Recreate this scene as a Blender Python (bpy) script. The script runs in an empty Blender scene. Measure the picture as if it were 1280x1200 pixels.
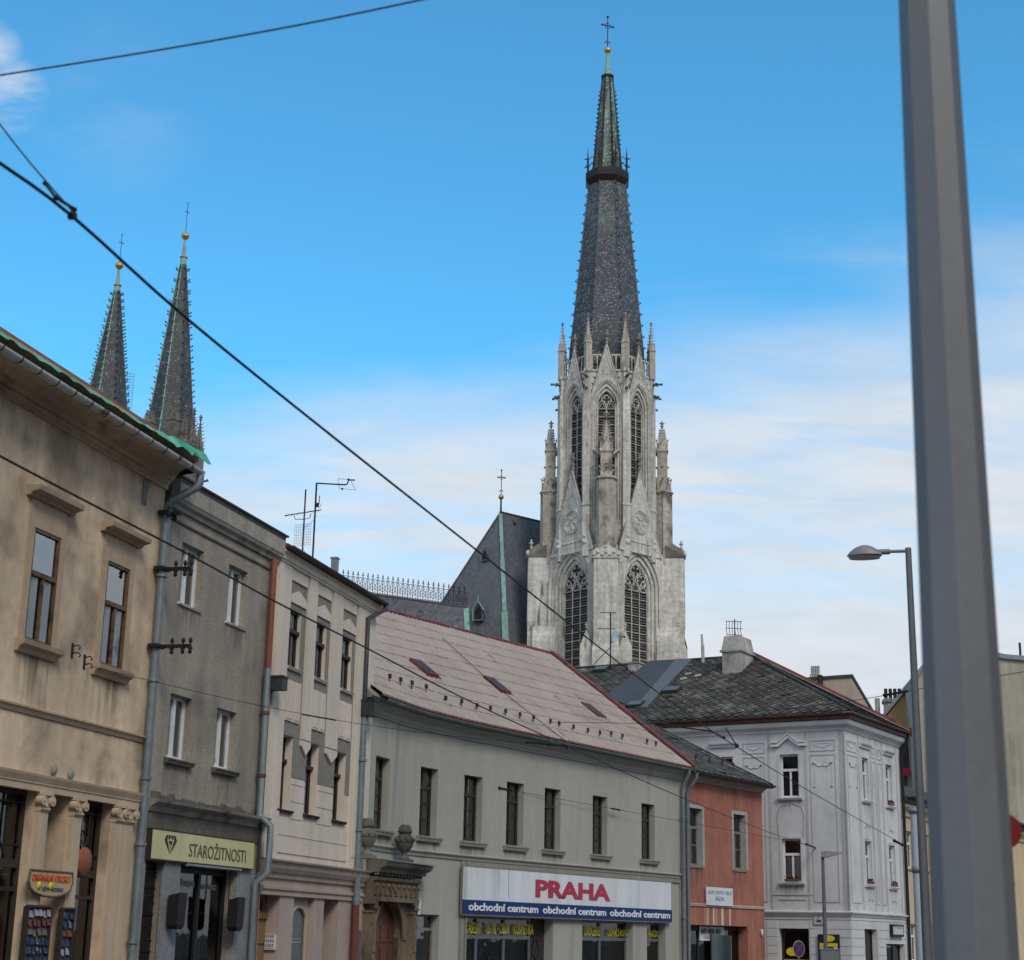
import bpy, bmesh, math, random
from mathutils import Vector, Matrix
random.seed(7)
R = math.radians
C = bpy.context.scene.collection

# ------------------------------------------------------------------ camera model
FPX, PITCH, ROLL = 2037.4, R(15.658), R(1.106)
EYE = Vector((0, 0, 1.65))
_f = Vector((0, math.cos(PITCH), math.sin(PITCH)))
_u = Vector((0, -math.sin(PITCH), math.cos(PITCH)))
RT = Vector((1, 0, 0)) * math.cos(ROLL) + _u * math.sin(ROLL)
UP = -Vector((1, 0, 0)) * math.sin(ROLL) + _u * math.cos(ROLL)
FW = _f

def ray(x, y):
    return RT * ((x - 640) / FPX) - UP * ((y - 600) / FPX) + FW

def hitz(x, y, z):
    d = ray(x, y)
    return EYE + d * ((z - EYE.z) / d.z)

def at_dist(x, y, D):
    """point on the ray at horizontal distance D from the eye"""
    d = ray(x, y)
    return EYE + d * (D / math.hypot(d.x, d.y))

class Fac:
    """vertical facade plane: origin on the ground, x along azimuth az, y into the building, z up"""
    def __init__(s, P, az):
        s.P = Vector((P[0], P[1], 0)); s.az = az; a = R(az)
        s.d = Vector((math.sin(a), math.cos(a), 0)); s.i = Vector((-math.cos(a), math.sin(a), 0))
        s.M = Matrix.Translation(s.P) @ Matrix.Rotation(R(90 - az), 4, 'Z')
    def uv(s, x, y, k=0.0):
        d = ray(x, y); t = ((s.P + s.i * k - EYE).dot(s.i)) / d.dot(s.i)
        Q = EYE + d * t
        return (Q - s.P).dot(s.d), Q.z
    def at(s, u, k=0.0, z=0.0):
        return s.P + s.d * u + s.i * k + Vector((0, 0, z))
    def rect(s, xl, xr, yt, yb, k=0.0):
        ym, xm = (yt + yb) / 2, (xl + xr) / 2
        return (s.uv(xl, ym, k)[0], s.uv(xr, ym, k)[0], s.uv(xm, yb, k)[1], s.uv(xm, yt, k)[1])

# ------------------------------------------------------------------ mesh builder
class MB:
    def __init__(s, M=None):
        s.v = []; s.f = []; s.sm = []; s.M = M; s.rnd = None
    def add(s, vs, fs, smooth=False):
        o = len(s.v)
        for p in vs:
            p = Vector(p)
            s.v.append(s.M @ p if s.M else p)
        for f in fs:
            s.f.append([o + i for i in f]); s.sm.append(smooth)
        return s
    def box(s, x0, x1, y0, y1, z0, z1):
        return s.add([(x0,y0,z0),(x1,y0,z0),(x1,y1,z0),(x0,y1,z0),(x0,y0,z1),(x1,y0,z1),(x1,y1,z1),(x0,y1,z1)],
              [(0,3,2,1),(4,5,6,7),(0,1,5,4),(1,2,6,5),(2,3,7,6),(3,0,4,7)])
    def quad(s, a, b, c, d):
        return s.add([a, b, c, d], [(0, 1, 2, 3)])
    def prism(s, pts, y0, y1):
        """polygon of (x,z) extruded from y0 to y1"""
        n = len(pts)
        return s.add([(x, y0, z) for x, z in pts] + [(x, y1, z) for x, z in pts],
              [tuple(range(n)), tuple(range(2*n-1, n-1, -1))] + [(i, i+n, (i+1) % n + n, (i+1) % n) for i in range(n)])
    def prism_z(s, pts, z0, z1):
        n = len(pts)
        return s.add([(x, y, z0) for x, y in pts] + [(x, y, z1) for x, y in pts],
              [tuple(range(n-1, -1, -1)), tuple(range(n, 2*n))] + [(i, (i+1) % n, (i+1) % n + n, i+n) for i in range(n)])
    def tube(s, pts, r, n=8, caps=True):
        pts = [Vector(p) for p in pts]
        rs = r if isinstance(r, (list, tuple)) else [r] * len(pts)
        vs = []; fs = []
        up = Vector((0, 0, 1)); prev = None
        for i, p in enumerate(pts):
            if i == 0: t = pts[1] - p
            elif i == len(pts) - 1: t = p - pts[i-1]
            else: t = (pts[i+1] - p).normalized() + (p - pts[i-1]).normalized()
            t.normalize()
            if prev is None:
                a = t.cross(up)
                if a.length < 1e-3: a = t.cross(Vector((1, 0, 0)))
            else:
                a = prev - t * prev.dot(t)
            a.normalize(); prev = a; b = t.cross(a)
            for k in range(n):
                q = 2 * math.pi * k / n
                vs.append(p + (a * math.cos(q) + b * math.sin(q)) * rs[i])
        for i in range(len(pts) - 1):
            for k in range(n):
                k2 = (k + 1) % n
                fs.append((i*n+k, i*n+k2, (i+1)*n+k2, (i+1)*n+k))
        s.add(vs, fs, True)
        if caps:
            s.add(vs[:n], [tuple(range(n-1, -1, -1))]); s.add(vs[-n:], [tuple(range(n))])
        return s
    def lathe(s, prof, c=(0, 0, 0), n=12, smooth=True, rot=0.0):
        """prof of (radius, z)"""
        vs = []; fs = []
        for r_, z in prof:
            for k in range(n):
                q = 2 * math.pi * k / n + rot
                vs.append((c[0] + r_ * math.cos(q), c[1] + r_ * math.sin(q), c[2] + z))
        for i in range(len(prof) - 1):
            for k in range(n):
                k2 = (k + 1) % n
                fs.append((i*n+k, i*n+k2, (i+1)*n+k2, (i+1)*n+k))
        fs.append(tuple(range(n-1, -1, -1))); m = (len(prof) - 1) * n
        fs.append(tuple(range(m, m + n)))
        return s.add(vs, fs, smooth)
    def sphere(s, c, r, n=12, sz=1.0):
        k = 8
        return s.lathe([(max(1e-4, r * math.sin(math.pi * i / k)), -r * sz * math.cos(math.pi * i / k)) for i in range(k + 1)], c, n)
    def sweep(s, prof, path, cap=True):
        """closed profile of (out, z) swept along a plan path of (x, y); out is to the right of travel"""
        P = [Vector((p[0], p[1])) for p in path]; n = len(prof); vs = []; fs = []
        for i, p in enumerate(P):
            d0 = (P[i] - P[i-1]).normalized() if i else (P[1] - P[0]).normalized()
            d1 = (P[i+1] - P[i]).normalized() if i < len(P) - 1 else d0
            n0 = Vector((d0.y, -d0.x)); n1 = Vector((d1.y, -d1.x)); m = (n0 + n1).normalized(); m /= max(.3, m.dot(n0))
            for o, z in prof:
                vs.append((p.x + m.x * o, p.y + m.y * o, z))
        for i in range(len(P) - 1):
            for k in range(n):
                k2 = (k + 1) % n
                fs.append((i*n+k, (i+1)*n+k, (i+1)*n+k2, i*n+k2))
        if cap:
            fs.append(tuple(range(n))); fs.append(tuple(range(len(P)*n - 1, (len(P)-1)*n - 1, -1)))
        return s.add(vs, fs)
    def obj(s, name, m, parent=None, recalc=True, loc=None, kind=None):
        me = bpy.data.meshes.new(name)
        me.from_pydata([tuple(p) for p in s.v], [], s.f)
        for p, q in zip(me.polygons, s.sm): p.use_smooth = q
        if recalc:
            b = bmesh.new(); b.from_mesh(me); bmesh.ops.recalc_face_normals(b, faces=b.faces[:]); b.to_mesh(me); b.free()
        if s.rnd:
            at = me.attributes.new('rnd', 'FLOAT', 'FACE'); at.data.foreach_set('value', s.rnd)
        me.materials.append(m); me.update()
        o = bpy.data.objects.new(name, me); C.objects.link(o)
        if parent: o.parent = parent
        if loc: o.location = loc
        if kind: o['kind'] = kind
        return o

def tag(o, label, cat, group=None):
    o['label'] = label; o['category'] = cat
    if group: o['group'] = group
    return o

def thing(name, label, cat, M=None, group=None):
    o = bpy.data.objects.new(name, None); C.objects.link(o); o.empty_display_size = .3
    if M is not None: o.matrix_world = M
    return tag(o, label, cat, group)

def dup(o, parent=None):
    c = o.copy(); C.objects.link(c); c.parent = parent
    for ch in list(o.children):
        d = ch.copy(); C.objects.link(d); d.parent = c
        for g in list(ch.children):
            e = g.copy(); C.objects.link(e); e.parent = d
    return c

# ------------------------------------------------------------------ materials
def mat(name, col, rough=.85, metal=0.0, big=(.35, .12), fine=(9, .08), streak=.0, patch=None, bump=.0, bscale=40, rnd=0.0, spec=.3, fleck=None, grime=None, course=None):
    m = bpy.data.materials.new(name); m.use_nodes = True
    nt = m.node_tree; N = nt.nodes; L = nt.links
    bs = N['Principled BSDF']; bs.inputs['Roughness'].default_value = rough; bs.inputs['Metallic'].default_value = metal
    bs.inputs['Specular IOR Level'].default_value = spec
    geo = N.new('ShaderNodeNewGeometry')
    def noise(scale, detail=4, stretch=None, off=0):
        mp = N.new('ShaderNodeMapping'); L.new(geo.outputs['Position'], mp.inputs[0])
        mp.inputs['Location'].default_value = (off, off * .7, off * .3)
        if stretch: mp.inputs['Scale'].default_value = stretch
        t = N.new('ShaderNodeTexNoise'); t.inputs['Scale'].default_value = scale; t.inputs['Detail'].default_value = detail
        L.new(mp.outputs[0], t.inputs['Vector']); return t.outputs['Fac']
    def rng(sock, a, b, lo=.3, hi=.7):
        q = N.new('ShaderNodeMapRange'); q.inputs[1].default_value = lo; q.inputs[2].default_value = hi
        q.inputs[3].default_value = a; q.inputs[4].default_value = b; L.new(sock, q.inputs[0]); return q.outputs[0]
    def mul(a, b):
        q = N.new('ShaderNodeMath'); q.operation = 'MULTIPLY'; L.new(a, q.inputs[0]); L.new(b, q.inputs[1]); return q.outputs[0]
    fac = rng(noise(big[0], 5), 1 - big[1], 1 + big[1])
    if fine[1]: fac = mul(fac, rng(noise(fine[0], 6, off=3), 1 - fine[1], 1 + fine[1]))
    if streak: fac = mul(fac, rng(noise(2.2, 5, (1, 1, .09), 11), 1 - streak, 1 + streak * .5))
    if rnd:
        a = N.new('ShaderNodeAttribute'); a.attribute_name = 'rnd'; fac = mul(fac, rng(a.outputs['Fac'], 1 - rnd, 1 + rnd, 0, 1))
    if course:   # (course height, line share, darkness): horizontal joints and staggered uprights
        sp_ = N.new('ShaderNodeSeparateXYZ'); L.new(geo.outputs['Position'], sp_.inputs[0])
        def m1(op, a, b):
            q = N.new('ShaderNodeMath'); q.operation = op
            for i, v in enumerate((a, b)):
                if isinstance(v, (int, float)): q.inputs[i].default_value = v
                else: L.new(v, q.inputs[i])
            return q.outputs[0]
        zz = m1('DIVIDE', sp_.outputs[2], course[0]); line = m1('LESS_THAN', m1('FRACT', zz, 0), course[1])
        hx_ = m1('DIVIDE', m1('ADD', sp_.outputs[0], m1('MULTIPLY', sp_.outputs[1], .6)), course[0]*2.1); hx_ = m1('ADD', hx_, m1('MULTIPLY', m1('FLOOR', zz, 0), .37)); up_l = m1('LESS_THAN', m1('FRACT', hx_, 0), course[1]*.55)
        fac = mul(fac, m1('SUBTRACT', 1.0, m1('MULTIPLY', m1('MAXIMUM', line, up_l), course[2])))
        wn = N.new('ShaderNodeTexWhiteNoise'); wn.noise_dimensions = '2D'; cbn = N.new('ShaderNodeCombineXYZ'); L.new(m1('FLOOR', zz, 0), cbn.inputs[0]); L.new(m1('FLOOR', hx_, 0), cbn.inputs[1]); L.new(cbn.outputs[0], wn.inputs['Vector'])
        fac = mul(fac, rng(wn.outputs['Value'], 1 - course[3], 1 + course[3], 0, 1))
    rgb = N.new('ShaderNodeRGB'); rgb.outputs[0].default_value = (*col, 1); cs = rgb.outputs[0]
    def mixc(cs, c2, f):
        q = N.new('ShaderNodeMix'); q.data_type = 'RGBA'; q.inputs['B'].default_value = (*c2, 1)
        L.new(f, q.inputs['Factor']); L.new(cs, q.inputs['A']); return q.outputs['Result']
    if patch:   # (colour, scale, threshold, softness, stretch)
        cs = mixc(cs, patch[0], rng(noise(patch[1], 6, patch[4] if len(patch) > 4 else None, 21), 0, 1, patch[2], patch[2] + patch[3]))
    if grime:
        cs = mixc(cs, grime[0], rng(noise(grime[1], 7, grime[4] if len(grime) > 4 else None, 37), 0, 1, grime[2], grime[2] + grime[3]))
    if fleck:   # (colour, scale, threshold)
        cs = mixc(cs, fleck[0], rng(noise(fleck[1], 2, None, 51), 0, 1, fleck[2], fleck[2] + .05))
    vm = N.new('ShaderNodeVectorMath'); vm.operation = 'SCALE'; L.new(cs, vm.inputs[0]); L.new(fac, vm.inputs['Scale'])
    L.new(vm.outputs[0], bs.inputs['Base Color'])
    if bump:
        b = N.new('ShaderNodeBump'); b.inputs['Strength'].default_value = bump; b.inputs['Distance'].default_value = .02
        L.new(noise(bscale, 5, off=5), b.inputs['Height']); L.new(b.outputs[0], bs.inputs['Normal'])
    return m

def glass_mat(name, tint, ior, rough=.015):
    m = bpy.data.materials.new(name); m.use_nodes = True; nt = m.node_tree; N = nt.nodes; L = nt.links
    N.remove(N['Principled BSDF']); out = N['Material Output']
    t = N.new('ShaderNodeBsdfTransparent'); t.inputs[0].default_value = (*tint, 1)
    g = N.new('ShaderNodeBsdfGlossy'); g.inputs['Roughness'].default_value = rough; g.inputs[0].default_value = (.95, .95, .95, 1)
    fr = N.new('ShaderNodeFresnel'); fr.inputs[0].default_value = ior
    geo = N.new('ShaderNodeNewGeometry'); tx = N.new('ShaderNodeTexNoise'); tx.inputs['Scale'].default_value = 1.3
    L.new(geo.outputs['Position'], tx.inputs['Vector'])
    b = N.new('ShaderNodeBump'); b.inputs['Strength'].default_value = .06; b.inputs['Distance'].default_value = .05
    L.new(tx.outputs['Fac'], b.inputs['Height']); L.new(b.outputs[0], g.inputs['Normal'])
    mx = N.new('ShaderNodeMixShader'); L.new(fr.outputs[0], mx.inputs[0]); L.new(t.outputs[0], mx.inputs[1]); L.new(g.outputs[0], mx.inputs[2])
    L.new(mx.outputs[0], out.inputs['Surface']); return m

V3 = (1, 1, .25)
M = {}
M['beige'] = mat('beige_plaster', (.66, .50, .35), .95, big=(.35, .16), fine=(5, .10), streak=.20, patch=((.38, .285, .2), .8, .50, .16), grime=((.36, .32, .275), .7, .66, .05), bump=.35, bscale=14)
M['beige_trim'] = mat('beige_trim_plaster', (.54, .415, .29), .9, big=(.6, .10), fine=(8, .06), streak=.12, bump=.15)
M['beige_brown'] = mat('brown_beige_surround', (.43, .32, .225), .9, big=(.8, .1), fine=(8, .08), streak=.12, bump=.15)
M['cornice_brown'] = mat('dirty_cornice_plaster', (.56, .42, .29), .95, big=(.5, .2), fine=(6, .12), patch=((.2, .15, .11), .9, .57, .15, (1, 1, 3)), bump=.2)
M['grey'] = mat('grey_roughcast', (.34, .292, .238), .98, big=(.5, .14), fine=(20, .16), streak=.18, patch=((.15, .132, .112), .5, .50, .22), bump=.9, bscale=30)
M['grey_trim'] = mat('stained_concrete', (.33, .30, .26), .95, big=(.8, .16), fine=(9, .14), streak=.2, patch=((.16, .14, .12), 1.3, .55, .12), bump=.4, bscale=20)
M['grey_dark'] = mat('dark_stained_plaster', (.135, .118, .10), .95, big=(.8, .18), fine=(9, .14), streak=.2, bump=.3)
M['pink'] = mat('cream_pink_plaster', (.67, .575, .48), .92, big=(.5, .07), fine=(7, .05), streak=.10, bump=.12)
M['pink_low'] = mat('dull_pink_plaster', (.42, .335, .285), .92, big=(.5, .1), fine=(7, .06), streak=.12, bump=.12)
M['rough'] = mat('grey_pebble_dash', (.26, .238, .205), .98, big=(.8, .1), fine=(34, .35), bump=1.0, bscale=45)
M['praha'] = mat('grey_green_plaster', (.375, .36, .32), .93, big=(.25, .06), fine=(5, .04), streak=.06, bump=.1, bscale=20, grime=((.27, .255, .22), 1.3, .60, .16, (1, 1, .10)))
M['praha_trim'] = mat('grey_stone_trim', (.27, .25, .215), .93, big=(.8, .12), fine=(9, .1), streak=.1, bump=.2)
M['salmon'] = mat('salmon_plaster', (.37, .150, .108), .93, big=(.6, .14), fine=(6, .08), streak=.22, patch=((.29, .105, .076), .7, .52, .2), grime=((.45, .26, .2), 1.6, .66, .1, (1, 1, .2)), bump=.15)
M['blue'] = mat('pale_blue_grey_plaster', (.60, .59, .59), .93, big=(.5, .09), fine=(5, .06), streak=.05, patch=((.47, .46, .45), .55, .54, .2), bump=.12)
M['blue_trim'] = mat('pale_blue_trim', (.63, .62, .62), .9, big=(.6, .08), fine=(8, .06), streak=.05, bump=.08)
M['stone'] = mat('weathered_limestone', (.58, .55, .50), .95, big=(.10, .08), fine=(2.4, .18), streak=.26, patch=((.42, .375, .325), .38, .56, .12), grime=((.15, .14, .125), 1.1, .625, .09, (1, 1, .14)), bump=.6, bscale=3, course=(.62, .10, .12, .06))
M['stone_dark'] = mat('blackened_limestone', (.19, .172, .15), .95, big=(.2, .2), fine=(1.5, .25), patch=((.08, .075, .07), .4, .5, .2), bump=.6, bscale=3)
M['stone_shop'] = mat('brown_sandstone', (.17, .132, .092), .95, big=(.9, .2), fine=(10, .2), patch=((.09, .07, .05), 1.4, .52, .15), bump=.6, bscale=18)
M['slate'] = mat('spire_slate', (.042, .050, .060), .6, big=(.12, .2), fine=(1.8, .3), patch=((.085, .12, .115), .25, .55, .15, (1, 1, .4)), fleck=((.30, .32, .32), 5.5, .60), bump=.6, bscale=4, spec=.5, course=(.42, .16, .30, .22))
M['slate_green'] = mat('spire_slate_green', (.036, .043, .048), .6, big=(.12, .2), fine=(1.8, .3), patch=((.09, .14, .125), .5, .58, .12, (1, 1, .3)), fleck=((.24, .28, .27), 6.0, .615), bump=.6, bscale=4, spec=.5, course=(.42, .16, .30, .22))
M['slate_patina'] = mat('spire_slate_patina', (.05, .07, .066), .6, big=(.12, .2), fine=(1.8, .3), patch=((.15, .25, .21), .6, .52, .14, (1, 1, .3)), fleck=((.42, .5, .46), 5.0, .60), bump=.6, bscale=4, spec=.5)
M['stone_mid'] = mat('grey_weathered_limestone', (.44, .395, .335), .95, big=(.2, .12), fine=(2.4, .22), streak=.2, patch=((.17, .155, .138), .5, .52, .14), bump=.6, bscale=3)
M['lead'] = mat('dark_lead', (.075, .082, .09), .55, .2, big=(.2, .2), fine=(2, .2), spec=.5)
M['copper'] = mat('copper_patina', (.24, .40, .34), .8, big=(.3, .15), fine=(2.5, .2), patch=((.07, .075, .07), .9, .58, .1, (1, 1, .3)))
M['gold'] = mat('gilded_metal', (.62, .36, .10), .4, .7, big=(.5, .1), fine=(4, .1))
M['iron'] = mat('black_iron', (.022, .02, .02), .6, .3, big=(.5, .1), fine=(6, .1), spec=.4)
M['choir'] = mat('choir_slate', (.098, .108, .122), .55, big=(.12, .16), fine=(2.4, .22), fleck=((.12, .13, .15), 1.8, .66), streak=.15, bump=.5, bscale=5, spec=.5)
M['choir2'] = mat('choir_slate_worn', (.092, .095, .105), .6, big=(.12, .16), fine=(2.4, .3), streak=.3, fleck=((.035, .035, .04), 1.5, .64), bump=.5, bscale=5, spec=.5)
M['louver'] = mat('dark_louvre', (.11, .105, .10), .8, big=(1, .1), fine=(5, .1))
M['zinc'] = mat('zinc_pipe', (.20, .235, .255), .5, .35, big=(.8, .12), fine=(6, .15), streak=.15, spec=.5)
M['zinc_light'] = mat('pale_zinc_gutter', (.48, .475, .455), .5, .3, big=(.8, .12), fine=(6, .15), patch=((.16, .13, .10), 2.5, .6, .06), spec=.5)
M['zinc_dark'] = mat('dark_tin', (.05, .05, .052), .6, .3, big=(.8, .12), fine=(6, .15), spec=.4)
M['pipe_green'] = mat('green_tin_gutter', (.15, .20, .19), .55, .3, big=(.8, .12), fine=(5, .18), patch=((.28, .38, .36), 1.2, .58, .1), spec=.4)
M['eavebrown'] = mat('brown_red_eaves', (.12, .055, .042), .6, .1, big=(.8, .15), fine=(6, .2), patch=((.08, .045, .035), 1.5, .55, .1))
M['rust_pipe'] = mat('red_brown_pipe', (.24, .085, .05), .6, .1, big=(.8, .12), fine=(6, .12), streak=.15)
M['maroon'] = mat('dark_red_pipe_paint', (.15, .045, .035), .6, .0, big=(.8, .12), fine=(6, .12))
M['redtin'] = mat('red_tin_flashing', (.19, .045, .04), .6, .1, big=(.8, .18), fine=(5, .2), patch=((.09, .035, .03), 1.2, .55, .1))
M['pinkroof'] = mat('pale_pink_sheet_roof', (.345, .285, .245), .8, big=(.25, .07), fine=(4, .07), streak=0, rnd=.07, patch=((.29, .23, .195), .6, .52, .2), grime=((.19, .165, .14), 1.3, .64, .10, (1, 1, .5)), bump=.15, bscale=10)
M['tile'] = mat('dark_slate_tiles', (.075, .064, .051), .85, big=(.4, .2), fine=(8, .2), rnd=.38, patch=((.17, .155, .125), .75, .57, .12), fleck=((.40, .39, .36), 7, .67), bump=.4, bscale=20)
M['tile2'] = mat('grey_slate_tiles', (.095, .09, .082), .85, big=(.4, .2), fine=(8, .2), rnd=.42, patch=((.17, .165, .145), .9, .56, .12), bump=.4, bscale=20)
M['mossy'] = mat('mossy_tile_roof', (.035, .03, .018), .95, big=(1, .25), fine=(10, .3), patch=((.045, .055, .02), 2.5, .5, .1), bump=.8, bscale=20)
M['felt'] = mat('grey_roof_sheet', (.06, .062, .065), .7, big=(.5, .1), fine=(5, .1), spec=.4)
M['felt2'] = mat('light_grey_roof_sheet', (.12, .123, .13), .6, big=(.5, .06), fine=(5, .06), spec=.4)
M['net'] = mat('green_netting', (.05, .34, .20), .9, big=(1.5, .25), fine=(16, .25), patch=((.16, .40, .30), 1.2, .52, .1))
M['brownwood'] = mat('brown_window_paint', (.145, .075, .03), .6, big=(1.2, .2), fine=(14, .25), patch=((.055, .035, .02), 3, .52, .1))
M['darkwood'] = mat('dark_window_paint', (.040, .032, .028), .65, big=(1.2, .15), fine=(14, .2))
M['greywood'] = mat('grey_window_paint', (.20, .185, .165), .7, big=(1.2, .15), fine=(14, .2))
M['whitewood'] = mat('white_window_paint', (.70, .71, .73), .6, big=(1.2, .06), fine=(14, .08), patch=((.45, .43, .40), 4, .62, .06))
M['door'] = mat('red_brown_door', (.12, .045, .028), .55, big=(1.2, .15), fine=(8, .2), streak=.2)
M['door2'] = mat('orange_brown_door', (.24, .125, .065), .6, big=(1.2, .15), fine=(8, .2), streak=.2)
M['curtain'] = mat('white_curtain', (.86, .87, .88), .95, big=(1, .05), fine=(20, .05))
M['lace'] = mat('grey_lace_curtain', (.62, .59, .56), .95, big=(1.5, .25), fine=(22, .35))
M['lacedark'] = mat('dim_curtain', (.07, .066, .062), .95, big=(1.5, .3), fine=(22, .35))
M['void'] = mat('dark_interior', (.018, .018, .019), .9, big=(1.2, .3), fine=(5, .3), patch=((.05, .05, .052), 1.6, .56, .1))
M['glass'] = glass_mat('window_glass', (.93, .95, .96), 2.0)
M['glass_bright'] = glass_mat('bright_window_glass', (.97, .98, .99), 3.6)
M['glass_clear'] = glass_mat('clear_window_glass', (.97, .98, .98), 1.45)
M['shopglass'] = glass_mat('shop_glass', (.7, .73, .75), 1.55)
M['shutterglass'] = mat('teal_blind_glass', (.075, .105, .115), .3, big=(1, .1), fine=(3, .1), spec=.5)
M['signwhite'] = mat('white_sign_panel', (.68, .70, .735), .5, big=(.6, .05), fine=(6, .03), streak=.12, grime=((.5, .5, .5), 1.4, .62, .12, (1, 1, .12)))
M['signblue'] = mat('blue_sign_panel', (.010, .036, .14), .7, big=(.6, .05), fine=(6, .03))
M['signred'] = mat('crimson_letters', (.42, .02, .07), .45, big=(.6, .05), fine=(6, .03))
M['lettwhite'] = mat('white_letters', (.75, .76, .78), .5, big=(.6, .03), fine=(6, .02))
M['lettyellow'] = mat('yellow_letters', (.72, .60, .02), .5, big=(.6, .05), fine=(6, .05))
M['lettdark'] = mat('dark_letters', (.02, .02, .025), .6, big=(.6, .05), fine=(6, .05))
M['lettgrey'] = mat('faded_grey_letters', (.30, .31, .33), .7, big=(.9, .15), fine=(20, .3))
M['lettolive'] = mat('olive_letters', (.11, .10, .05), .6, big=(.6, .05), fine=(6, .05))
M['signcream'] = mat('pale_yellow_sign', (.60, .555, .29), .45, big=(.6, .04), fine=(5, .04), streak=.08)
M['signedge'] = mat('bright_yellow_sign_edge', (.58, .62, .06), .45, big=(.6, .05), fine=(5, .05))
M['tansign'] = mat('tan_sign_board', (.52, .37, .18), .6, big=(.9, .08), fine=(7, .06))
M['orangered'] = mat('orange_red_paint', (.55, .09, .03), .6, big=(.9, .1), fine=(7, .1))
M['letterblue'] = mat('dark_blue_paint', (.06, .10, .26), .6, big=(.9, .1), fine=(7, .1))
M['ochreplate'] = mat('orange_plate', (.27, .085, .04), .6, big=(1.5, .15), fine=(10, .15))
M['blue_line'] = mat('grey_stucco_moulding', (.43, .425, .43), .92, big=(.6, .1), fine=(8, .08))
M['greywhite'] = mat('grey_white_surround', (.40, .39, .37), .9, big=(.9, .1), fine=(8, .1), streak=.2)
M['greystone'] = mat('grey_stone_cladding', (.22, .225, .235), .8, big=(2.5, .14), fine=(16, .2), bump=.2)
M['pole'] = mat('grey_pole_paint', (.17, .176, .19), .5, .1, big=(1.2, .06), fine=(22, .05), streak=.10, spec=.4)
M['pole2'] = mat('galvanised_pole', (.14, .15, .165), .5, .3, big=(1.2, .08), fine=(9, .08), spec=.4)
M['polelight'] = mat('pale_blue_pole', (.42, .46, .52), .5, .1, big=(1.2, .06), fine=(9, .06), spec=.4)
M['lamp'] = mat('grey_lamp_housing', (.23, .22, .225), .5, .1, big=(3, .05), fine=(14, .05), spec=.4)
M['lampglass'] = mat('lamp_glass', (.36, .31, .26), .2, big=(3, .1), fine=(9, .1), spec=.6)
M['wire'] = mat('black_wire', (.018, .016, .017), .6, .2, big=(1, .05), fine=(8, .05))
M['wirered'] = mat('brown_wire', (.06, .03, .035), .6, .2, big=(1, .05), fine=(8, .05))
M['chimney'] = mat('rendered_chimney', (.38, .365, .335), .95, big=(.9, .15), fine=(7, .16), streak=.3, patch=((.17, .155, .135), 1.1, .54, .14, (1, 1, .5)), bump=.4)
M['ochre'] = mat('ochre_render', (.36, .225, .115), .95, big=(.25, .12), fine=(2, .06), streak=.1, bump=.1)
M['farbeige'] = mat('far_beige_render', (.43, .345, .265), .95, big=(.2, .07), fine=(1.5, .06), streak=.1)
M['fargrey'] = mat('stained_beige_render', (.40, .36, .29), .95, big=(.2, .1), fine=(1.5, .08), streak=.25, grime=((.2, .19, .16), .5, .6, .1, (1, 1, .15)))
M['cream'] = mat('cream_yellow_render', (.58, .47, .29), .95, big=(.3, .07), fine=(3, .06), streak=.1)
M['awning'] = mat('crimson_awning', (.38, .025, .07), .8, big=(.9, .1), fine=(6, .08))
M['signroadred'] = mat('red_sign_face', (.17, .01, .012), .5, big=(.9, .03), fine=(6, .03))
M['signroadblue'] = mat('blue_sign_face', (.02, .035, .15), .5, big=(.9, .03), fine=(6, .03))
M['signback'] = mat('pale_sign_back', (.55, .56, .57), .5, .2, big=(.9, .05), fine=(6, .05))
M['asphalt'] = mat('asphalt', (.055, .055, .057), .95, big=(.2, .15), fine=(12, .2), bump=.4)
M['paving'] = mat('stone_paving', (.20, .19, .175), .95, big=(.3, .15), fine=(6, .2), bump=.3)
M['earth'] = mat('town_ground', (.12, .115, .10), .98, big=(.05, .2), fine=(1, .2), bump=.3)
M['redflower'] = mat('red_flowers', (.08, .03, .025), .9, big=(4, .3), fine=(30, .4))
M['terra'] = mat('terracotta_box', (.14, .075, .05), .9, big=(2, .1), fine=(14, .1))
M['paper'] = mat('white_paper', (.62, .63, .64), .7, big=(2, .05), fine=(14, .05))
M['blueitem'] = mat('blue_goods', (.025, .04, .085), .7, big=(5, .3), fine=(20, .3), patch=((.22, .24, .28), 6, .56, .04))
M['frost'] = mat('pale_grille', (.30, .30, .30), .7, big=(3, .1), fine=(14, .1))
M['dishwhite'] = mat('white_dish', (.72, .74, .75), .4, big=(3, .03), fine=(14, .03))
M['graffiti'] = mat('black_spray_paint', (.012, .012, .013), .7, big=(3, .1), fine=(14, .1))

# ------------------------------------------------------------------ text
def text_fit(s, x0, x1, z0, z1, y, m, name, parent, bold=0.0, depth=.012):
    cu = bpy.data.curves.new(name, 'FONT'); cu.body = s; cu.size = 1; cu.offset = bold; cu.extrude = .001; cu.resolution_u = 3
    t = bpy.data.objects.new('lettering_source', cu); C.objects.link(t)
    bpy.context.view_layer.update()
    me = bpy.data.meshes.new_from_object(t.evaluated_get(bpy.context.evaluated_depsgraph_get()))
    bpy.data.objects.remove(t)
    xs = [v.co.x for v in me.vertices]; ys = [v.co.y for v in me.vertices]; zs = [v.co.z for v in me.vertices]
    ax, bx, ay, by, az, bz = min(xs), max(xs), min(ys), max(ys), min(zs), max(zs)
    for v in me.vertices:
        p = v.co
        v.co = (x0 + (p.x - ax) / (bx - ax) * (x1 - x0), y - depth * (p.z - az) / max(1e-6, bz - az), z0 + (p.y - ay) / (by - ay) * (z1 - z0))
    me.materials.clear(); me.materials.append(m)
    o = bpy.data.objects.new(name, me); C.objects.link(o); o.parent = parent
    return o

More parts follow.
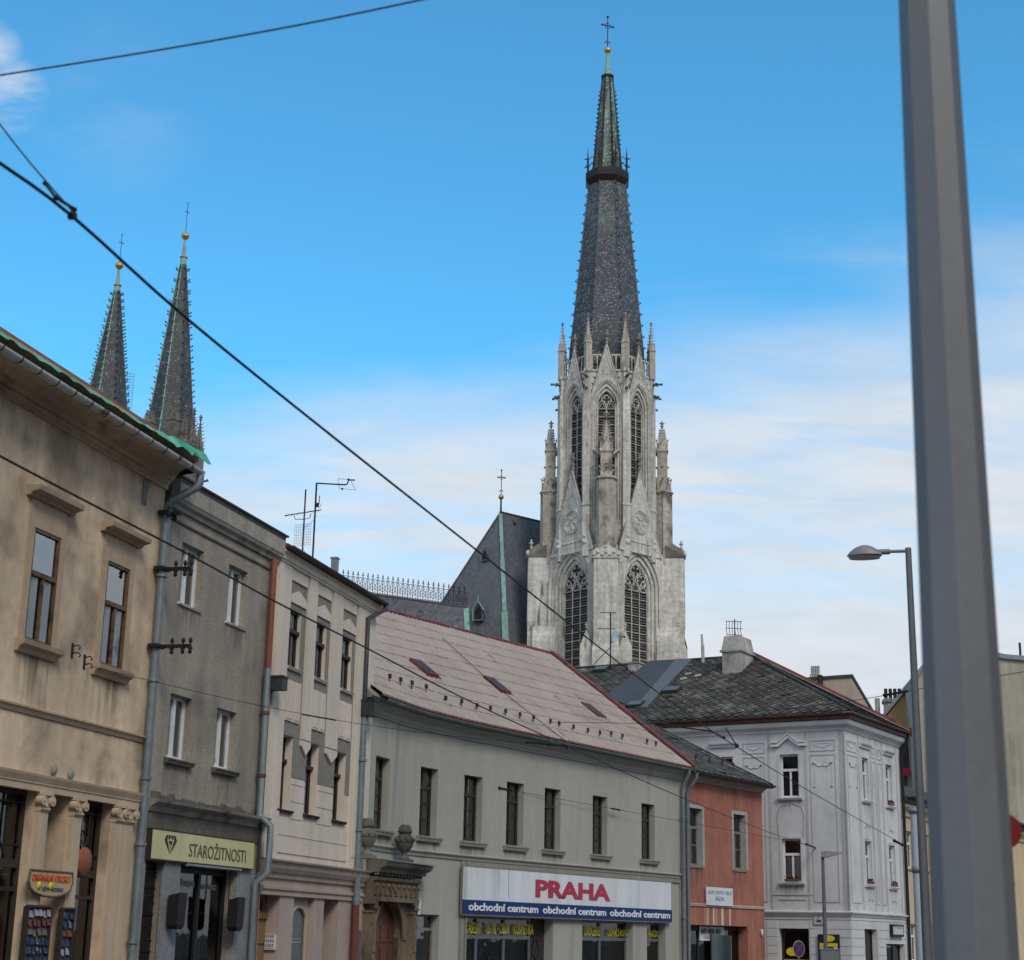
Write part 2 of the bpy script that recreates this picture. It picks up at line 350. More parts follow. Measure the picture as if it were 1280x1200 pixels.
# ------------------------------------------------------------------ building helpers
def wall(mb, x0, x1, z0, z1, ops, y=0.0):
    """front face with rectangular openings (x0,x1,z0,z1,depth) and their reveals"""
    xs = sorted({x0, x1, *[o[0] for o in ops], *[o[1] for o in ops]}); zs = sorted({z0, z1, *[o[2] for o in ops], *[o[3] for o in ops]})
    xs = [x for x in xs if x0 <= x <= x1]; zs = [z for z in zs if z0 <= z <= z1]
    for i in range(len(xs) - 1):
        for j in range(len(zs) - 1):
            cx, cz = (xs[i] + xs[i+1]) / 2, (zs[j] + zs[j+1]) / 2
            if any(o[0] < cx < o[1] and o[2] < cz < o[3] for o in ops): continue
            mb.quad((xs[i], y, zs[j]), (xs[i+1], y, zs[j]), (xs[i+1], y, zs[j+1]), (xs[i], y, zs[j+1]))
    for a, b, c, d, e in ops:
        a, b = max(a, x0), min(b, x1)
        mb.quad((a, y, c), (a, y, d), (a, y+e, d), (a, y+e, c)); mb.quad((b, y, d), (b, y, c), (b, y+e, c), (b, y+e, d))
        mb.quad((a, y, d), (b, y, d), (b, y+e, d), (a, y+e, d)); mb.quad((b, y, c), (a, y, c), (a, y+e, c), (b, y+e, c))

def shell(mb, x0, x1, dep, z1, z0=0.0):
    """side and back walls"""
    mb.quad((x0, 0, z0), (x0, 0, z1), (x0, dep, z1), (x0, dep, z0)); mb.quad((x1, 0, z1), (x1, 0, z0), (x1, dep, z0), (x1, dep, z1))
    mb.quad((x1, dep, z0), (x0, dep, z0), (x0, dep, z1), (x1, dep, z1))

def wavy(mb, x0, x1, z0, z1, y, amp=.025, per=.16):
    n = max(6, int((x1 - x0) / per * 8)); vs = []; fs = []
    for i in range(n + 1):
        x = x0 + (x1 - x0) * i / n; yy = y + amp * math.sin(i / 8 * 2 * math.pi + 1.3 * math.sin(i * .21))
        vs += [(x, yy, z0), (x, yy * 1.0 + .3 * amp * math.sin(i * .37), z1)]
    for i in range(n): fs.append((2*i, 2*i+2, 2*i+3, 2*i+1))
    mb.add(vs, fs, True)

def stain_mat():
    m = bpy.data.materials.new('rain_stain'); m.use_nodes = True; nt = m.node_tree; N = nt.nodes; L = nt.links
    bs = N['Principled BSDF']; bs.inputs['Base Color'].default_value = (.075, .068, .058, 1); bs.inputs['Roughness'].default_value = .95
    t = N.new('ShaderNodeBsdfTransparent'); mx = N.new('ShaderNodeMixShader'); geo = N.new('ShaderNodeNewGeometry'); tc = N.new('ShaderNodeTexCoord'); sp = N.new('ShaderNodeSeparateXYZ'); L.new(tc.outputs['Generated'], sp.inputs[0])
    mp = N.new('ShaderNodeMapping'); mp.inputs['Scale'].default_value = (1, 1, .08); L.new(geo.outputs['Position'], mp.inputs[0]); nz = N.new('ShaderNodeTexNoise'); nz.inputs['Scale'].default_value = 7; nz.inputs['Detail'].default_value = 5; L.new(mp.outputs[0], nz.inputs['Vector'])
    mr = N.new('ShaderNodeMapRange'); mr.inputs[1].default_value = .42; mr.inputs[2].default_value = .72; mr.inputs[4].default_value = .62; L.new(nz.outputs['Fac'], mr.inputs[0])
    def mm(a, b, op='MULTIPLY'):
        q = N.new('ShaderNodeMath'); q.operation = op
        for i, v in enumerate((a, b)):
            if isinstance(v, (int, float)): q.inputs[i].default_value = v
            else: L.new(v, q.inputs[i])
        return q.outputs[0]
    ed = mm(mm(sp.outputs[0], mm(1.0, sp.outputs[0], 'SUBTRACT')), 4.0)
    L.new(mm(mm(mr.outputs[0], mm(sp.outputs[2], 1.4, 'POWER')), mm(ed, .5, 'POWER')), mx.inputs[0]); L.new(t.outputs[0], mx.inputs[1]); L.new(bs.outputs[0], mx.inputs[2]); L.new(mx.outputs[0], N['Material Output'].inputs['Surface'])
    return m
M['stain'] = stain_mat()
def stain(o, w, h, z=-.1, y=-.005):
    b = MB(); b.quad((-w/2, y, z-h), (w/2, y, z-h), (w/2, y, z), (-w/2, y, z)); return b.obj('rain_stain', M['stain'], o, False)

def window(parent, w, h, recess, mf, fr=.07, transom=None, mull=(), bars=(), curtain=None, cz=(0, 1), cx=((0, 1),), sill=None, mglass='glass', thick=.07, void=True, name='window', tcap=0.0, lower=None):
    """frame mesh (the part) + pane, curtain, sill (sub-parts); origin at the opening's bottom centre on the wall plane"""
    a, b = -w / 2, w / 2; y = recess
    f = MB()
    f.box(a, a+fr, y, y+thick, 0, h); f.box(b-fr, b, y, y+thick, 0, h); f.box(a+fr, b-fr, y, y+thick, 0, fr); f.box(a+fr, b-fr, y, y+thick, h-fr, h)
    if transom:
        z = h * (1 - transom); f.box(a+fr, b-fr, y-.02, y+thick, z-fr*.7, z+fr*.7)
        if tcap: f.box(a+.01, b-.01, y-tcap, y-.021, z-fr*.45, z+fr*.9)
    for mx, m0, m1, mw in mull:
        x = a + w * mx; f.box(x-mw/2, x+mw/2, y-.006, y+thick-.01, h*m0, h*m1)
    for (p0, p1, q, t) in bars:   # horizontal glazing bars
        f.box(a + w*p0, a + w*p1, y+.012, y+thick-.022, h*q-t/2, h*q+t/2)
    o = f.obj(name, M[mf], parent)
    if lower:
        zt_ = h*(1-transom); p = MB(); p.quad((a+fr*.8, y+.04, fr*.8), (b-fr*.8, y+.04, fr*.8), (b-fr*.8, y+.04, zt_), (a+fr*.8, y+.04, zt_)); p.obj('pane', M[lower], o, False)
    p = MB(); zl_ = fr*.8 if not lower else h*(1-transom); p.quad((a+fr*.8, y+.04, zl_), (b-fr*.8, y+.04, zl_), (b-fr*.8, y+.04, h-fr*.8), (a+fr*.8, y+.04, h-fr*.8)); p.obj('pane', M[mglass], o, False)
    if curtain:
        c = MB()
        for c0, c1 in cx: wavy(c, a + w*c0 + .02, a + w*c1 - .02, h*cz[0], h*cz[1], y+.075)
        c.obj('curtain', M[curtain], o, False)
    if void:
        c = MB(); c.box(a-.12, b+.12, y+.32, y+.36, -.12, h+.12); c.obj('room', M['void'], o)
    if sill:
        ov, hh, out, ms = sill
        s_ = MB(); s_.sweep([(-.05, -hh), (out*.7, -hh), (out*.85, -hh*.5), (out, -hh*.4), (out, -.02), (-recess+.01, .012), (-recess+.01, -.03)], [(a-ov, 0), (b+ov, 0)]); s_.obj('sill', M[ms], o)
    return o

def place(o, F, H, u, z, k=0.0):
    """put a child built at a facade-local origin at (u,k,z) of facade F under a house whose frame is H"""
    o.matrix_local = H.M.inverted() @ F.M @ Matrix.Translation((u, k, z))
    return o

def pipe(parent, pts, r, m, name='downpipe', rings=(), ring_m=None, n=12):
    mb = MB(); mb.tube(pts, r, n); o = mb.obj(name, M[m], parent)
    for (p, q) in rings:
        rb = MB(); rb.tube([p, q], r * 1.35, n); rb.obj('pipe_clip', M[ring_m or m], o)
    return o

def gutter_prof(out, z, r=.085, n=8):
    """half-round trough, closed thin profile"""
    a = [(out + r * math.cos(math.pi + math.pi * i / n), z + r * math.sin(math.pi + math.pi * i / n)) for i in range(n + 1)]
    b = [(out + r*.86 * math.cos(math.pi + math.pi * i / n), z + r*.86 * math.sin(math.pi + math.pi * i / n)) for i in range(n, -1, -1)]
    return a + b

# ================================================================== facade planes
P4 = hitz(848, 968, 7.6)
F4 = Fac(P4, 33.17); P45 = F4.at(F4.uv(853, 1080)[0]); F4 = Fac(P45, 33.17)
uB = F4.uv(577, 1000)[0]
F4b = Fac(F4.at(uB), 28.0); uC = F4b.uv(506, 1000)[0]
F4c = Fac(F4b.at(uC), 19.0)
_F4L = Fac(F4.at(F4.uv(570, 1000)[0]), 24.04)
P34 = F4c.at(F4c.uv(458, 1000)[0])
F3 = Fac(P34, 14.74); P23 = F3.at(F3.uv(335, 900)[0])
F2 = Fac(P23, 16.3); P12 = F2.at(F2.uv(192, 800)[0])
F1 = Fac(P12, 15.02)
F5 = Fac(P45, 36.2); u5e = F5.uv(954, 1080)[0]
PC = hitz(1055, 908, 10.8)
F6 = Fac(PC, 120.57); F6r = Fac(PC, 31.48)

# ================================================================== setting
g = MB(); g.quad((-1500, -1500, -.004), (1500, -1500, -.004), (1500, 2500, -.004), (-1500, 2500, -.004)); g.obj('ground', M['earth'], kind='structure')
base = [F1.at(-30), F1.at(0), P23, P34, F4b.at(uC), F4.at(uB), P45, F5.at(u5e), F5.at(u5e + 3)]
base2 = [PC + Vector((-3, 1.6, 0)), PC, F6r.at(60)]
pv = MB()
def pave(pts, wd):
    loc = [(p.x, p.y) for p in pts]
    pv.sweep([(.0, .0), (wd, .0), (wd, .13), (.0, .13)], loc)
pave(base, 3.2); pave(base2, 3.0)
pv.obj('pavement', M['paving'], kind='structure')
rd = MB(); q = [p for p in base]
rp = [F1.at(-30, -3.2), F1.at(0, -3.2), F4.at(uB, -3.3), F5.at(u5e + 3, -3.2), F6r.at(0, -3.1), F6r.at(150, -3.1), F6r.at(150, -14), F6r.at(0, -15), F4.at(uB, -24), F1.at(-30, -34)]
rd.add([(p.x, p.y, .004) for p in rp], [tuple(range(len(rp)))]); rd.obj('road', M['asphalt'], kind='structure')

OP = Fac((9.0, -32, 0), 20)  # unseen house row, added and kept dark to shade lower facades and thick pole
ob = MB(OP.M); x = 0.0
for wd_, hh_ in ((17, 17.5), (14, 15.5), (19, 19), (16, 17), (20, 18)):
    for y0_, y1_ in ((0, 11),):
        ob.box(x, x+wd_-.02, y0_-11, y1_-11, 0, hh_); ob.prism([(x-.1, hh_), (x+wd_+.0, hh_), (x+wd_-1, hh_+1.6), (x+1, hh_+1.6)], -11.3, .3)
        for fl in range(3):
            for k in range(int(wd_/2.6)): ob.box(x+.9+k*2.6, x+2.0+k*2.6, -.05, .02, 1.2+fl*3.7, 3.1+fl*3.7)
    x += wd_
ob.obj('unseen_shade_houses', M['grey_dark'], kind='structure')

# ================================================================== HOUSE 1: beige
H = F1
h1 = thing('town_house', 'long beige plastered house with brown framed windows, green netted eaves and a columned shopfront', 'house', H.M)
w1 = H.rect(34, 68, 665, 808); w2 = H.rect(126.5, 156.5, 702, 835.5)
ww, wh = (w1[1]-w1[0] + w2[1]-w2[0]) / 2, (w1[3]-w1[2] + w2[3]-w2[2]) / 2
c1, c2 = (w1[0]+w1[1]) / 2, (w2[0]+w2[1]) / 2; zb = (w1[2]+w2[2]) / 2
ua = H.uv(39.3, 1046)[0]; ub, uc = H.uv(52.7, 1046)[0], H.uv(81.5, 1046)[0]; ud, ue = H.uv(95.5, 1046)[0], H.uv(135, 1046)[0]
zt = H.uv(115, 1000)[1]; ul = ua - 2.0
ztop = 10.49
ops = [(c1-ww/2, c1+ww/2, zb, zb+wh, .16), (c2-ww/2, c2+ww/2, zb, zb+wh, .16),
       (ul, ua, .55, zt, .26), (ub, uc, .1, zt, .5), (ud, ue, .55, zt, .26)]
b = MB(); wall(b, -14, .0, 0, 10.9, ops); shell(b, -14, 0, 10, 10.9); b.obj('wall', M['beige'], h1, False)
for c in (c1, c2):
    o = window(h1, ww, wh, -.03, 'brownwood', fr=.058, transom=.40, mull=((.5, .02, .58, .06),), curtain='curtain', cz=(.02, .60), cx=((.03, .47), (.53, .97)), mglass='glass_bright', lower='glass_clear')
    o.location = (c, 0, zb); stain(o, ww+.3, 1.3, -.23)
    s_ = MB(); t = .16
    for (x0, x1, z0, z1) in ((-ww/2-t, -ww/2, -.02, wh+t), (ww/2, ww/2+t, -.02, wh+t), (-ww/2, ww/2, wh, wh+t)):
        s_.box(x0, x1, -.045, .02, z0, z1)
    s_.box(-ww/2-t, ww/2+t, -.03, .01, wh+t, wh+t+.36)
    s_.obj('surround', M['beige_brown'], o)
    s_ = MB(); zz = wh + t + .36
    s_.sweep([(-.03, zz-.02), (.08, zz-.02), (.12, zz+.04), (.26, zz+.07), (.28, zz+.15), (-.03, zz+.17)], [(-ww/2-t-.16, 0), (ww/2+t+.16, 0)]); s_.obj('hood', M['beige_brown'], o)
    s_ = MB(); s_.sweep([(-.03, -.22), (.06, -.22), (.1, -.14), (.18, -.10), (.2, -.02), (-.08, .004)], [(-ww/2-t-.06, 0), (ww/2+t+.06, 0)]); s_.obj('sill', M['beige_brown'], o)
# cornice, courses
b = MB(); b.sweep([(-.04, 10.3), (.05, 10.30), (.05, 10.38), (.10, 10.42), (.10, 10.47), (.16, 10.50), (.22, 10.58), (.34, 10.68), (.5, 10.74), (.52, 10.80), (.66, 10.86), (.68, 10.95), (-.04, 10.97)], [(-14, 0), (0.02, 0)]); b.obj('cornice', M['cornice_brown'], h1)
zs = H.uv(90, 898)[1]
b = MB(); b.sweep([(-.03, zs-.12), (.03, zs-.12), (.06, zs-.05), (.09, zs-.03), (.09, zs), (-.03, zs+.04)], [(-14, 0), (-.02, 0)]); b.obj('string_course', M['beige_brown'], h1)
ze = H.uv(84, 976)[1]
b = MB(); b.sweep([(-.03, zt-.02), (.10, zt-.02), (.10, zt+.09), (.12, zt+.10), (.12, ze-.14), (.14, ze-.10), (.17, ze-.04), (.18, ze), (-.03, ze+.04)], [(-14, 0), (-.24, 0)]); b.obj('entablature', M['beige_trim'], h1)
# pilasters with ionic capitals
pp = [(ua+.02, ub-.02), (uc+.04, ud-.02)]
x0, x1, x2, x3 = [H.uv(x, 1046)[0] for x in (136.5, 147, 148.2, 160)]
pp += [(x0, x1), (x2, x3)]
for (a, c) in pp:
    b = MB(); b.box(a, c, -.09, .02, 0, zt-.34); b.box(a+.07, c-.07, -.105, -.08, .9, zt-.5); o = b.obj('pilaster', M['beige_trim'], h1)
    k = MB(); k.box(a-.04, c+.04, -.15, .02, zt-.07, zt-.021); k.box(a-.01, c+.01, -.11, .02, zt-.34, zt-.071)
    for cx in (a-.0, c+.0):
        k.tube([(cx, -.17, zt-.16), (cx, -.05, zt-.16)], .085, 12); k.tube([(cx, -.185, zt-.16), (cx, -.165, zt-.16)], .03, 8)
    k.sphere(((a+c)/2, -.11, zt-.24), .05, 8); k.tube([(a, -.11, zt-.30), (c, -.11, zt-.30)], .025, 6)
    k.obj('capital', M['beige_trim'], o)
# shop windows
def shopwin(a, c, y, ztr, zlow=.55, lattice=True):
    f = MB(); t = .09
    f.box(a, a+t, y, y+.08, zlow, zt); f.box(c-t, c, y, y+.08, zlow, zt); f.box(a+t, c-t, y, y+.08, zt-t, zt); f.box(a+t, c-t, y-.02, y+.08, ztr-.07, ztr+.07); f.box(a+t, c-t, y-.01, y+.08, ztr-.45, ztr-.38); f.box(a+t, c-t, y, y+.08, zlow, zlow+t)
    o = f.obj('shop_window', M['darkwood'], h1)
    p = MB(); p.quad((a+.05, y+.05, zlow), (c-.05, y+.05, zlow), (c-.05, y+.05, zt-.05), (a+.05, y+.05, zt-.05)); p.obj('pane', M['shopglass'], o, False)
    v = MB(); v.box(a-.1, c+.1, y+.9, y+.95, .2, zt+.1); v.obj('room', M['void'], o)
    l = MB(); wd = c - a
    for q in (.3, .72): l.box(a+wd*q-.012, a+wd*q+.012, y-.01, y+.02, ztr+.07, zt-t)
    for q in (.25, .82): z = ztr + (zt-ztr)*q; l.box(a+t, c-t, y-.012, y+.018, z-.012, z+.012)
    n = 9
    l.tube([(a+wd*(.3+.25*math.sin(i/n*math.pi)*(1 if i < 5 else 1.2)), y-.02, ztr+.1+(zt-ztr-.25)*i/n) for i in range(n+1)], .02, 6)
    l.tube([(a+wd*(.72-.3*i/n), y-.02, ztr+.1+(zt-ztr)*.5*math.sin(i/n*1.5)) for i in range(n+1)], .02, 6)
    l.obj('lattice', M['iron'], o)
    return o
ztr = H.uv(20, 1079)[1]
shopwin(ul, ua, .17, ztr); shopwin(ud, ue, .17, H.uv(112, 1092)[1]-.0)
shopwin(ub, uc, .40, ztr, .1)
# gutter + roof edge + downpipe
go = .76; zg = Fac(F1.at(0, -go), F1.az).uv(140, 520)[1]
b = MB(); b.sweep(gutter_prof(go, zg, .095), [(-14, 0), (.02, 0)])
o = b.obj('gutter', M['zinc_light'], h1)
rb = MB()
for i in range(24): rb.sweep([(q, z) for q, z in gutter_prof(go, zg, .102)], [(-13.9 + i*.58, 0), (-13.87 + i*.58, 0)])
rb.obj('gutter_clip', M['zinc_dark'], o)
zr = Fac(F1.at(0, .35), F1.az).uv(120, 489)[1]
def rooftop(x):   # roof strip profile in (out, z)
    return
b = MB(); b.sweep([(.70, zg-.02), (.72, zg+.02), (-.35, zr-.02), (-5, zr-.5), (-10, zr-2.0), (-10, 10.9), (.3, 10.9)], [(-14, 0), (.0, 0)]); ro = b.obj('roof', M['mossy'], h1)
b = MB(); b.sweep([(-.26, zr-.08), (-.28, zr+.01), (-.35, zr+.045), (-.45, zr+.0), (-.45, zr-.08)], [(-14, 0), (.03, 0)]); b.obj('ridge_flashing', M['rust_pipe'], ro)
lx = [(-.02, -go, zg-.02), (-.02, -go, zg-.24), (-.03, -go+.05, zg-.34), (-.12, -.26, zg-.60), (-.14, -.16, zg-.72), (-.14, -.14, zg-.92), (-.14, -.14, 0)]
pr = [((-.14, -.14, z), (-.14, -.14, z+.06)) for z in (zg-2.2, zg-4.3, zg-6.2, 3.2, 1.4)]
pipe(h1, lx, .085, 'zinc', rings=pr)
b = MB(); x_, z_ = H.uv(180.5, 615); b.box(x_-.1, x_+.1, -.02, .02, z_-.25, z_+.25)
for i in range(6): b.box(x_-.085, x_+.085, -.03, -.018, z_-.22+i*.08, z_-.18+i*.08)
b.obj('vent_cover', M['greystone'], h1)
# little pits: anchor plates on the wall
for px_, py_ in ((66, 897), (87, 903)):
    x_, z_ = H.uv(px_, 1*(py_+64)); b = MB(); b.lathe([(.05, -.1), (.09, 0), (.02, .12)], (x_, -.01, z_), 8); b.obj('anchor_plate', M['grey_trim'], h1)

# green netting lying along the eaves
b = MB(); n = 90; vs = []; fs = []
for i in range(n + 1):
    x = -13.5 + 13.65 * i / n; t = max(0, (x + 2.6) / 2.6)
    for j, (o_, z_) in enumerate(((.82, .12), (.70, .22), (.52, .27 + .08*t), (.36, .26 + .08*t))):
        wv = (.018 * math.sin(i*1.7 + j) + .014 * math.sin(i*.61 + 2*j) + random.uniform(-.012, .012)) * (1 + 1.5*t)
        vs.append((x + .05*math.sin(i*1.3+j), -(o_ + (.10*t if j < 2 else 0)) + wv*.5, zg + z_ + wv + .03 + .12 * t * (j in (1, 2)) + (.02*random.random())))
for i in range(n):
    for j in range(3): fs.append((i*4+j, (i+1)*4+j, (i+1)*4+j+1, i*4+j+1))
b.add(vs, fs, True); o = b.obj('debris_netting', M['net'], None, False); o.matrix_world = H.M
tag(o, 'bright green safety netting crumpled along the eaves of the beige house', 'netting')

# oval sign board
u0, u1, z0, z1 = H.rect(36, 90, 1089, 1121, -.18)
sg = thing('shop_sign', 'tan round bottomed board in red and blue lettering hung across two shop pilasters', 'sign', H.M @ Matrix.Translation((0, -.13, 0)))
x0, x1 = u0 + .02, u1 - .02; zc = z0 + (z1 - z0) * .45; n = 10
pts = [(x0, z1), (x0 - .03, zc + .05)] + [(x0 + (x1-x0)*(.5 - .5*math.cos(math.pi*i/n)), zc - (zc-z0)*math.sin(math.pi*i/n)) for i in range(n + 1)] + [(x1 + .03, zc + .05), (x1, z1)]
b = MB(); b.prism(pts, -.05, .0); b.obj('board', M['tansign'], sg)
b = MB(); b.tube([(x, -.05, z) for x, z in pts] + [(pts[0][0], -.05, pts[0][1])], .022, 6); b.obj('rim', M['grey_dark'], sg)
sh_ = z1-z0
text_fit('ORIGINÁLNÍ VÝROBKY', x0+.06, x1-.06, z0+sh_*.58, z0+sh_*.92, -.052, M['orangered'], 'lettering', sg, .0)
text_fit('DĚTI   RODINU', x0+(x1-x0)*.30, x0+(x1-x0)*.80, z0+sh_*.22, z0+sh_*.42, -.052, M['letterblue'], 'lettering', sg, .0)
for fx in (.22, .50):
    b = MB(); b.lathe([(.001, 0), (.07, .0), (.07, .01), (.001, .012)], (0, 0, 0), 10); o = b.obj('motif', M['lettyellow'], sg); o.matrix_local = Matrix.Translation((x0+(x1-x0)*fx, -.052, z0+sh_*.42)) @ Matrix.Rotation(R(90), 4, 'X')
# hanging orange plate
x_, z_ = H.uv(105, 1077, -.05); b = MB(); b.lathe([(.001, -.03), (.24, -.03), (.26, 0), (.24, .03), (.001, .03)], (0, 0, 0), 24)
o = b.obj('hanging_plate', M['ochreplate'], None); o.matrix_world = H.M @ Matrix.Translation((x_, -.05, z_)) @ Matrix.Rotation(R(90), 4, 'X'); tag(o, 'round orange disc sign hanging before the right shop window', 'sign')
b = MB(); b.tube([(x_, -.05, z_+.24), (x_-.05, .1, z_+.5), (x_-.25, .3, z_+.75)], .018, 6); b.obj('hook', M['iron'], None).matrix_world = H.M
hk = bpy.data.objects['hook']; hk.parent = o; hk.matrix_parent_inverse = o.matrix_world.inverted()
# yellow strips of window lettering
u0, u1, z0, z1 = H.rect(-12, 21, 1083, 1094, .33)
sg = thing('window_sticker', 'yellow lettering strip across the left dark shop window', 'sign', H.M)
b = MB(); b.box(u0-.6, u1, .325, .333, z0, z1); b.obj('strip', M['lettyellow'], sg)
text_fit('A VÝZDOB', u0-.15, u1-.04, z0+.03, z1-.03, .322, M['lettdark'], 'lettering', sg, .02)
u0, u1, z0, z1 = H.rect(90, 116, 1094.5, 1099.5, .33)
sg = thing('window_sticker', 'narrow yellow lettering strip under the round orange disc', 'sign', H.M)
b = MB(); b.box(u0+.1, u1, .325, .333, z0, z1); b.obj('strip', M['lettyellow'], sg)
b = MB()
for i in range(9): b.box(u0+.16+i*.10, u0+.22+i*.10, .318, .324, z0+.03, z1-.03)
b.obj('lettering', M['lettdark'], sg)
# goods racks
for (pa, pb, py, lab) in ((30, 59, 1133, 'postcard rack in the shop doorway under the tan sign'), (74, 88, 1136, 'narrow postcard rack against the second pilaster')):
    u0, u1, z0, z1 = H.rect(pa, pb, py, 1235, -.17)
    rk = thing('goods_rack', lab, 'rack', H.M)
    b = MB(); b.box(u0, u1, -.16, -.11, .3, z1); b.tube([(u0-.03, -.17, z1), (u1+.03, -.17, z1)], .03, 6); b.box(u0-.02, u0+.01, -.2, -.1, 0, z1); b.box(u1-.01, u1+.02, -.2, -.1, 0, z1); b.obj('panel', M['darkwood'], rk)
    nx = max(2, int((u1 - u0) / .26))
    rr = random.Random(pa)
    for r_ in range(15):
        b = MB()
        x_ = u0 + .04
        while x_ < u1 - .1:
            w_ = rr.uniform(.08, .17); z_ = z1 - .17 - r_*.15 + rr.uniform(-.015, .015); b.add([(x_, -.185-rr.uniform(0, .03), z_), (x_+w_, -.185-rr.uniform(0, .03), z_+rr.uniform(-.01, .01)), (x_+w_, -.17, z_+rr.uniform(.09, .13)), (x_, -.17, z_+.11)], [(0, 1, 2, 3)]); x_ += w_ + rr.uniform(.02, .05)
        b.obj('cards', M[('lettyellow' if r_ < 2 and nx > 2 else rr.choice(['blueitem', 'blueitem', 'lettgrey', 'maroon', 'grey_dark', 'pink_low']))], rk, False)

# iron wall hooks
for k, (px_, py_, lab) in enumerate(((93, 813, 'iron scroll hook on the beige wall between two windows'), (108, 827, 'iron wall hook beside the right beige window, holding a span wire'))):
    x_, z_ = H.uv(px_, py_, -.05); b = MB(Matrix.Translation((x_, 0, z_)) @ Matrix.Scale(.62, 4) @ Matrix.Translation((-x_, 0, -z_)))
    b.box(x_-.045, x_+.045, -.03, .01, z_-.22, z_+.22)
    b.tube([(x_, -.02, z_+.12), (x_+.02, -.18, z_+.16), (x_+.05, -.24, z_+.08), (x_+.03, -.20, z_+.02)], .022, 6); b.tube([(x_, -.02, z_-.08), (x_+.02, -.2, z_-.06), (x_+.05, -.27, z_-.14), (x_+.02, -.22, z_-.2)], .022, 6)
    o = b.obj('wall_hook', M['iron'], None); o.matrix_world = H.M; tag(o, lab, 'hook')
# iron wire brackets by the downpipe
for k, (px_, py_, L_, lab) in enumerate(((203, 639, .32, 'short rusty bracket clamped round the top of the zinc downpipe'), (198, 709, .62, 'iron bracket with insulators on the beige house downpipe, upper one'), (190, 806, .72, 'iron bracket with insulators on the beige house downpipe, lower one'))):
    x_, z_ = -.14, F1.uv(px_, py_, -.14)[1]
    br = thing('wire_bracket', lab, 'bracket', H.M @ Matrix.Translation((x_, -.14, z_)))
    b = MB(); b.box(-.16, .16, -.11, .11, -.035, .035); b.box(-.02, .02, -L_, 0, -.03, .03); b.box(.04, .08, -L_, 0, -.03, .03); b.obj('arm', M['iron'], br)
    if k:
        for q in (.45, .78, 1.0):
            b = MB(); b.lathe([(.015, -.16), (.045, -.13), (.03, -.09), (.05, -.05), (.03, 0), (.015, .05), (.045, .09), (.03, .15), (.012, .17)], (.03, -L_*q, 0), 8); b.obj('insulator', M['iron'], br)
    else:
        for q in (-.14, .14): b = MB(); b.lathe([(.02, -.12), (.05, -.08), (.03, 0), (.05, .08), (.02, .12)], (q, -.12, 0), 8); b.obj('insulator', M['iron'], br)

# ================================================================== HOUSE 2: grey
H = F2
h2 = thing('town_house', 'dirty grey roughcast house squeezed between beige and cream neighbours, four small white windows', 'house', H.M)
rs = [H.rect(225, 253, 682, 759), H.rect(284, 308, 709, 782), H.rect(210.5, 238, 869, 950), H.rect(269, 294, 887, 962)]
xl = -5.35
zc = H.uv(280, 1015)[1]      # ledge over the shop
zsb = H.uv(250, 1079)[1] - .05
d0, d1 = H.uv(165, 1130)[0], H.uv(199, 1130)[0]; e0, e1 = H.uv(220, 1130)[0], H.uv(291, 1130)[0]
ops = [(a, c, z0, z1, .2) for a, c, z0, z1 in rs] + [(max(d0, xl+.12), d1, .05, zsb, .35), (e0, e1, .05, zsb, .3)]
b = MB(); wall(b, xl, 0, zc, 10.5, ops[:4]); wall(b, xl, 0, 0, zc, ops[4:]); shell(b, xl, 0, 9, 10.5); b.obj('wall', M['grey'], h2, False)
for i, (a, c, z0, z1) in enumerate(rs):
    o = window(h2, c-a, z1-z0, .15, 'whitewood', fr=.075, mglass='glass_bright', mull=((.5, .02, .98, .11),), curtain='curtain', cx=((.05, .95),) if i in (0, 2) else ((.05, .62),), cz=(.05, .96),
               sill=(.04, .05, .06, 'whitewood') if i < 2 else (.10, .12, .13, 'grey_dark'))
    o.location = ((a+c)/2, 0, z0); stain(o, c-a+.3, random.uniform(.7, 1.2), -.06 if i < 2 else -.13, -.012)
zk = Fac(F2.at(0, -.15), F2.az).uv(281, 658)[1]; zcp = Fac(F2.at(0, -.28), F2.az).uv(294, 631)[1]
b = MB(); b.sweep([(-.04, zk-.14), (.06, zk-.12), (.08, zk-.05), (.15, zk), (.17, zk+.05), (.19, zk+.08), (.2, zcp-.03), (-.35, zcp), (-.35, zk)], [(xl, 0), (-.02, 0)]); cn = b.obj('cornice', M['grey_trim'], h2)
b = MB(); b.sweep([(-.36, zcp-.01), (.25, zcp-.03), (.26, zcp+.01), (-.36, zcp+.05)], [(xl-.05, 0), (.03, 0)]); b.obj('coping', M['zinc_dark'], cn)
zm = H.uv(278, 680)[1]
b = MB(); b.sweep([(-.02, zm-.05), (.035, zm-.04), (.035, zm), (-.02, zm+.03)], [(xl, 0), (-.04, 0)]); b.obj('string_course', M['grey_dark'], h2)
b = MB(); b.sweep([(-.03, zc-.24), (.05, zc-.22), (.10, zc-.12), (.24, zc-.05), (.26, zc), (.12, zc+.02), (-.03, zc+.03)], [(xl, 0), (-.05, 0)]); ld = b.obj('ledge', M['grey_trim'], h2)
b = MB()   # ragged plaster edge above the ledge
x = xl + .1
while x < -.2:
    w_ = .12 + .3 * random.random(); hh = .03 + .09 * random.random(); b.box(x, x + w_, -.035, .01, zc+.03, zc+.05+hh); x += w_ + .01
b.obj('broken_plaster', M['grey_dark'], ld)
b = MB(); b.box(xl+.02, -.03, -.025, .01, H.uv(250, 1045)[1], zc-.26); b.obj('frieze', M['grey_dark'], h2)
b = MB(); b.sweep([(.2, zcp-.12), (.2, zcp-.06), (-9, zcp-.02), (-9, zcp-.12)], [(xl+.02, 0), (-.03, 0)]); b.obj('roof', M['felt'], h2)
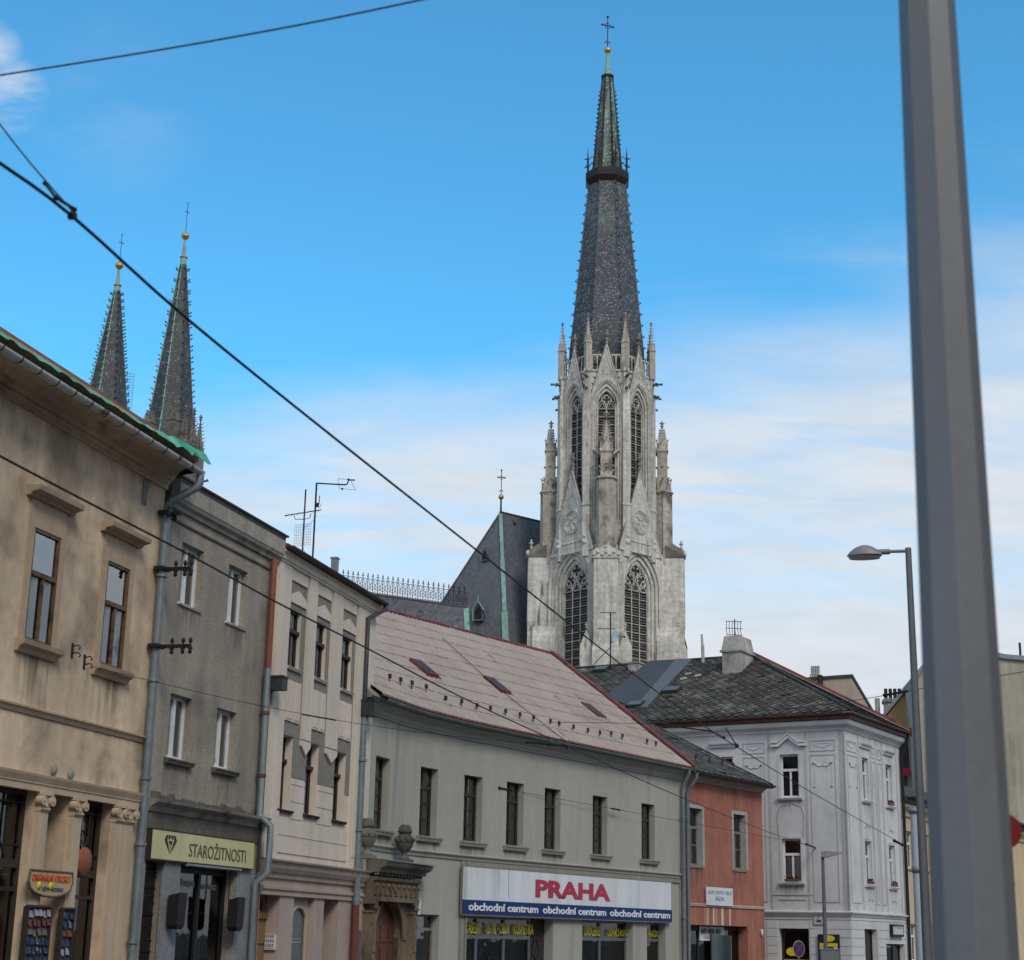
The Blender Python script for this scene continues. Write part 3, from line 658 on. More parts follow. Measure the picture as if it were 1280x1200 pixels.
# antiques sign: light box
u0, u1, z0, z1 = H.rect(180.5, 317.5, 1044, 1077.5, -.14); u0 = max(u0, xl + .05)
zt_, zb_ = H.uv(250, 1044.5, -.14)[1], H.uv(250, 1079, -.14)[1]
sg = thing('shop_sign', 'long pale yellow antiques sign box with black gem emblem over the grey shop', 'sign', H.M)
b = MB(); b.box(u0, u1, -.14, -.03, zb_, zt_); b.obj('light_box', M['signcream'], sg)
b = MB(); b.box(u0-.012, u0-.002, -.135, -.02, zb_-.02, zt_+.02); b.box(u0-.01, u1, -.13, -.02, zb_-.03, zb_-.002); b.box(u0-.01, u1+.01, -.145, -.02, zt_+.002, zt_+.03); b.obj('casing', M['darkwood'], sg)
b = MB(); b.box(u1+.002, u1+.012, -.14, -.03, zb_, zt_); b.box(u1-.06, u1, -.147, -.141, zb_, zt_); b.obj('edge_strip', M['signedge'], sg)
tx0, tx1 = H.uv(236, 1066, -.14)[0], H.uv(307, 1070, -.14)[0]; hh = zt_ - zb_
text_fit('STAROŽITNOSTI', tx0, tx1, zb_+hh*.20, zb_+hh*.80, -.141, M['lettolive'], 'lettering', sg, -.006)
ex, ez = H.uv(213, 1055.5, -.14); e = MB()
def P(pts): e.prism([(ex + x*.52, ez + .03 + z*.30) for x, z in pts], -.148, -.141)
P([(-.5, .15), (-.35, .48), (-.22, .48), (-.3, .2), (-.05, -.55), (0, -.7), (-.16, -.45)]); P([(.5, .15), (.16, -.45), (0, -.7), (.05, -.55), (.3, .2), (.22, .48), (.35, .48)])
P([(-.17, .48), (-.02, .48), (-.06, .25), (-.2, .2)]); P([(.02, .48), (.17, .48), (.2, .2), (.06, .25)]); P([(-.14, .12), (.14, .12), (.1, -.12), (0, .0), (-.1, -.12)]); P([(-.03, -.1), (.03, -.1), (0, -.42)])
e.obj('emblem', M['lettdark'], sg)
# shopfront
b = MB()
x0, x1 = max(xl+.02, H.uv(199, 1130)[0]+.02), H.uv(219, 1130)[0]
b.box(d1, e0-.02, -.06, .02, 0, zsb+.02); b.obj('pier', M['greystone'], h2)
b = MB(); b.box(e1+.02, -.12, -.05, .02, 0, zsb+.02); b.obj('pier', M['greystone'], h2)
dw, dh = e1 - e0, zsb - .05
f = MB(); t = .1
f.box(e0, e0+t, .2, .3, .05, zsb); f.box(e1-t, e1, .2, .3, .05, zsb); f.box(e0+t, e1-t, .2, .3, zsb-t*1.6, zsb); f.box(e0+dw*.52-.05, e0+dw*.52+.05, .19, .3, .05, zsb-t*1.6); f.box(e0+t, e1-t, .2, .3, .05, .4)
sf = f.obj('shop_window', M['iron'], h2)
p = MB(); p.quad((e0+.05, .25, .2), (e1-.05, .25, .2), (e1-.05, .25, zsb-.05), (e0+.05, .25, zsb-.05)); p.obj('pane', M['shopglass'], sf, False)
p = MB(); p.box(e0-.1, e1+.1, .95, 1.0, .05, zsb+.1); p.obj('room', M['void'], sf)
p = MB()
for i in range(1, 15): p.box(e0+dw*i/15-.006, e0+dw*i/15+.006, .42, .43, .1, zsb-.55)
for i in range(1, 22): p.box(e0+.05, e1-.05, .435, .445, .1+i*.11-.005, .1+i*.11+.005)
p.obj('grille', M['iron'], sf)
p = MB()
for q in (.28, .80): p.box(e0+dw*q-.02, e0+dw*q+.02, .46, .49, .1, 2.05)
for z_ in (1.55, 2.05): p.box(e0+dw*.15, e0+dw*.48, .46, .5, z_-.02, z_+.02); p.box(e0+dw*.56, e0+dw*.92, .46, .5, z_-.06, z_-.02)
p.obj('shelf', M['frost'], sf)
text_fit('STAROŽITNOSTI', e0+.16, e0+dw*.46, 2.52, 2.68, .243, M['lettgrey'], 'lettering', sf, .03)
text_fit('STAROŽITNOSTI', e0+dw*.58, e0+dw*.86, 2.49, 2.63, .243, M['lettgrey'], 'lettering', sf, .0)
b = MB(); b.tube([(e0+.1, -.12, zsb-.02), (e1+.05, -.12, zsb-.02)], .03, 6); b.obj('awning_bar', M['greystone'], h2)
gx0, gx1 = max(d0, xl+.12), d1
gt = MB()
for i in range(12): x_ = gx0 + (gx1-gx0)*(i+.5)/12; gt.box(x_-.012, x_+.012, .12, .14, .05, zsb-.02)
for z_ in (.3, 1.0, 1.75, 2.3, 2.75, zsb-.1): gt.box(gx0, gx1, .115, .145, z_-.015, z_+.015)
for i in range(6):
    x_ = gx0 + (gx1-gx0)*(i+.5)/6
    for z_ in (1.35, 2.05, 2.55): gt.tube([(x_ + .09*math.cos(q*.7), .11, z_ + .12*math.sin(q*.7)) for q in range(10)], .01, 5)
gtO = gt.obj('gate', M['iron'], h2); p = MB(); p.box(gx0-.05, gx1+.05, .5, .55, 0, zsb+.05); p.obj('room', M['void'], gtO)
# two black box lamps in front of the shop
for px_, py_, lab in ((220, 1138, 'black box lamp on the pier at the grey shop window\'s left edge'), (294, 1142, 'black box lamp beside the zinc pipe at the grey shop')):
    x_, z_ = H.uv(px_, py_, -.2)
    lp = thing('wall_lamp', lab, 'lamp', H.M @ Matrix.Translation((x_, 0, z_)))
    b = MB(); hw = .17; b.add([(-hw, -.32, -.28), (hw, -.32, -.28), (hw, -.1, -.28), (-hw, -.1, -.28), (-hw, -.34, .34), (hw, -.34, .34), (hw, -.1, .28), (-hw, -.1, .28), (-hw*.6, -.3, -.36), (hw*.6, -.3, -.36), (hw*.6, -.12, -.36), (-hw*.6, -.12, -.36)],
        [(4, 5, 6, 7), (0, 1, 5, 4), (1, 2, 6, 5), (2, 3, 7, 6), (3, 0, 4, 7), (0, 8, 9, 1), (1, 9, 10, 2), (2, 10, 11, 3), (3, 11, 8, 0), (8, 11, 10, 9)]); b.obj('housing', M['iron'], lp)
    b = MB(); b.tube([(0, -.1, .2), (0, -.02, .3), (.02, -.03, 1.1), (-.02, -.03, 1.3)], .014, 6); b.obj('cable', M['wire'], lp)
# red-brown and zinc downpipe between houses 2 and 3
zj = F3.uv(333, 840, -.1)[1]
xr = F3.uv(345, 760, -.12)[0]; xp = F3.uv(331, 843, -.12)[0]

# ================================================================== HOUSE 3: cream, ornamented
H = F3
h3 = thing('town_house', 'narrow three storey cream house with grey roughcast strips and pointed raised panels', 'house', H.M)
xl = -(P34 - P23).length
up_ = [H.rect(360, 375.5, 763.5, 836), H.rect(392.8, 407, 778.5, 849.5), H.rect(426, 439.7, 794, 862)]
lo_ = [H.rect(347, 364, 919, 1012), H.rect(380.6, 397, 928.5, 1019), H.rect(416, 431, 939.5, 1025)]
def avg(rs): return (sum(r[1]-r[0] for r in rs)/len(rs), sum(r[2] for r in rs)/len(rs), sum(r[3] for r in rs)/len(rs), [(r[0]+r[1])/2 for r in rs])
uw, uz0, uz1, ucs = avg(up_); lw, lz0, lz1, lcs = avg(lo_)
zo = H.uv(385, 1080)[1]      # shop cornice
zf = H.uv(385, 1122)[1]      # bottom of the frieze
g0 = [H.uv(x, 1160)[0] for x in (318, 348, 365.5, 391, 403.5, 421.5)]
g0[0] = max(g0[0], xl + .12)
ops = [(c-uw/2, c+uw/2, uz0, uz1, .2) for c in ucs] + [(c-lw/2, c+lw/2, lz0, lz1, .24) for c in lcs]
opg = [(g0[0], g0[1], .05, zf, .42), (g0[2], g0[3], .05, zf, .2), (g0[4], g0[5], .05, zf, .6)]
zcb = 10.1
b = MB(); wall(b, xl, 0, zo, zcb+.25, ops); shell(b, xl, 0, 9, zcb+.25); b.obj('wall', M['pink'], h3, False)
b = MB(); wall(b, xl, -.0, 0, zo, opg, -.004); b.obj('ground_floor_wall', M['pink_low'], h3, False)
for cs, w_, z0, z1, q in ((ucs, uw, uz0, uz1, .38), (lcs, lw, lz0, lz1, .34)):
    for c in cs:
        o = window(h3, w_, z1-z0, .10 if z0 > 6 else .19, 'darkwood', fr=.06, transom=q, tcap=.07, mull=((.5, .02, 1-q, .05),), curtain='lace' if z0 < 6 else 'curtain', cz=(.03, .97), cx=((.1, .9),), sill=(.07, .08, .10, 'pink' if z0 > 6 else 'darkwood'))
        o.location = (c, 0, z0)
# raised cream pilasters between sunk roughcast strips
PR = .075
pxs = [(343.5, 361), (384.5, 395), (415.3, 428), (447.5, 466)]
zpe = [H.uv(389, 926, -PR)[1], H.uv(421, 939, -PR)[1]]
zpe = sum(zpe)/2; zq = H.uv(389, 978)[1]
zst3 = sum(H.uv(*k)[1] for k in ((373, 722), (405, 740), (437, 757)))/3
def lev(ys): return sum(H.uv(x, y)[1] for x, y in zip((373, 405, 437), ys))/3
z_tab, z_pt, z_pb = lev((732.5, 748, 763)), lev((740, 757, 774)), lev((758, 774, 791)); z_w0, z_w1 = lev((851.5, 866, 878)), lev((907, 917, 926))
edges = []
for i, (xa, xc) in enumerate(pxs):
    a, c = H.uv(xa, 800, -PR)[0], H.uv(xc, 800, -PR)[0]
    if i == 0: a = xl + .02
    if i == 3: c = -.03
    edges.append((a, c)); z0 = zpe if i in (1, 2) else zo + .02
    b = MB(); b.box(a, c, -PR, .004, z0, zcb)
    if i in (1, 2):
        m_ = (a+c)/2; w_ = (c-a)/2
        b.prism([(m_-w_-.02, zpe-.03), (m_-w_-.02, zpe-.15), (m_, zpe-.36), (m_+w_+.02, zpe-.15), (m_+w_+.02, zpe-.03)], -PR, .0)
    b.obj('wall_pilaster', M['pink'], h3)
    if i in (0, 3):
        b = MB(); b.box(a+(.3 if i == 0 else .18), c-(.2 if i == 0 else .35), -PR-.012, -PR, zo+.3, zcb-.3); b.obj('pilaster_panel', M['pink'], h3)
for i in range(3):
    a, c = edges[i][1], edges[i+1][0]; cx = ucs[i]; hwn = uw/2
    b = MB(); y = -.012
    for (x0, x1, z0, z1) in ((a, cx-hwn, uz0-.02, uz1+.02), (cx+hwn, c, uz0-.02, uz1+.02), (a, c, uz1+.02, zst3), (a, c, zpe, uz0-.02)): b.box(x0, x1, y, .004, z0, z1)
    for (x0, x1) in ((a, a+.08), (c-.08, c)): b.box(x0, x1, y, .004, zst3, zst3+.22)
    b.obj('roughcast_panel', M['rough'], h3)
    b = MB(); b.box(a+.08, c-.08, -.05, .0, z_tab, zst3+.30); b.obj('raised_panel', M['pink'], h3)
    m_ = (a+c)/2; w_ = (c-a)/2*.84; hp = z_pt-z_pb
    b = MB(); b.prism([(m_-w_, z_pb), (m_-w_, z_pb+hp*.5), (m_, z_pt), (m_+w_, z_pb+hp*.5), (m_+w_, z_pb)], -.05, 0); b.obj('raised_panel', M['pink'], h3)
    for q in (-1, 1):
        x0, x1 = sorted((m_+q*.035, m_+q*(c-a)*.37)); b = MB(); b.box(x0, x1, -.045, .0, z_w1, z_w0-.05); b.box(x0+.04, x1-.04, -.058, -.044, z_w1+.05, z_w0-.10); b.obj('raised_panel', M['pink'], h3)
lim = [x for c in lcs for x in (c-lw/2, c+lw/2)]
for k, (a, c) in enumerate(((lim[1], lim[2]), (lim[3], lim[4]))):
    b = MB(); b.box(a, c, -.012, .004, zq, zpe-.02 if zpe < uz0 else zq+1); b.obj('roughcast_panel', M['rough'], h3)
for a, c, z0 in ((edges[0][1]+.0, lim[0], zq+.3), (lim[5], edges[3][0], zq-.1)):
    if c - a > .05: b = MB(); b.box(a, c, -.012, .004, z0, zpe); b.obj('roughcast_panel', M['rough'], h3)
for a, c in ((lim[0], lim[1]), (lim[2], lim[3]), (lim[4], lim[5])):
    if zpe - lz1 > .03: b = MB(); b.box(a, c, -.012, .004, lz1, zpe); b.obj('roughcast_panel', M['rough'], h3)
k = 0; z_ = zo + .18
while z_ < zq - .1:
    z1_ = min(z_+.40, zq-.02); segs = [(edges[0][1]+.01, edges[3][0]-.01)] if z1_ < lz0 - .1 else [(lim[1]+.02, lim[2]-.02), (lim[3]+.02, lim[4]-.02)]
    for a, c in segs: b = MB(); b.box(a, c, -.026, .004, z_, z1_-.02); b.obj('banding', M['pink'], h3)
    z_ += .40
zgu = Fac(F3.at(0, -.30), F3.az).uv(413, 715)[1]
b = MB(); b.sweep([(-.04, zcb-.02), (.10, zcb), (.11, zcb+.05), (.14, zcb+.06), (.145, zgu-.10), (.2, zgu-.07), (.2, zgu-.02), (-.1, zgu)], [(xl, 0), (0.0, 0)]); b.obj('cornice', M['pink'], h3)
b = MB(); b.sweep(gutter_prof(.30, zgu+.06, .08), [(xl-.0, 0), (.12, 0)]); b.obj('gutter', M['zinc_dark'], h3)
b = MB(); b.sweep([(.27, zgu+.06), (.27, zgu+.10), (-3.8, zgu+1.36), (-9, zgu+.4), (-9, zgu-.1), (.2, zgu+.0)], [(xl+.02, 0), (0.1, 0)]); ro = b.obj('roof', M['redtin'], h3)
def roofstub(px_, y0_, y1_, w_, k, m_, nm, parent, F):
    x_, z1 = F.uv(px_, y0_, k); b = MB(); b.box(x_-w_/2, x_+w_/2, k-w_/2, k+w_/2, z1-2.0, z1-.05); b.box(x_-w_/2-.02, x_+w_/2+.02, k-w_/2-.02, k+w_/2+.02, z1-.05, z1); b.obj(nm, M[m_], parent)
roofstub(419, 697, 715, .17, 1.2, 'zinc', 'vent_pipe', ro, H)
roofstub(362, 683, 690, .14, .5, 'zinc_dark', 'vent_pipe', ro, H)
# shop cornice and frieze
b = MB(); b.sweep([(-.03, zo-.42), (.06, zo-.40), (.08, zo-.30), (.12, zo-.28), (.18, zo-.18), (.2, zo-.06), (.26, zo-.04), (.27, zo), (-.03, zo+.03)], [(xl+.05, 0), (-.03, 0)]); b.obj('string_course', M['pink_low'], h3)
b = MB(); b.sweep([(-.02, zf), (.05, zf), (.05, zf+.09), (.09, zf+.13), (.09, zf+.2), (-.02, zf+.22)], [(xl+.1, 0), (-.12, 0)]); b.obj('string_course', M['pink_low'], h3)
# panelled door with fanlight
a, c = g0[0], g0[1]; f = MB(); y = .32
f.box(a, c, y, y+.08, .05, 1.95); f.box(a, c, y-.05, y+.08, 1.95, 2.08); f.box(a, c, y+.0, y+.08, 2.08, zf)
dr = f.obj('door', M['door2'], h3)
f = MB(); wd = c-a
for x0_, x1_ in ((.06, .40), (.46, .94)):
    for z0_, z1_ in ((.2, .85), (.95, 1.3), (1.4, 1.85)): f.box(a+wd*x0_, a+wd*x1_, y-.03, y-.002, z0_, z1_)
f.obj('door_panel', M['door2'], dr)
f = MB(); n = 10; r_ = wd*.40; cx = a + wd*.4
f.prism([(cx-r_, 2.12)] + [(cx - r_*math.cos(math.pi*i/n), 2.12 + .45*math.sin(math.pi*i/n)) for i in range(1, n)] + [(cx+r_, 2.12)], y-.012, y-.002); f.obj('fanlight', M['void'], dr)
# arched window and recess
a, c = g0[2], g0[3]; y = .17; mid = (a+c)/2; wd = c-a; zs_ = 1.9; ro_ = wd*.38
arch = [(mid-ro_, .05), (mid-ro_, zs_)] + [(mid - ro_*math.cos(math.pi*i/12), zs_ + (zf-.22-zs_)*math.sin(math.pi*i/12)) for i in range(1, 12)] + [(mid+ro_, zs_), (mid+ro_, .05)]
f = MB(); f.prism(arch, y, y+.03); aw = f.obj('arched_window', M['shutterglass'], h3)
f = MB(); f.add([(x_, y-.05, z_) for x_, z_ in [(a, .05), (a, zf), (c, zf), (c, .05)] + arch[::-1]], [tuple(range(4 + len(arch)))]); f.tube([(x_, y-.03, z_) for x_, z_ in arch], .05, 6)
f.box(mid-ro_*.6, mid+ro_*.6, y-.012, y-.004, 1.42, 1.45); f.box(mid-ro_*.7, mid+ro_*.6, y-.012, y-.004, 1.5, 1.52); f.obj('arch_surround', M['pink_low'], aw, False)
f = MB(); f.box(g0[4]-.1, g0[5]+.1, .57, .62, 0, zf+.1); f.obj('door', M['grey_dark'], h3)
x0, x1, z0, z1 = H.rect(334.5, 345, 1168, 1187, .2)
f = MB(); x1 = g0[1] - .01; f.box(x1-.06, x1, .03, .30, z0, z1); f.box(x1-.075, x1-.061, .05, .28, z0+.04, z1-.04); f.obj('meter_box', M['paper'], h3)
f = MB()
for r_ in range(3):
    for s__ in range(4): f.box(x1-.085, x1-.076, .06+s__*.055, .10+s__*.055, z0+.07+r_*.1, z0+.13+r_*.1)
f.obj('meter_label', M['lettgrey'], bpy.data.objects['meter_box'])
f = MB(); f.box(-.42, -.10, -.05, .01, .05, 1.75); f.box(-.38, -.14, -.06, -.049, .1, 1.6); f.obj('cabinet', M['grey_dark'], h3)
# pipes between 2 and 3
x = xl + .16; yo = -.13
ztp = H.uv(345.5, 700, yo)[1]; zj = H.uv(334, 838, yo)[1]; zb1 = H.uv(320, 1018, yo)[1]; zb2 = H.uv(318, 1032, yo)[1]; zb3 = H.uv(318, 1090, yo)[1]; zb4 = H.uv(312, 1103, yo)[1]
xx = H.uv(339, 770, yo)[0]
pipe(h3, [(xx, yo, ztp), (xx, yo, zj+.05)], .075, 'rust_pipe')
pipe(h3, [(xx+.02, yo, zj+.12), (xx-.02, yo-.0, zj-.1), (xx-.02, yo, zb1), (xx+.06, yo-.26, zb2), (xx+.06, yo-.26, zb3), (xx-.06, yo-.03, zb4), (xx-.06, yo-.03, 0)], .08, 'zinc', rings=[((xx-.02, yo, z_), (xx-.02, yo, z_+.07)) for z_ in (zj-1.0, zj-2.4)], ring_m='maroon')
pipe(h3, [(xx+.16, yo+.02, zj-.2), (xx+.16, yo+.02, zb3)], .04, 'zinc_dark'); pipe(h3, [(xx+.17, yo+.02, zb3-.1), (xx+.17, yo+.02, 0)], .06, 'maroon')
hx, hz = H.uv(342, 853, -.2); b = MB(); b.box(hx-.02, hx+.30, -.42, -.06, hz-.16, hz+.12); b.box(hx-.04, hx+.32, -.44, -.04, hz+.121, hz+.16); b.obj('rainwater_head', M['zinc_dark'], h3)
# pipes between 3 and 4
yo = -.14; p0 = H.uv(469, 757, -.44); xx = H.uv(459, 800, yo)[0]; zh = H.uv(462, 888, yo)[1]
pipe(h3, [(.05, -.30, zgu+.0), (.05, -.30, zgu-.12), (xx, yo, zgu-.55), (xx, yo, zh+.2)], .065, 'zinc_dark')
b = MB(); b.box(xx-.12, xx+.34, -.45, -.04, zh-.2, zh+.18); b.box(xx-.14, xx+.36, -.47, -.03, zh+.181, zh+.22); b.obj('rainwater_head', M['zinc_dark'], h3)
zr_ = H.uv(447, 1132, yo)[1]
pipe(h3, [(xx+.03, yo-.02, zh-.15), (xx+.0, yo, zh-.5), (xx, yo, zr_)], .095, 'zinc', rings=[((xx, yo, z_), (xx, yo, z_+.06)) for z_ in (zh-1.4, zh-3.2, zr_+.9)])
pipe(h3, [(xx, yo, zr_+.02), (xx, yo, 0)], .10, 'maroon')

# aerials on the roof behind
def aerial_at(px_, py_, D):
    return at_dist(px_, py_, D)
A0 = at_dist(378, 689, 41.0); A1 = at_dist(384, 612, 41.0); hA = A1.z - A0.z
an = thing('roof_aerial', 'shorter rusty mast with a slanting yagi aerial and wire grid on the cream house roof', 'aerial', Matrix.Translation((A0.x, A0.y, A0.z - .6)))
b = MB(); b.tube([(0, 0, 0), (0, 0, hA + .6)], .022, 6); b.obj('mast', M['wirered'], an)
b = MB(); zz = hA*.62 + .6; b.tube([(-.48, -.2, zz-.14), (.40, .2, zz+.14)], .014, 6); b.tube([(-.25, -.1, zz-.1), (-.22, -.1, zz-.2), (0, 0, zz-.17), (.13, .07, zz-.12), (.16, .08, zz)], .01, 6)
for q in range(7): t = -.42 + q*.13; b.tube([(t-.06, t*.42+.14, zz+t*.3), (t+.06, t*.42-.14, zz+t*.3)], .006, 4)
b.obj('yagi', M['wire'], an)
b = MB()
for q in range(9): b.tube([(-.24, .1, .75+q*.07), (.20, -.1, .75+q*.07)], .0035, 4)
for q in range(9): b.tube([(-.24+q*.055, .1-q*.025, .75), (-.24+q*.055, .1-q*.025, 1.31)], .0035, 4)
b.tube([(0, 0, 1.2), (.24, .1, 1.45)], .006, 4); b.tube([(0, 0, .7), (.18, .1, .35)], .006, 4); b.obj('grid_reflector', M['frost'], an)
B0 = at_dist(391, 694, 41.6); B1 = at_dist(395, 604, 41.6); hB = B1.z - B0.z; s_ = hB / 88
an = thing('roof_aerial', 'taller dark mast with a bent side arm and loop aerial on the cream house roof', 'aerial', Matrix.Translation((B0.x, B0.y, B0.z - .6)))
b = MB(); b.tube([(0, 0, 0), (0, 0, hB + .6)], .026, 6); b.obj('mast', M['wire'], an)
b = MB(); b.tube([(0, 0, hB+.6), (33*s_, .1, hB+.6-.0), (36*s_, .1, hB+.6+1*s_), (37.5*s_, .1, hB+.6+6*s_), (44*s_, .25, hB+.6+8*s_)], .02, 6); b.obj('arm', M['wire'], an)
b = MB(); z_ = hB + .6; b.tube([(36*s_, .1, z_+7*s_), (25*s_, 0, z_+6*s_), (28*s_, -.1, z_-7*s_), (46*s_, .2, z_-5*s_), (40*s_, .2, z_+6*s_)], .007, 5)
b.sphere((31*s_, -.05, z_-7*s_), .03, 6); b.sphere((37.5*s_, .1, z_+6.5*s_), .035, 6); b.obj('loop', M['wire'], an)
b = MB(); z_ = hB*.70+.6; b.box(-.01, .09, -.04, .04, z_-.06, z_+.04); b.tube([(.09, 0, z_), (.1, 0, z_+.25)], .012, 5); b.tube([(.1, .0, z_-.1), (.16, .05, z_+.05)], .006, 4); b.obj('bracket', M['wire'], an)

# ================================================================== HOUSE 4: long grey house with the pale roof
H = F4
h4 = thing('commercial_house', 'long two storey grey green house with pale pink sheet roof and a stone arched doorway', 'house', H.M)
I4 = H.M.inverted()
def loc4(F, u, k=0.0):
    p = I4 @ F.at(u, k); return (p.x, p.y)
uL = F4c.uv(458, 1000)[0]
wins = [(F4c, F4c.rect(470, 484.5, 948, 1037)), (F4b, F4b.rect(524, 547.5, 959.5, 1045))] + [(F4, F4.rect(*q)) for q in ((580, 602, 969.5, 1050.5), (633, 654.3, 978.5, 1056.5), (680.8, 700.3, 986, 1062), (740.2, 759.6, 995.2, 1068.5), (801.8, 818.6, 1005, 1075.5))]
mw = sum(r[1]-r[0] for f, r in wins[2:]) / 5; z0w = sum(r[2] for f, r in wins[2:]) / 5; z1w = sum(r[3] for f, r in wins[2:]) / 5
cen = [(f, (r[0]+r[1])/2) for f, r in wins]
zsc = F4.uv(700, 1081)[1]           # string course above the shop sign
# ground floor openings on the main plane
sx = lambda x, y=1185: F4.uv(x, y)[0]
zst = F4.uv(740, 1151)[1]
gops = [(sx(581), sx(691), .05, zst, .35), (sx(727.6), sx(791), .05, zst, .35), (sx(808.7), sx(832), .05, zst, .35)]
b = MB()
wall(b, uB, 0, 0, 7.65, [(c-mw/2, c+mw/2, z0w, z1w, .3) for f, c in cen if f is F4] + gops)
sm0, sm1, smz0, smz1 = F4b.rect(517, 548, 1143, 1235); smz0 = .6
b.M = I4 @ F4b.M
wall(b, uC, 0, 0, 7.65, [(c-mw/2, c+mw/2, z0w, z1w, .3) for f, c in cen if f is F4b] + [(sm0, sm1, smz0, smz1, .3)])
b.M = I4 @ F4c.M
pa, pc = F4c.uv(459.5, 1160)[0], F4c.uv(498, 1160)[0]
zap = F4c.uv(477, 1121)[1]
wall(b, uL, 0, 0, 7.65, [(c-mw/2, c+mw/2, z0w, z1w, .3) for f, c in cen if f is F4c] + [(max(pa, uL+.1), pc, .0, zap+.1, .35)])
b.M = None
pl = loc4(F4c, uL); D4 = 11.5
b.quad((pl[0], pl[1], 0), (pl[0], pl[1], 7.65), (pl[0]-1, D4, 7.65), (pl[0]-1, D4, 0)); b.quad((0, D4, 0), (pl[0]-1, D4, 0), (pl[0]-1, D4, 7.65), (0, D4, 7.65))
b.add([(0, 0, 0), (0, 0, 7.65), (0, 5.75, 12.4), (0, D4, 7.65), (0, D4, 0)], [(0, 1, 2, 3, 4)])
b.obj('wall', M['praha'], h4, False)
for f, c in cen:
    o = window(h4, mw, z1w-z0w, .22, 'darkwood', fr=.07, transom=.29, mull=((.5, .02, .98, .05),), bars=((.05, .95, .25, .03), (.05, .95, .48, .03)), curtain='lace', cz=(.03, .97), cx=((.12, .97),), sill=(.16, .16, .14, 'praha_trim'))
    place(o, f, H, c, z0w); stain(o, mw+.34, random.uniform(.5, 1.0), -.16)
path4 = [pl, loc4(F4b, uC), (uB, 0), (0, 0)]
b = MB(); b.sweep([(-.05, 7.36), (.05, 7.38), (.06, 7.43), (.09, 7.45), (.12, 7.55), (.22, 7.61), (.24, 7.65), (.34, 7.67), (.36, 7.715), (-.05, 7.72)], path4); b.obj('cornice', M['praha'], h4)
zg4 = 7.80
# smooth curved gutter
def smooth(path, off, n=6):
    P_ = [Vector(p) for p in path]; out = [P_[0]]
    for i in range(1, len(P_)-1):
        a, c = P_[i].lerp(P_[i-1], .38), P_[i].lerp(P_[i+1], min(.38, 2.0/(P_[i+1]-P_[i]).length))
        for k in range(n+1):
            t = k/n; out.append(a*(1-t)**2 + P_[i]*2*t*(1-t) + c*t*t)
    out.append(P_[-1]); return [(p.x, p.y) for p in out]
sp4 = smooth(path4, 0)
sp4 = [sp4[0]] + sp4[1:]
b = MB(); b.sweep(gutter_prof(.45, zg4, .085), sp4 ); gt = b.obj('gutter', M['pipe_green'], h4)
# roof sheet: rows and ribs
ridgeR = Vector((0, 5.75, 12.59)); ridgeL = Vector((-19.5, 5.75, 12.30))
ev = [Vector((p[0], p[1], 0)) for p in sp4]
def eave_at(t):   # offset eave line, t in 0..1 by x
    x = pl[0]-.42 + (0 - pl[0]+.42) * t
    for i in range(len(ev)-1):
        if ev[i].x <= x <= ev[i+1].x or i == len(ev)-2 or (i == 0 and x < ev[0].x):
            q = (x-ev[i].x)/(ev[i+1].x-ev[i].x); p = ev[i].lerp(ev[i+1], q); d = (ev[i+1]-ev[i]).normalized()
            return Vector((p.x + d.y*.50, p.y - d.x*.50, zg4+.06))
NR, NC = 10, 84; b = MB(); rn = []
for r_ in range(NR):
    f0, f1 = r_/NR, (r_+1)/NR
    vs = []; fs = []
    for c_ in range(NC*3+1):
        t = c_/(NC*3); e = eave_at(t); k = ridgeL.lerp(ridgeR, t)
        rib = .03 if c_ % 3 == 0 else 0.0; jj = .006*math.sin(c_*1.7+r_) + (.015 if random.Random(c_//3*17+r_*5).random() < .04 else 0)
        p0, p1 = e.lerp(k, f0), e.lerp(k, min(1, f1+.004)); up = Vector((0, -.6, .8))
        vs += [p0 + up*(.020+rib+jj), p1 + up*(rib+jj), p0 + up*(-.01)]
    for c_ in range(NC*3):
        fs.append((c_*3, c_*3+3, c_*3+4, c_*3+1)); fs.append((c_*3+2, c_*3+5, c_*3+3, c_*3))
        v = random.random(); rn += [v*.5+.25+.5*(random.Random(c_//3*31+r_*7).random()-.5), .3]
    b.add(vs, fs)
b.rnd = rn
e0_, e1_ = eave_at(0), eave_at(1)
ro4 = b.obj('roof', M['pinkroof'], h4, False)
b = MB(); b.quad((ridgeL.x, 5.75, 12.30), (0, 5.75, 12.59), (0, D4+.4, zg4), (ridgeL.x, D4+.4, zg4)); b.obj('back_slope', M['pinkroof'], ro4)
nrm = Vector((0, -.65, .76))
b = MB(); b.tube([ridgeL + Vector((0, 0, .03)), ridgeR + Vector((0, 0, .03))], .07, 8); b.obj('ridge_cap', M['redtin'], ro4)
b = MB(); lo = e1_; b.add([tuple(lo + Vector((dx, -.05, dz))) for dx, dz in ((-.16, .05), (.10, .05), (.10, .16), (-.16, .13))] + [tuple(ridgeR + Vector((dx, .0, dz))) for dx, dz in ((-.16, .05), (.10, .05), (.10, .16), (-.16, .13))],
    [(0, 1, 2, 3), (7, 6, 5, 4), (0, 4, 5, 1), (1, 5, 6, 2), (2, 6, 7, 3), (3, 7, 4, 0)]); b.add([tuple(lo + Vector((.10, 0, .12))), tuple(lo + Vector((.10, 0, -.3))), tuple(ridgeR + Vector((.10, 0, -.3))), tuple(ridgeR + Vector((.10, 0, .12)))], [(0, 1, 2, 3)])
b.obj('verge_flashing', M['redtin'], ro4)
b = MB()   # ragged red drip edge
pts = [eave_at(i/60) for i in range(61)]
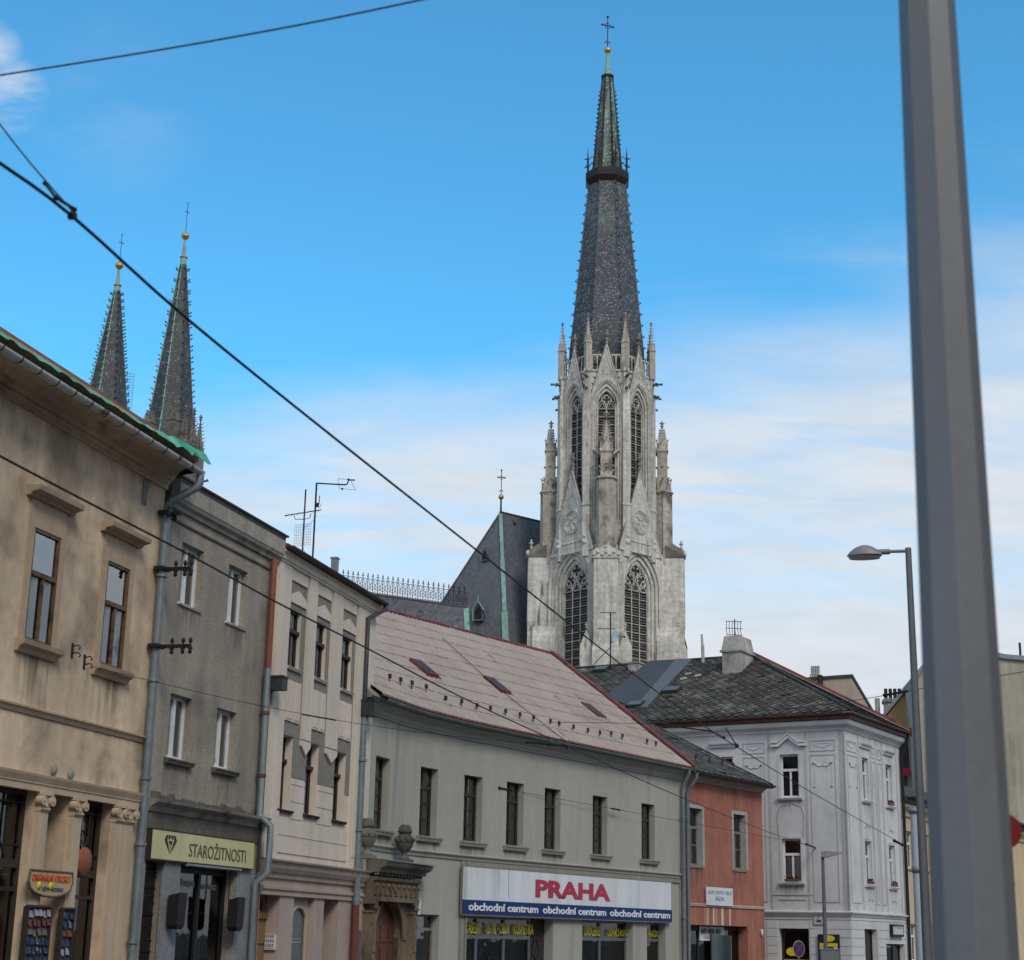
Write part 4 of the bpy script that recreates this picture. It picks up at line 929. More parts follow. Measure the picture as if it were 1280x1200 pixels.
for i in range(60): b.add([tuple(pts[i] + Vector((0, -.01, .03))), tuple(pts[i+1] + Vector((0, -.01, .03))), tuple(pts[i+1] + Vector((0, -.03, -.03))), tuple(pts[i] + Vector((0, -.03, -.03)))], [(0, 1, 2, 3)])
b.obj('drip_edge', M['redtin'], ro4, False)
b = MB(); b.sweep([(-.05, 7.725), (.37, 7.725), (.42, zg4-.02), (.40, zg4+.04), (-.05, zg4+.36)], [(2*sp4[0][0]-sp4[1][0]*.5-sp4[0][0]*.5, 2*sp4[0][1]-sp4[1][1]*.5-sp4[0][1]*.5)] + sp4); b.obj('eave_board', M['praha_trim'], ro4)
# point on the roof plane seen at a pixel (main straight part)
def roofpt(F, e, k, px_, py_):
    """intersect the pixel ray with a roof plane given by local eave point e and ridge point k (runs along local x)"""
    I = F.M.inverted(); o = I @ EYE; d = I.to_3x3() @ ray(px_, py_); n = Vector((0, -(k.z-e.z), (k.y-e.y)))
    t = (e-o).dot(n) / d.dot(n); return o + d*t
eP = Vector((0, -.5, zg4+.06)); kP = Vector((0, 5.75, 12.5))
sl = math.atan2(kP.z-eP.z, kP.y-eP.y)
for px_, py_ in ((529.5, 836), (620.5, 857), (741, 889)):
    p = roofpt(H, eP, kP, px_, py_)
    Mx = Matrix.Translation(p) @ Matrix.Rotation(sl, 4, 'X')
    b = MB(); b.box(-.30, .30, -.45, .45, -.05, .085); b.box(-.36, .36, -.52, -.44, -.03, .04); o = b.obj('skylight', M['redtin'], ro4); o.matrix_local = Mx
    b = MB(); b.box(-.22, .22, -.36, .36, .06, .09); b.obj('pane', M['zinc_dark'], o)
gpx = ((477, 856), (495, 860), (515, 866), (536, 871), (557, 876), (577, 880), (596, 885), (613, 888), (632, 892), (650, 896), (667, 899.5), (688, 904), (699, 907), (717, 911), (735, 915), (750, 918), (764, 919), (778, 922), (809, 928), (820, 931))
p0 = MB(); p0.box(-.012, .012, -.01, .12, 0, .03); p0.box(-.012, .012, .0, .02, .0, .17); p0.box(-.07, .07, -.012, .012, .12, .25)
proto = p0.obj('snow_guard', M['iron'], ro4)
for i, (px_, py_) in enumerate(gpx):
    o = proto if i == 0 else proto.copy()
    if i: C.objects.link(o); o.parent = ro4
    p = roofpt(H, eP, kP, px_, py_+4)
    if px_ < 540: t = (p.x-(pl[0]-.42))/(0-pl[0]+.42); e = eave_at(max(0, t)); k = ridgeL.lerp(ridgeR, t); p = e.lerp(k, .17) + Vector((0, 0, .02))
    o.location = p + Vector((0, 0, .0))
b = MB(); q0, q1, q2 = [roofpt(H, eP, kP, *q) for q in ((552, 800), (617, 859), (706, 929))]
up = Vector((0, -.04, .06)); b.tube([q0+up, q0.lerp(q1, .5)+up, q1+up, q1.lerp(q2, .5)+up, q2+up], .012, 5); b.obj('lightning_cable', M['iron'], ro4)
# string course + sign frame
zs0 = F4.uv(700, 1080)[1]
b = MB(); b.sweep([(-.03, zs0-.16), (.04, zs0-.14), (.06, zs0-.05), (.11, zs0-.03), (.12, zs0), (-.03, zs0+.05)], path4); b.obj('string_course', M['praha'], h4)
b = MB(); ux0, ux1 = F4.uv(568, 1120)[0], F4.uv(575, 1120)[0]; b.box(uB+.03, uB+.22, -.06, .01, 0, zs0-.165); b.box(uB+.26, uB+.33, -.08, .01, 0, zs0-.165); b.box(-.30, -.05, -.06, .01, 0, zs0-.165); b.box(uB+.33, -.30, -.05, .01, zs0-.3, zs0-.165); b.obj('sign_surround', M['praha_trim'], h4)
# downpipe at the right end
zz = zg4
pipe(h4, [(-.28, -.45, zg4-.02), (-.28, -.45, zg4-.2), (-.22, -.2, zg4-.55), (-.2, -.15, zg4-.8), (-.2, -.15, 0)], .075, 'zinc', rings=[((-.2, -.15, z_), (-.2, -.15, z_+.05)) for z_ in (6, 4.2, 2.4)])
# plain window by the doorway
o = window(h4, sm1-sm0, smz1-smz0, .22, 'greywood', fr=.06, transom=.25, mull=(), curtain=None, name='window'); place(o, F4b, H, (sm0+sm1)/2, smz0)
# shop windows
def shopfront(x0, x1, muls, ztr, nm='shop_window'):
    f = MB(); t = .06; y = .26
    f.box(x0, x0+t, y, y+.08, .05, zst); f.box(x1-t, x1, y, y+.08, .05, zst); f.box(x0+t, x1-t, y, y+.08, zst-t, zst); f.box(x0+t, x1-t, y-.01, y+.08, ztr-.05, ztr+.05); f.box(x0+t, x1-t, y, y+.08, .05, .5)
    for m_ in muls: f.box(m_-.045, m_+.045, y-.005, y+.08, .5, zst-t)
    o = f.obj(nm, M['pole2'], h4)
    p = MB(); p.quad((x0+.03, y+.05, .3), (x1-.03, y+.05, .3), (x1-.03, y+.05, zst-.03), (x0+.03, y+.05, zst-.03)); p.obj('pane', M['shopglass'], o, False)
    p = MB(); p.box(x0-.1, x1+.1, 1.3, 1.35, 0, zst+.1); p.obj('room', M['void'], o)
    p = MB()
    rr = random.Random(int(x0*100))
    x = x0 + .25
    while x < x1 - .4:
        hh = .9 + .7*rr.random(); p.lathe([(.16, .3), (.2, .6), (.15, hh*.7), (.22, hh), (.08, hh+.08), (.1, hh+.25), (.03, hh+.33)], (x, .85, 0), 8); x += .45 + .4*rr.random()
    p.obj('display', M['blueitem'], o)
    return o
ztr = F4.uv(650, 1172)[1]
xd = sx(671)
shopfront(gops[0][0], xd, (sx(604), sx(638.5)), ztr); shopfront(gops[1][0], gops[1][1], (sx(758),), ztr); shopfront(gops[2][0], gops[2][1], (), ztr)
f = MB(); f.box(xd, gops[0][1], .33, .40, 0, zst); dr = f.obj('door', M['darkwood'], h4)
f = MB(); cx_, cz_ = (xd+gops[0][1])/2 - .05, zst - .25
for k, pts in enumerate(([(-.2, -.1), (-.05, .02), (.1, -.05), (.0, -.2), (.15, -.3), (.28, -.2), (.2, -.1)], [(-.25, -.3), (-.1, -.25), (-.15, -.5), (.05, -.35), (.1, -.6), (.25, -.4)], [(-.3, -.6), (-.15, -.5), (-.2, -.85), (0, -1.0), (.2, -.85), (.22, -.6), (.05, -.7), (-.1, -.95)], [(-.25, -1.0), (-.1, -1.3), (.1, -1.2), (.2, -1.4)])):
    f.tube([(cx_+x_, .325, cz_+z_) for x_, z_ in pts], .02, 5)
f.obj('graffiti', M['graffiti'], dr)
# alarm box
x_, z_ = F4b.uv(517, 1134); f = MB(); f.box(-.10, .10, -.16, 0, -.2, .2); f.box(-.08, .08, -.19, -.161, -.05, .18); o = f.obj('alarm_box', M['paper'], None); o.matrix_world = F4b.M @ Matrix.Translation((x_, 0, z_)); tag(o, 'small white alarm box high on the grey wall beside the stone doorway', 'alarm box')

# shop sign
u0 = F4.uv(579, 1113, -.16)[0]; u1 = F4.uv(839.5, 1128, -.16)[0]
zt_ = F4.uv(700, 1092.5, -.16)[1]; zb_ = F4.uv(700, 1147, -.16)[1]; zm_ = F4.uv(700, 1130.5, -.16)[1]
sg = thing('shop_sign', 'big white and blue fascia sign with crimson word on the grey house', 'sign', H.M)
b = MB(); b.box(u0, u1, -.15, -.085, zm_+.003, zt_); b.obj('white_panel', M['signwhite'], sg)
b = MB(); b.box(u0-.02, u1+.01, -.17, -.08, zb_, zm_); b.obj('blue_band', M['signblue'], sg)
jx = F4.uv(636, 1110, -.16)[0]
b = MB(); b.box(jx-.012, jx+.012, -.153, -.149, zm_+.12, zt_-.02); b.box(u0-.02, u1, -.155, -.08, zt_, zt_+.03); b.box(u1, u1+.03, -.16, -.08, zm_, zt_); b.box(u0-.04, u0-.021, -.155, -.08, zb_, zt_); b.box(u0-.02, u1, -.16, -.08, zb_-.04, zb_-.002); b.obj('casing', M['greywood'], sg)
t0, t1 = F4.uv(669.5, 1112, -.16)[0], F4.uv(763, 1114, -.16)[0]; a_, c_ = F4.uv(716, 1124, -.16)[1], F4.uv(716, 1102.5, -.16)[1]
text_fit('PRAHA', t0, t1, a_, c_, -.152, M['signred'], 'lettering', sg, .045)
hb = zm_ - zb_
for xa, xc in ((585, 672), (678, 757), (762, 837)):
    t0, t1 = F4.uv(xa, 1138, -.16)[0], F4.uv(xc, 1142, -.16)[0]
    text_fit('obchodní centrum', t0, t1, zb_+hb*.26, zb_+hb*.82, -.172, M['lettwhite'], 'lettering', sg, .025)
# yellow words in the windows
for txt, xa, xc, lab in (('KABELKY', 582, 601, 'yellow word for handbags in the first dark shop pane'), ('TEXTIL · OBUV', 606, 636.5, 'yellow words for textiles and shoes in the second pane'), ('KOSMETIKA', 642, 666.5, 'yellow word for cosmetics in the third dark shop pane'), ('DROGERIE', 730.5, 749.5, 'yellow word for drugstore goods in the pane right of the bare wall pier'), ('DOMÁCÍ POTŘEBY', 759.5, 790, 'yellow words for household goods in the middle window'), ('HRAČKY', 809.5, 823.5, 'yellow word for toys in the narrow end window')):
    t0, t1 = F4.uv(xa, 1163, .25)[0], F4.uv(xc, 1163, .25)[0]
    o = text_fit(txt, t0, t1, ztr+.10, zst-.17, .255, M['lettyellow'], 'window_lettering', None, .0); o.matrix_world = H.M
    tag(o, lab, 'lettering', 'yellow words in the shop windows')

# stone doorway (part of the house) with urns on top
pf = F4c
pM = I4 @ pf.M
zc_ = pf.uv(486, 1078, -.3)[1]; pL, pR = uL + .02, pf.uv(511, 1140)[0]
xo0, xo1 = pf.uv(458.5, 1160)[0], pf.uv(498, 1160)[0]; xo0 = max(xo0, uL + .45); mid = (xo0+xo1)/2; ro_ = (xo1-xo0)/2; zs_ = zap - ro_*1.0
n = 14
arch = [(xo0, 0), (xo0, zs_)] + [(mid - ro_*math.cos(math.pi*i/n), zs_ + (zap-zs_)*math.sin(math.pi*i/n)) for i in range(1, n)] + [(xo1, zs_), (xo1, 0)]
zen = zc_ - 1.02
f = MB(pM)
f.add([(x_, -.14, z_) for x_, z_ in [(pL+.2, 0), (pL+.2, zen), (pR-.42, zen), (pR-.42, 0)] + arch[::-1]], [tuple(range(4+len(arch)))])
for i in range(len(arch)-1): f.quad((arch[i][0], -.14, arch[i][1]), (arch[i+1][0], -.14, arch[i+1][1]), (arch[i+1][0], .14, arch[i+1][1]), (arch[i][0], .14, arch[i][1]))
f.quad((pL+.2, -.14, 0), (pL+.2, -.14, zen), (pL+.2, .01, zen), (pL+.2, .01, 0)); f.quad((pR-.42, -.14, 0), (pR-.42, .01, 0), (pR-.42, .01, zen), (pR-.42, -.14, zen))
po = f.obj('doorway', M['stone_shop'], h4, False)
f = MB(pM); f.tube([(x_, -.15, z_) for x_, z_ in arch[1:-1]], .06, 6); f.box(mid-.1, mid+.1, -.26, -.12, zap-.05, zap+.32); f.sphere((mid, -.26, zap+.2), .09, 8); f.box(xo0-.14, xo0+.03, -.2, -.1, zs_-.06, zs_+.05); f.box(xo1-.03, xo1+.14, -.2, -.1, zs_-.06, zs_+.05); f.obj('arch_moulding', M['stone_shop'], po)
for a, c in ((pL, pL+.30), (pR-.42, pR-.10)):
    f = MB(pM); f.box(a+.03, c-.03, -.30, .01, 1.0, zen-.3); f.box(a, c, -.34, .01, 0, 1.0); f.box(a-.0, c, -.34, .01, zen-.08, zen); f.box(a+.0, c, -.32, .01, zen-.3, zen-.24); f.box(a+.07, c-.07, -.33, -.29, 1.2, zen-.4); f.sphere(((a+c)/2, -.32, zen-.16), .09, 8); f.obj('pilaster', M['stone_shop'], po)
f = MB(pM)
f.sweep([(-.02, zen), (.34, zen), (.34, zen+.10), (.28, zen+.12), (.28, zen+.50), (.36, zen+.54), (.38, zen+.62), (-.02, zen+.64)], [(pL, 0), (pR-.06, 0)])
for i in range(9):
    x_ = pL + .12 + (pR-pL-.35)*i/8; f.box(x_-.055, x_+.055, -.36, -.27, zen+.16, zen+.46); f.lathe([(.03, -.05), (.06, .0), (.03, .05)], (x_, -.37, zen+.40), 6); f.lathe([(.02, -.03), (.045, 0), (.02, .03)], (x_+.11, -.30, zen+.04), 6)
for i in range(14): x_ = pL + .05 + (pR-pL-.2)*i/13; f.box(x_-.03, x_+.03, -.42, -.3, zen+.66, zen+.73)
f.obj('frieze', M['stone_shop'], po)
f = MB(pM); f.sweep([(-.02, zc_-.30), (.44, zc_-.28), (.46, zc_-.2), (.62, zc_-.12), (.66, zc_-.04), (.66, zc_), (-.02, zc_+.06)], [(pL, 0), (pR+.10, 0)]); co = f.obj('door_cornice', M['stone_dark'], po)
f = MB(pM); f.sweep([(-.03, zc_+.062), (.70, zc_+.004), (.70, zc_+.03), (-.03, zc_+.10)], [(pL, 0), (pR+.14, 0)]); f.obj('tin_cover', M['zinc'], co)
f = MB(pM); f.box(xo0-.05, xo1+.05, .12, .18, 0, zap+.05); d_ = f.obj('door', M['door'], po)
f = MB(pM)
for i in range(4): x_ = xo0 + (xo1-xo0)*(i+.12)/4; f.box(x_, x_+(xo1-xo0)*.19, .095, .121, .2, 1.3); f.box(x_, x_+(xo1-xo0)*.19, .095, .121, 1.45, zs_+.3)
f.obj('door_panel', M['door'], d_)
for px_, lab in ((459, 'carved stone urn on the doorway cornice, half hidden behind the drainpipe'), (506, 'carved stone urn standing free on the right end of the doorway cornice')):
    u_ = pf.uv(px_, 1050, -.36)[0]; zt_u = pf.uv(px_, 1031, -.36)[1] if px_ > 480 else pf.uv(px_, 1023, -.36)[1]
    zb_u = zc_ + .05; hh = zt_u - zb_u
    ur = thing('stone_urn', lab, 'urn', pf.M @ Matrix.Translation((u_, -.36, zb_u)), 'urns over the stone doorway')
    b = MB(); b.box(-.2, .2, -.2, .2, -.03, hh*.07); b.lathe([(.17, hh*.07), (.15, hh*.11), (.08, hh*.16), (.07, hh*.24), (.14, hh*.30), (.22, hh*.42), (.255, hh*.55), (.25, hh*.64), (.2, hh*.70), (.15, hh*.76)], n=16); b.obj('bowl', M['stone_dark'], ur)
    b = MB(); b.lathe([(.15, hh*.755), (.19, hh*.79), (.20, hh*.84), (.17, hh*.87), (.18, hh*.93), (.12, hh*.96), (.13, hh), (.001, hh)], n=16); b.obj('lid', M['stone_dark'], ur)
    b = MB()
    for i in range(10): q = 2*math.pi*i/10; b.sphere((.25*math.cos(q), .25*math.sin(q), hh*.60), .045, 6)
    b.lathe([(.262, hh*.53), (.275, hh*.55), (.262, hh*.57)], n=16); b.obj('festoon', M['stone_dark'], ur)

# ================================================================== HOUSE 5: salmon
H = F5
h5 = thing('small_house', 'small salmon red two storey house with slate roof and white framed windows', 'house', H.M)
w5 = [H.rect(860.5, 878, 1010.5, 1082), H.rect(917, 931.5, 1018.5, 1086)]
mw5 = sum(r[1]-r[0] for r in w5)/2; z0_ = sum(r[2] for r in w5)/2; z1_ = sum(r[3] for r in w5)/2; c5 = [(r[0]+r[1])/2 for r in w5]
s0, s1 = H.uv(862, 1180)[0], H.uv(935, 1180)[0]; zs5 = H.uv(898, 1157)[1]
b = MB(); wall(b, .02, u5e, 0, 7.62, [(c-mw5/2, c+mw5/2, z0_, z1_, .26) for c in c5] + [(s0, s1, .05, zs5, .5)])
b.add([(u5e, 0, 0), (u5e, 0, 7.62), (u5e, 8.3, 11.9), (u5e, 16.6, 7.62), (u5e, 16.6, 0)], [(0, 1, 2, 3, 4)]); b.quad((.02, 16.6, 0), (u5e, 16.6, 0), (u5e, 16.6, 7.62), (.02, 16.6, 7.62)); b.add([(.02, 0, 0), (.02, 0, 7.62), (.02, 8.3, 11.9), (.02, 16.6, 7.62), (.02, 16.6, 0)], [(0, 1, 2, 3, 4)])
b.obj('wall', M['salmon'], h5, False)
for c in c5:
    o = window(h5, mw5, z1_-z0_, .2, 'greywood', fr=.07, transom=.33, mull=((.5, .02, .67, .05),), bars=((.05, .95, .36, .03),), curtain='lacedark', cx=((.1, .9),), sill=(.02, .10, .06, 'praha_trim'))
    o.location = (c, 0, z0_); stain(o, mw5+.3, random.uniform(.6, 1.0), -.11)
    s_ = MB(); t = .13; hh = z1_-z0_
    for (x0, x1, za, zb2) in ((-mw5/2-t, -mw5/2, -.05, hh+t), (mw5/2, mw5/2+t, -.05, hh+t), (-mw5/2, mw5/2, hh, hh+t)): s_.box(x0, x1, -.035, .01, za, zb2)
    s_.box(mw5/2-.014, mw5/2-.001, -.03, .2, 0, hh); s_.box(-mw5/2+.001, -mw5/2+.014, -.03, .2, 0, hh); s_.obj('surround', M['greywhite'], o)
zb5 = H.uv(905, 1131)[1]
b = MB(); b.sweep([(-.02, zb5-.12), (.05, zb5-.1), (.06, zb5-.02), (-.02, zb5+.02)], [(.1, 0), (u5e-.0, 0)]); b.obj('string_course', M['pink_low'], h5)
b = MB(); b.sweep([(-.03, 7.42), (.06, 7.44), (.10, 7.52), (.28, 7.60), (.30, 7.70), (-.03, 7.72)], [(.1, 0), (u5e+.0, 0)]); b.obj('cornice', M['praha'], h5)
def tile_slope(mb, poly_test, O, ex, ey, nrm, nx, ny, tw, th, diamond=True):
    """overlapping slate tiles over a plane: O origin, ex along, ey up the slope"""
    rn = []
    for j in range(ny):
        for i in range(nx):
            x = (i + (.5 if j % 2 else 0)) * tw; y = j * th
            if not poly_test(x + tw*.5, y + th): continue
            jx, jz = random.uniform(-.012, .012), random.uniform(.0, .012)
            if diamond: pts = [(x, y+th, .004), (x+tw*.5+jx, y, .030+jz), (x+tw, y+th, .004), (x+tw*.5, y+2*th, -.002)]
            else: pts = [(x+.004, y, .03+jz), (x+tw-.004, y+jx*.3, .03+jz), (x+tw-.004, y+th*1.1, .0), (x+.004, y+th*1.1, .0)]
            if random.random() < .012: continue
            mb.add([O + ex*p[0] + ey*p[1] + nrm*p[2] for p in pts], [(0, 1, 2, 3)]); rn.append(random.random())
    return rn
e5 = Vector((0, -.45, 7.74)); k5 = Vector((0, 8.3, 12.02))
ey = (k5-e5); L5 = ey.length; ey = ey/L5; n5 = Vector((0, -ey.z, ey.y))
b = MB(); b.add([(.12, -.45, 7.70), (u5e+.12, -.45, 7.70), (u5e+.12, 8.3, 11.98), (.12, 8.3, 11.98), (.12, 17.0, 7.6), (u5e+.12, 17.0, 7.6), (.12, 8.3, 11.7), (u5e+.12, 8.3, 11.7)], [(0, 1, 2, 3), (3, 2, 5, 4)]); ro = b.obj('roof', M['tile2'], h5)
b = MB(); b.rnd = tile_slope(b, lambda x, y: x < u5e and y < L5, Vector((.12, -.45, 7.74)), Vector((1, 0, 0)), ey, n5, int(u5e/.44)+1, int(L5/.25), .44, .25); b.obj('slates', M['tile2'], ro, False)
b = MB(); b.tube([(u5e+.12, -.45, 7.76), (u5e+.12, 8.3, 12.04)], .045, 6); b.obj('verge_cap', M['tile2'], ro); b = MB(); b.tube([(.12, 8.3, 12.05), (u5e+.12, 8.3, 12.05)], .08, 6); b.obj('ridge_cap', M['tile2'], ro)
b = MB(); b.sweep(gutter_prof(.50, 7.72, .075), [(.14, 0), (u5e+.2, 0)]); b.obj('gutter', M['zinc_dark'], h5)
b = MB(); b.box(.12, u5e+.14, -.47, -.36, 7.60, 7.70); b.obj('fascia', M['redtin'], h5)
pipe(h5, [(.25, -.5, 7.7), (.25, -.5, 7.5), (.2, -.2, 7.1), (.18, -.14, 6.9), (.18, -.14, 0)], .07, 'zinc', rings=[((.18, -.14, z_), (.18, -.14, z_+.05)) for z_ in (5.6, 3.4)])
for px_, py_ in ((870, 951), (887, 955), (903, 958), (917, 961)):
    p = roofpt(H, e5, k5, px_, py_); o = proto.copy(); C.objects.link(o); o.parent = ro; o.location = p
# plaque with drips
u0, u1, z0, z1 = H.rect(882, 915, 1109.5, 1132, -.06)
sg = thing('shop_sign', 'faded white board with pale lettering over drip stains on the salmon house', 'sign', H.M)
b = MB(); b.box(u0, u1, -.10, -.065, z0, z1); b.obj('board', M['signwhite'], sg)
hh = z1-z0
text_fit('AUTO MOTO VELO', u0+.1, u1-.1, z0+hh*.62, z0+hh*.82, -.101, M['lettgrey'], 'lettering', sg, .0); text_fit('BAZAR', u0+(u1-u0)*.34, u0+(u1-u0)*.66, z0+hh*.28, z0+hh*.5, -.101, M['lettgrey'], 'lettering', sg)
b = MB()
for i, q in enumerate((.02, .10, .16, .33, .38, .45, .66, .70, .96)):
    x_ = u0 + (u1-u0)*q; w_ = (.012, .03, .015, .035, .02, .015, .05, .02, .045)[i]; b.box(x_-w_, x_+w_, -.004, .002, zs5+.02, zb5-.121)
b.obj('lime_drips', M['pink'], h5)
# shop window of the salmon house
y = .40; f = MB(); t = .06
xm = H.uv(873, 1180, .4)[0]; xo = H.uv(911, 1180, .4)[0]; xq = H.uv(899.5, 1180, .4)[0]
for x_ in (s0, xm-t/2, s1-t): f.box(x_, x_+t, y, y+.07, .05, zs5)
f.box(s0+t, s1-t, y, y+.07, zs5-.16, zs5); f.box(xq-.02, xq+.02, y, y+.07, .05, zs5-.16); f.box(s0+t, xm-t, y, y+.07, 2.0, 2.06)
o = f.obj('shop_window', M['darkwood'], h5)
p = MB(); p.quad((s0+.03, y+.04, .1), (s1-.03, y+.04, .1), (s1-.03, y+.04, zs5-.05), (s0+.03, y+.04, zs5-.05)); p.obj('pane', M['shopglass'], o, False)
p = MB(); p.box(s0-.1, s1+.1, y+.9, y+.95, 0, zs5+.1); p.obj('room', M['void'], o)
# open shutter leaf
f = MB(); x0 = H.uv(912, 1180, .0)[0]; f.box(x0, x0+.07, -.05, .32, .1, zs5-.35); f.box(x0-.9, x0, .26, .31, .1, zs5-.3); f.box(x0-.8, x0-.1, .248, .259, .3, zs5-.5); f.obj('shutter', M['shutterglass'], h5)
u0, u1 = H.uv(874, 1167, .38)[0], x0 - .12; u1 = max(u1, u0+1.6); zt_, zb_ = H.uv(892, 1158.5, .38)[1], H.uv(892, 1176, .38)[1]
sg = thing('shop_sign', 'white banner with dark lettering behind the salmon house shop window', 'sign', H.M)
b = MB(); b.box(u0, u1+.3, .365, .38, zb_, zt_); b.obj('banner', M['signwhite'], sg)
hh = zt_-zb_; text_fit('AUTO - MOTO - VELO', u0+.12, u1, zb_+hh*.48, zb_+hh*.85, .364, M['lettdark'], 'lettering', sg, .02); text_fit('DOPLŇKY · DÍLY', u0+.3, u1, zb_+hh*.14, zb_+hh*.34, .364, M['lettgrey'], 'lettering', sg, .02)
x_, z_ = H.uv(950.5, 1166); f = MB(); f.lathe([(.001, -.13), (.05, -.11), (.06, .0), (.05, .1), (.02, .14)], (0, -.07, 0), 10); f.box(-.02, .02, -.1, .0, .08, .12); o = f.obj('bulkhead_lamp', M['paper'], None); o.matrix_world = H.M @ Matrix.Translation((x_, 0, z_)); tag(o, 'small white wall lamp at the right edge of the salmon house', 'lamp')

# ================================================================== HOUSE 6: pale blue corner house
H = F6; I6 = H.M.inverted()
h6 = thing('corner_house', 'pale blue grey corner house with mossy hipped slate roof and stucco panels', 'house', H.M)
XL, DR = -23.0, F6r.uv(1126.5, 1000)[0]
Mr = I6 @ F6r.M
zw = 10.75
zsc6 = H.uv(1010, 1139.5)[1]
wu = H.rect(974.5, 999, 943, 995.5); wl = H.rect(979, 1001.5, 1048, 1102)
cL = (wu[0]+wu[1]+wl[0]+wl[1])/4; wL = (wu[1]-wu[0]+wl[1]-wl[0])/2
cL2 = H.uv(905, 950)[0]
wr = [F6r.rect(1077.7, 1085.5, 948, 1001), F6r.rect(1107, 1114.5, 956, 1007.5), F6r.rect(1081.2, 1089.4, 1051, 1104.6), F6r.rect(1111.4, 1119, 1057.5, 1110)]
cR = [(wr[0][0]+wr[0][1]+wr[2][0]+wr[2][1])/4, (wr[1][0]+wr[1][1]+wr[3][0]+wr[3][1])/4]; wR = sum(r[1]-r[0] for r in wr)/4
zu0, zu1 = (wu[2]+wr[0][2]+wr[1][2])/3, (wu[3]+wr[0][3]+wr[1][3])/3; zl0, zl1 = (wl[2]+wr[2][2]+wr[3][2])/3, (wl[3]+wr[2][3]+wr[3][3])/3
dL0, dL1 = H.uv(974, 1180)[0], H.uv(1011.5, 1180)[0]; zdL = H.uv(992, 1160.5)[1]
dR = [F6r.uv(x, 1185)[0] for x in (1081.3, 1097.5, 1107.8, 1131.3)]; zdR = F6r.uv(1089, 1161.5)[1]; zdR2 = F6r.uv(1120, 1180)[1]
b = MB()
wall(b, XL, 0, 0, zw, [(cL-wL/2, cL+wL/2, zu0, zu1, .14), (cL-wL/2, cL+wL/2, zl0, zl1, .14), (cL2-wL/2, cL2+wL/2, zu0, zu1, .14), (cL2-wL/2, cL2+wL/2, zl0, zl1, .14), (dL0, dL1, .05, zdL, .4)])
b.M = Mr
wall(b, 0, DR, 0, zw, [(c-wR/2, c+wR/2, za, zb2, .14) for c in cR for za, zb2 in ((zu0, zu1), (zl0, zl1))] + [(dR[0], dR[1], .05, zdR, .4), (dR[2], dR[3], .05, zdR2, .4)])
b.M = None
rE = (Mr @ Vector((DR, 0, 0)))
b.quad((rE.x, rE.y, 0), (rE.x, rE.y, zw), (XL, rE.y, zw), (XL, rE.y, 0)); b.quad((XL, 0, 0), (XL, 0, zw), (XL, rE.y, zw), (XL, rE.y, 0))
dg = Fac(PC, (120.57 + 180 + 31.48) / 2); ua_, za_ = dg.uv(938, 820); AP = I6 @ dg.at(ua_, 0, za_)
b.add([(rE.x, rE.y, zw), (AP.x, rE.y, AP.z-.1), (XL, rE.y, AP.z-.1), (XL, rE.y, zw)], [(0, 1, 2, 3)])
b.add([(XL, 0, zw), (XL, rE.y, zw), (XL, rE.y, AP.z-.1)], [(0, 1, 2)])
b.obj('wall', M['blue'], h6, False)
path6 = [(XL, 0), (0, 0), (rE.x, rE.y)]
b = MB(); b.sweep([(-.04, zw-.12), (.05, zw-.1), (.07, zw-.02), (.14, zw+.04), (.3, zw+.12), (.34, zw+.2), (.36, zw+.32), (-.04, zw+.34)], path6); b.obj('cornice', M['blue_trim'], h6)
b = MB(); b.sweep([(-.04, zsc6-.2), (.05, zsc6-.18), (.07, zsc6-.1), (.16, zsc6-.05), (.17, zsc6), (-.04, zsc6+.04)], path6); b.sweep([(-.04, zsc6-.32), (.03, zsc6-.32), (.03, zsc6-.26), (-.04, zsc6-.24)], path6); b.obj('string_course', M['blue_trim'], h6)
b = MB(); b.sweep([(.3, zw+.345), (.46, zw+.345), (.48, zw+.50), (.42, zw+.56), (.3, zw+.52)], path6); b.sweep(gutter_prof(.56, zw+.58, .09), path6); b.obj('gutter', M['eavebrown'], h6)
# windows
def win6(F, c, z0, z1, w, front, box=None):
    o = window(h6, w, z1-z0, .12, 'whitewood', fr=.08, transom=.36, mull=((.5, .02, .64, .08),), curtain='curtain' if not front or box == 'terra' else 'lacedark', cx=((.1, .9),), cz=(.02, .6), sill=(.15, .12, .16, 'blue_trim'))
    place(o, F, H, c, z0); stain(o, w+.3, .7, -.13)
    hh = z1 - z0
    s_ = MB(); t = .11
    for (x0, x1, za, zb2) in ((-w/2-t, -w/2, -.0, hh+t), (w/2, w/2+t, -.0, hh+t), (-w/2, w/2, hh, hh+t)): s_.box(x0, x1, -.03, .01, za, zb2)
    s_.obj('surround', M['blue'], o)
    if box:
        s_ = MB(); s_.box(-w*.36, w*.36, -.14, -.02, .02, .14); s_.obj('flower_box', M[box], o)
        s_ = MB()
        for i in range(14): s_.sphere((random.uniform(-w*.34, w*.34), -.08+random.uniform(-.04, .04), .17+random.uniform(0, .05)), .04, 5)
        s_.obj('flowers', M['redflower'], o)
    return o
def hood6(o, w, z, wavy_=False):
    s_ = MB()
    if wavy_:
        pts = [(-w*.95, z), (-w*.55, z), (-w*.28, z+.18), (0, z+.36), (w*.28, z+.18), (w*.55, z), (w*.95, z)]
        s_.prism(pts + [(x, zz+.16) for x, zz in pts[::-1]], -.14, .0); s_.prism([(x, zz+.161) for x, zz in pts] + [(x, zz+.21) for x, zz in pts[::-1]], -.19, .0)
    else:
        s_.sweep([(-.02, z), (.08, z), (.1, z+.1), (.18, z+.14), (.2, z+.2), (-.02, z+.22)], [(-w*.78, 0), (w*.78, 0)])
    s_.obj('hood', M['blue_trim'], o)
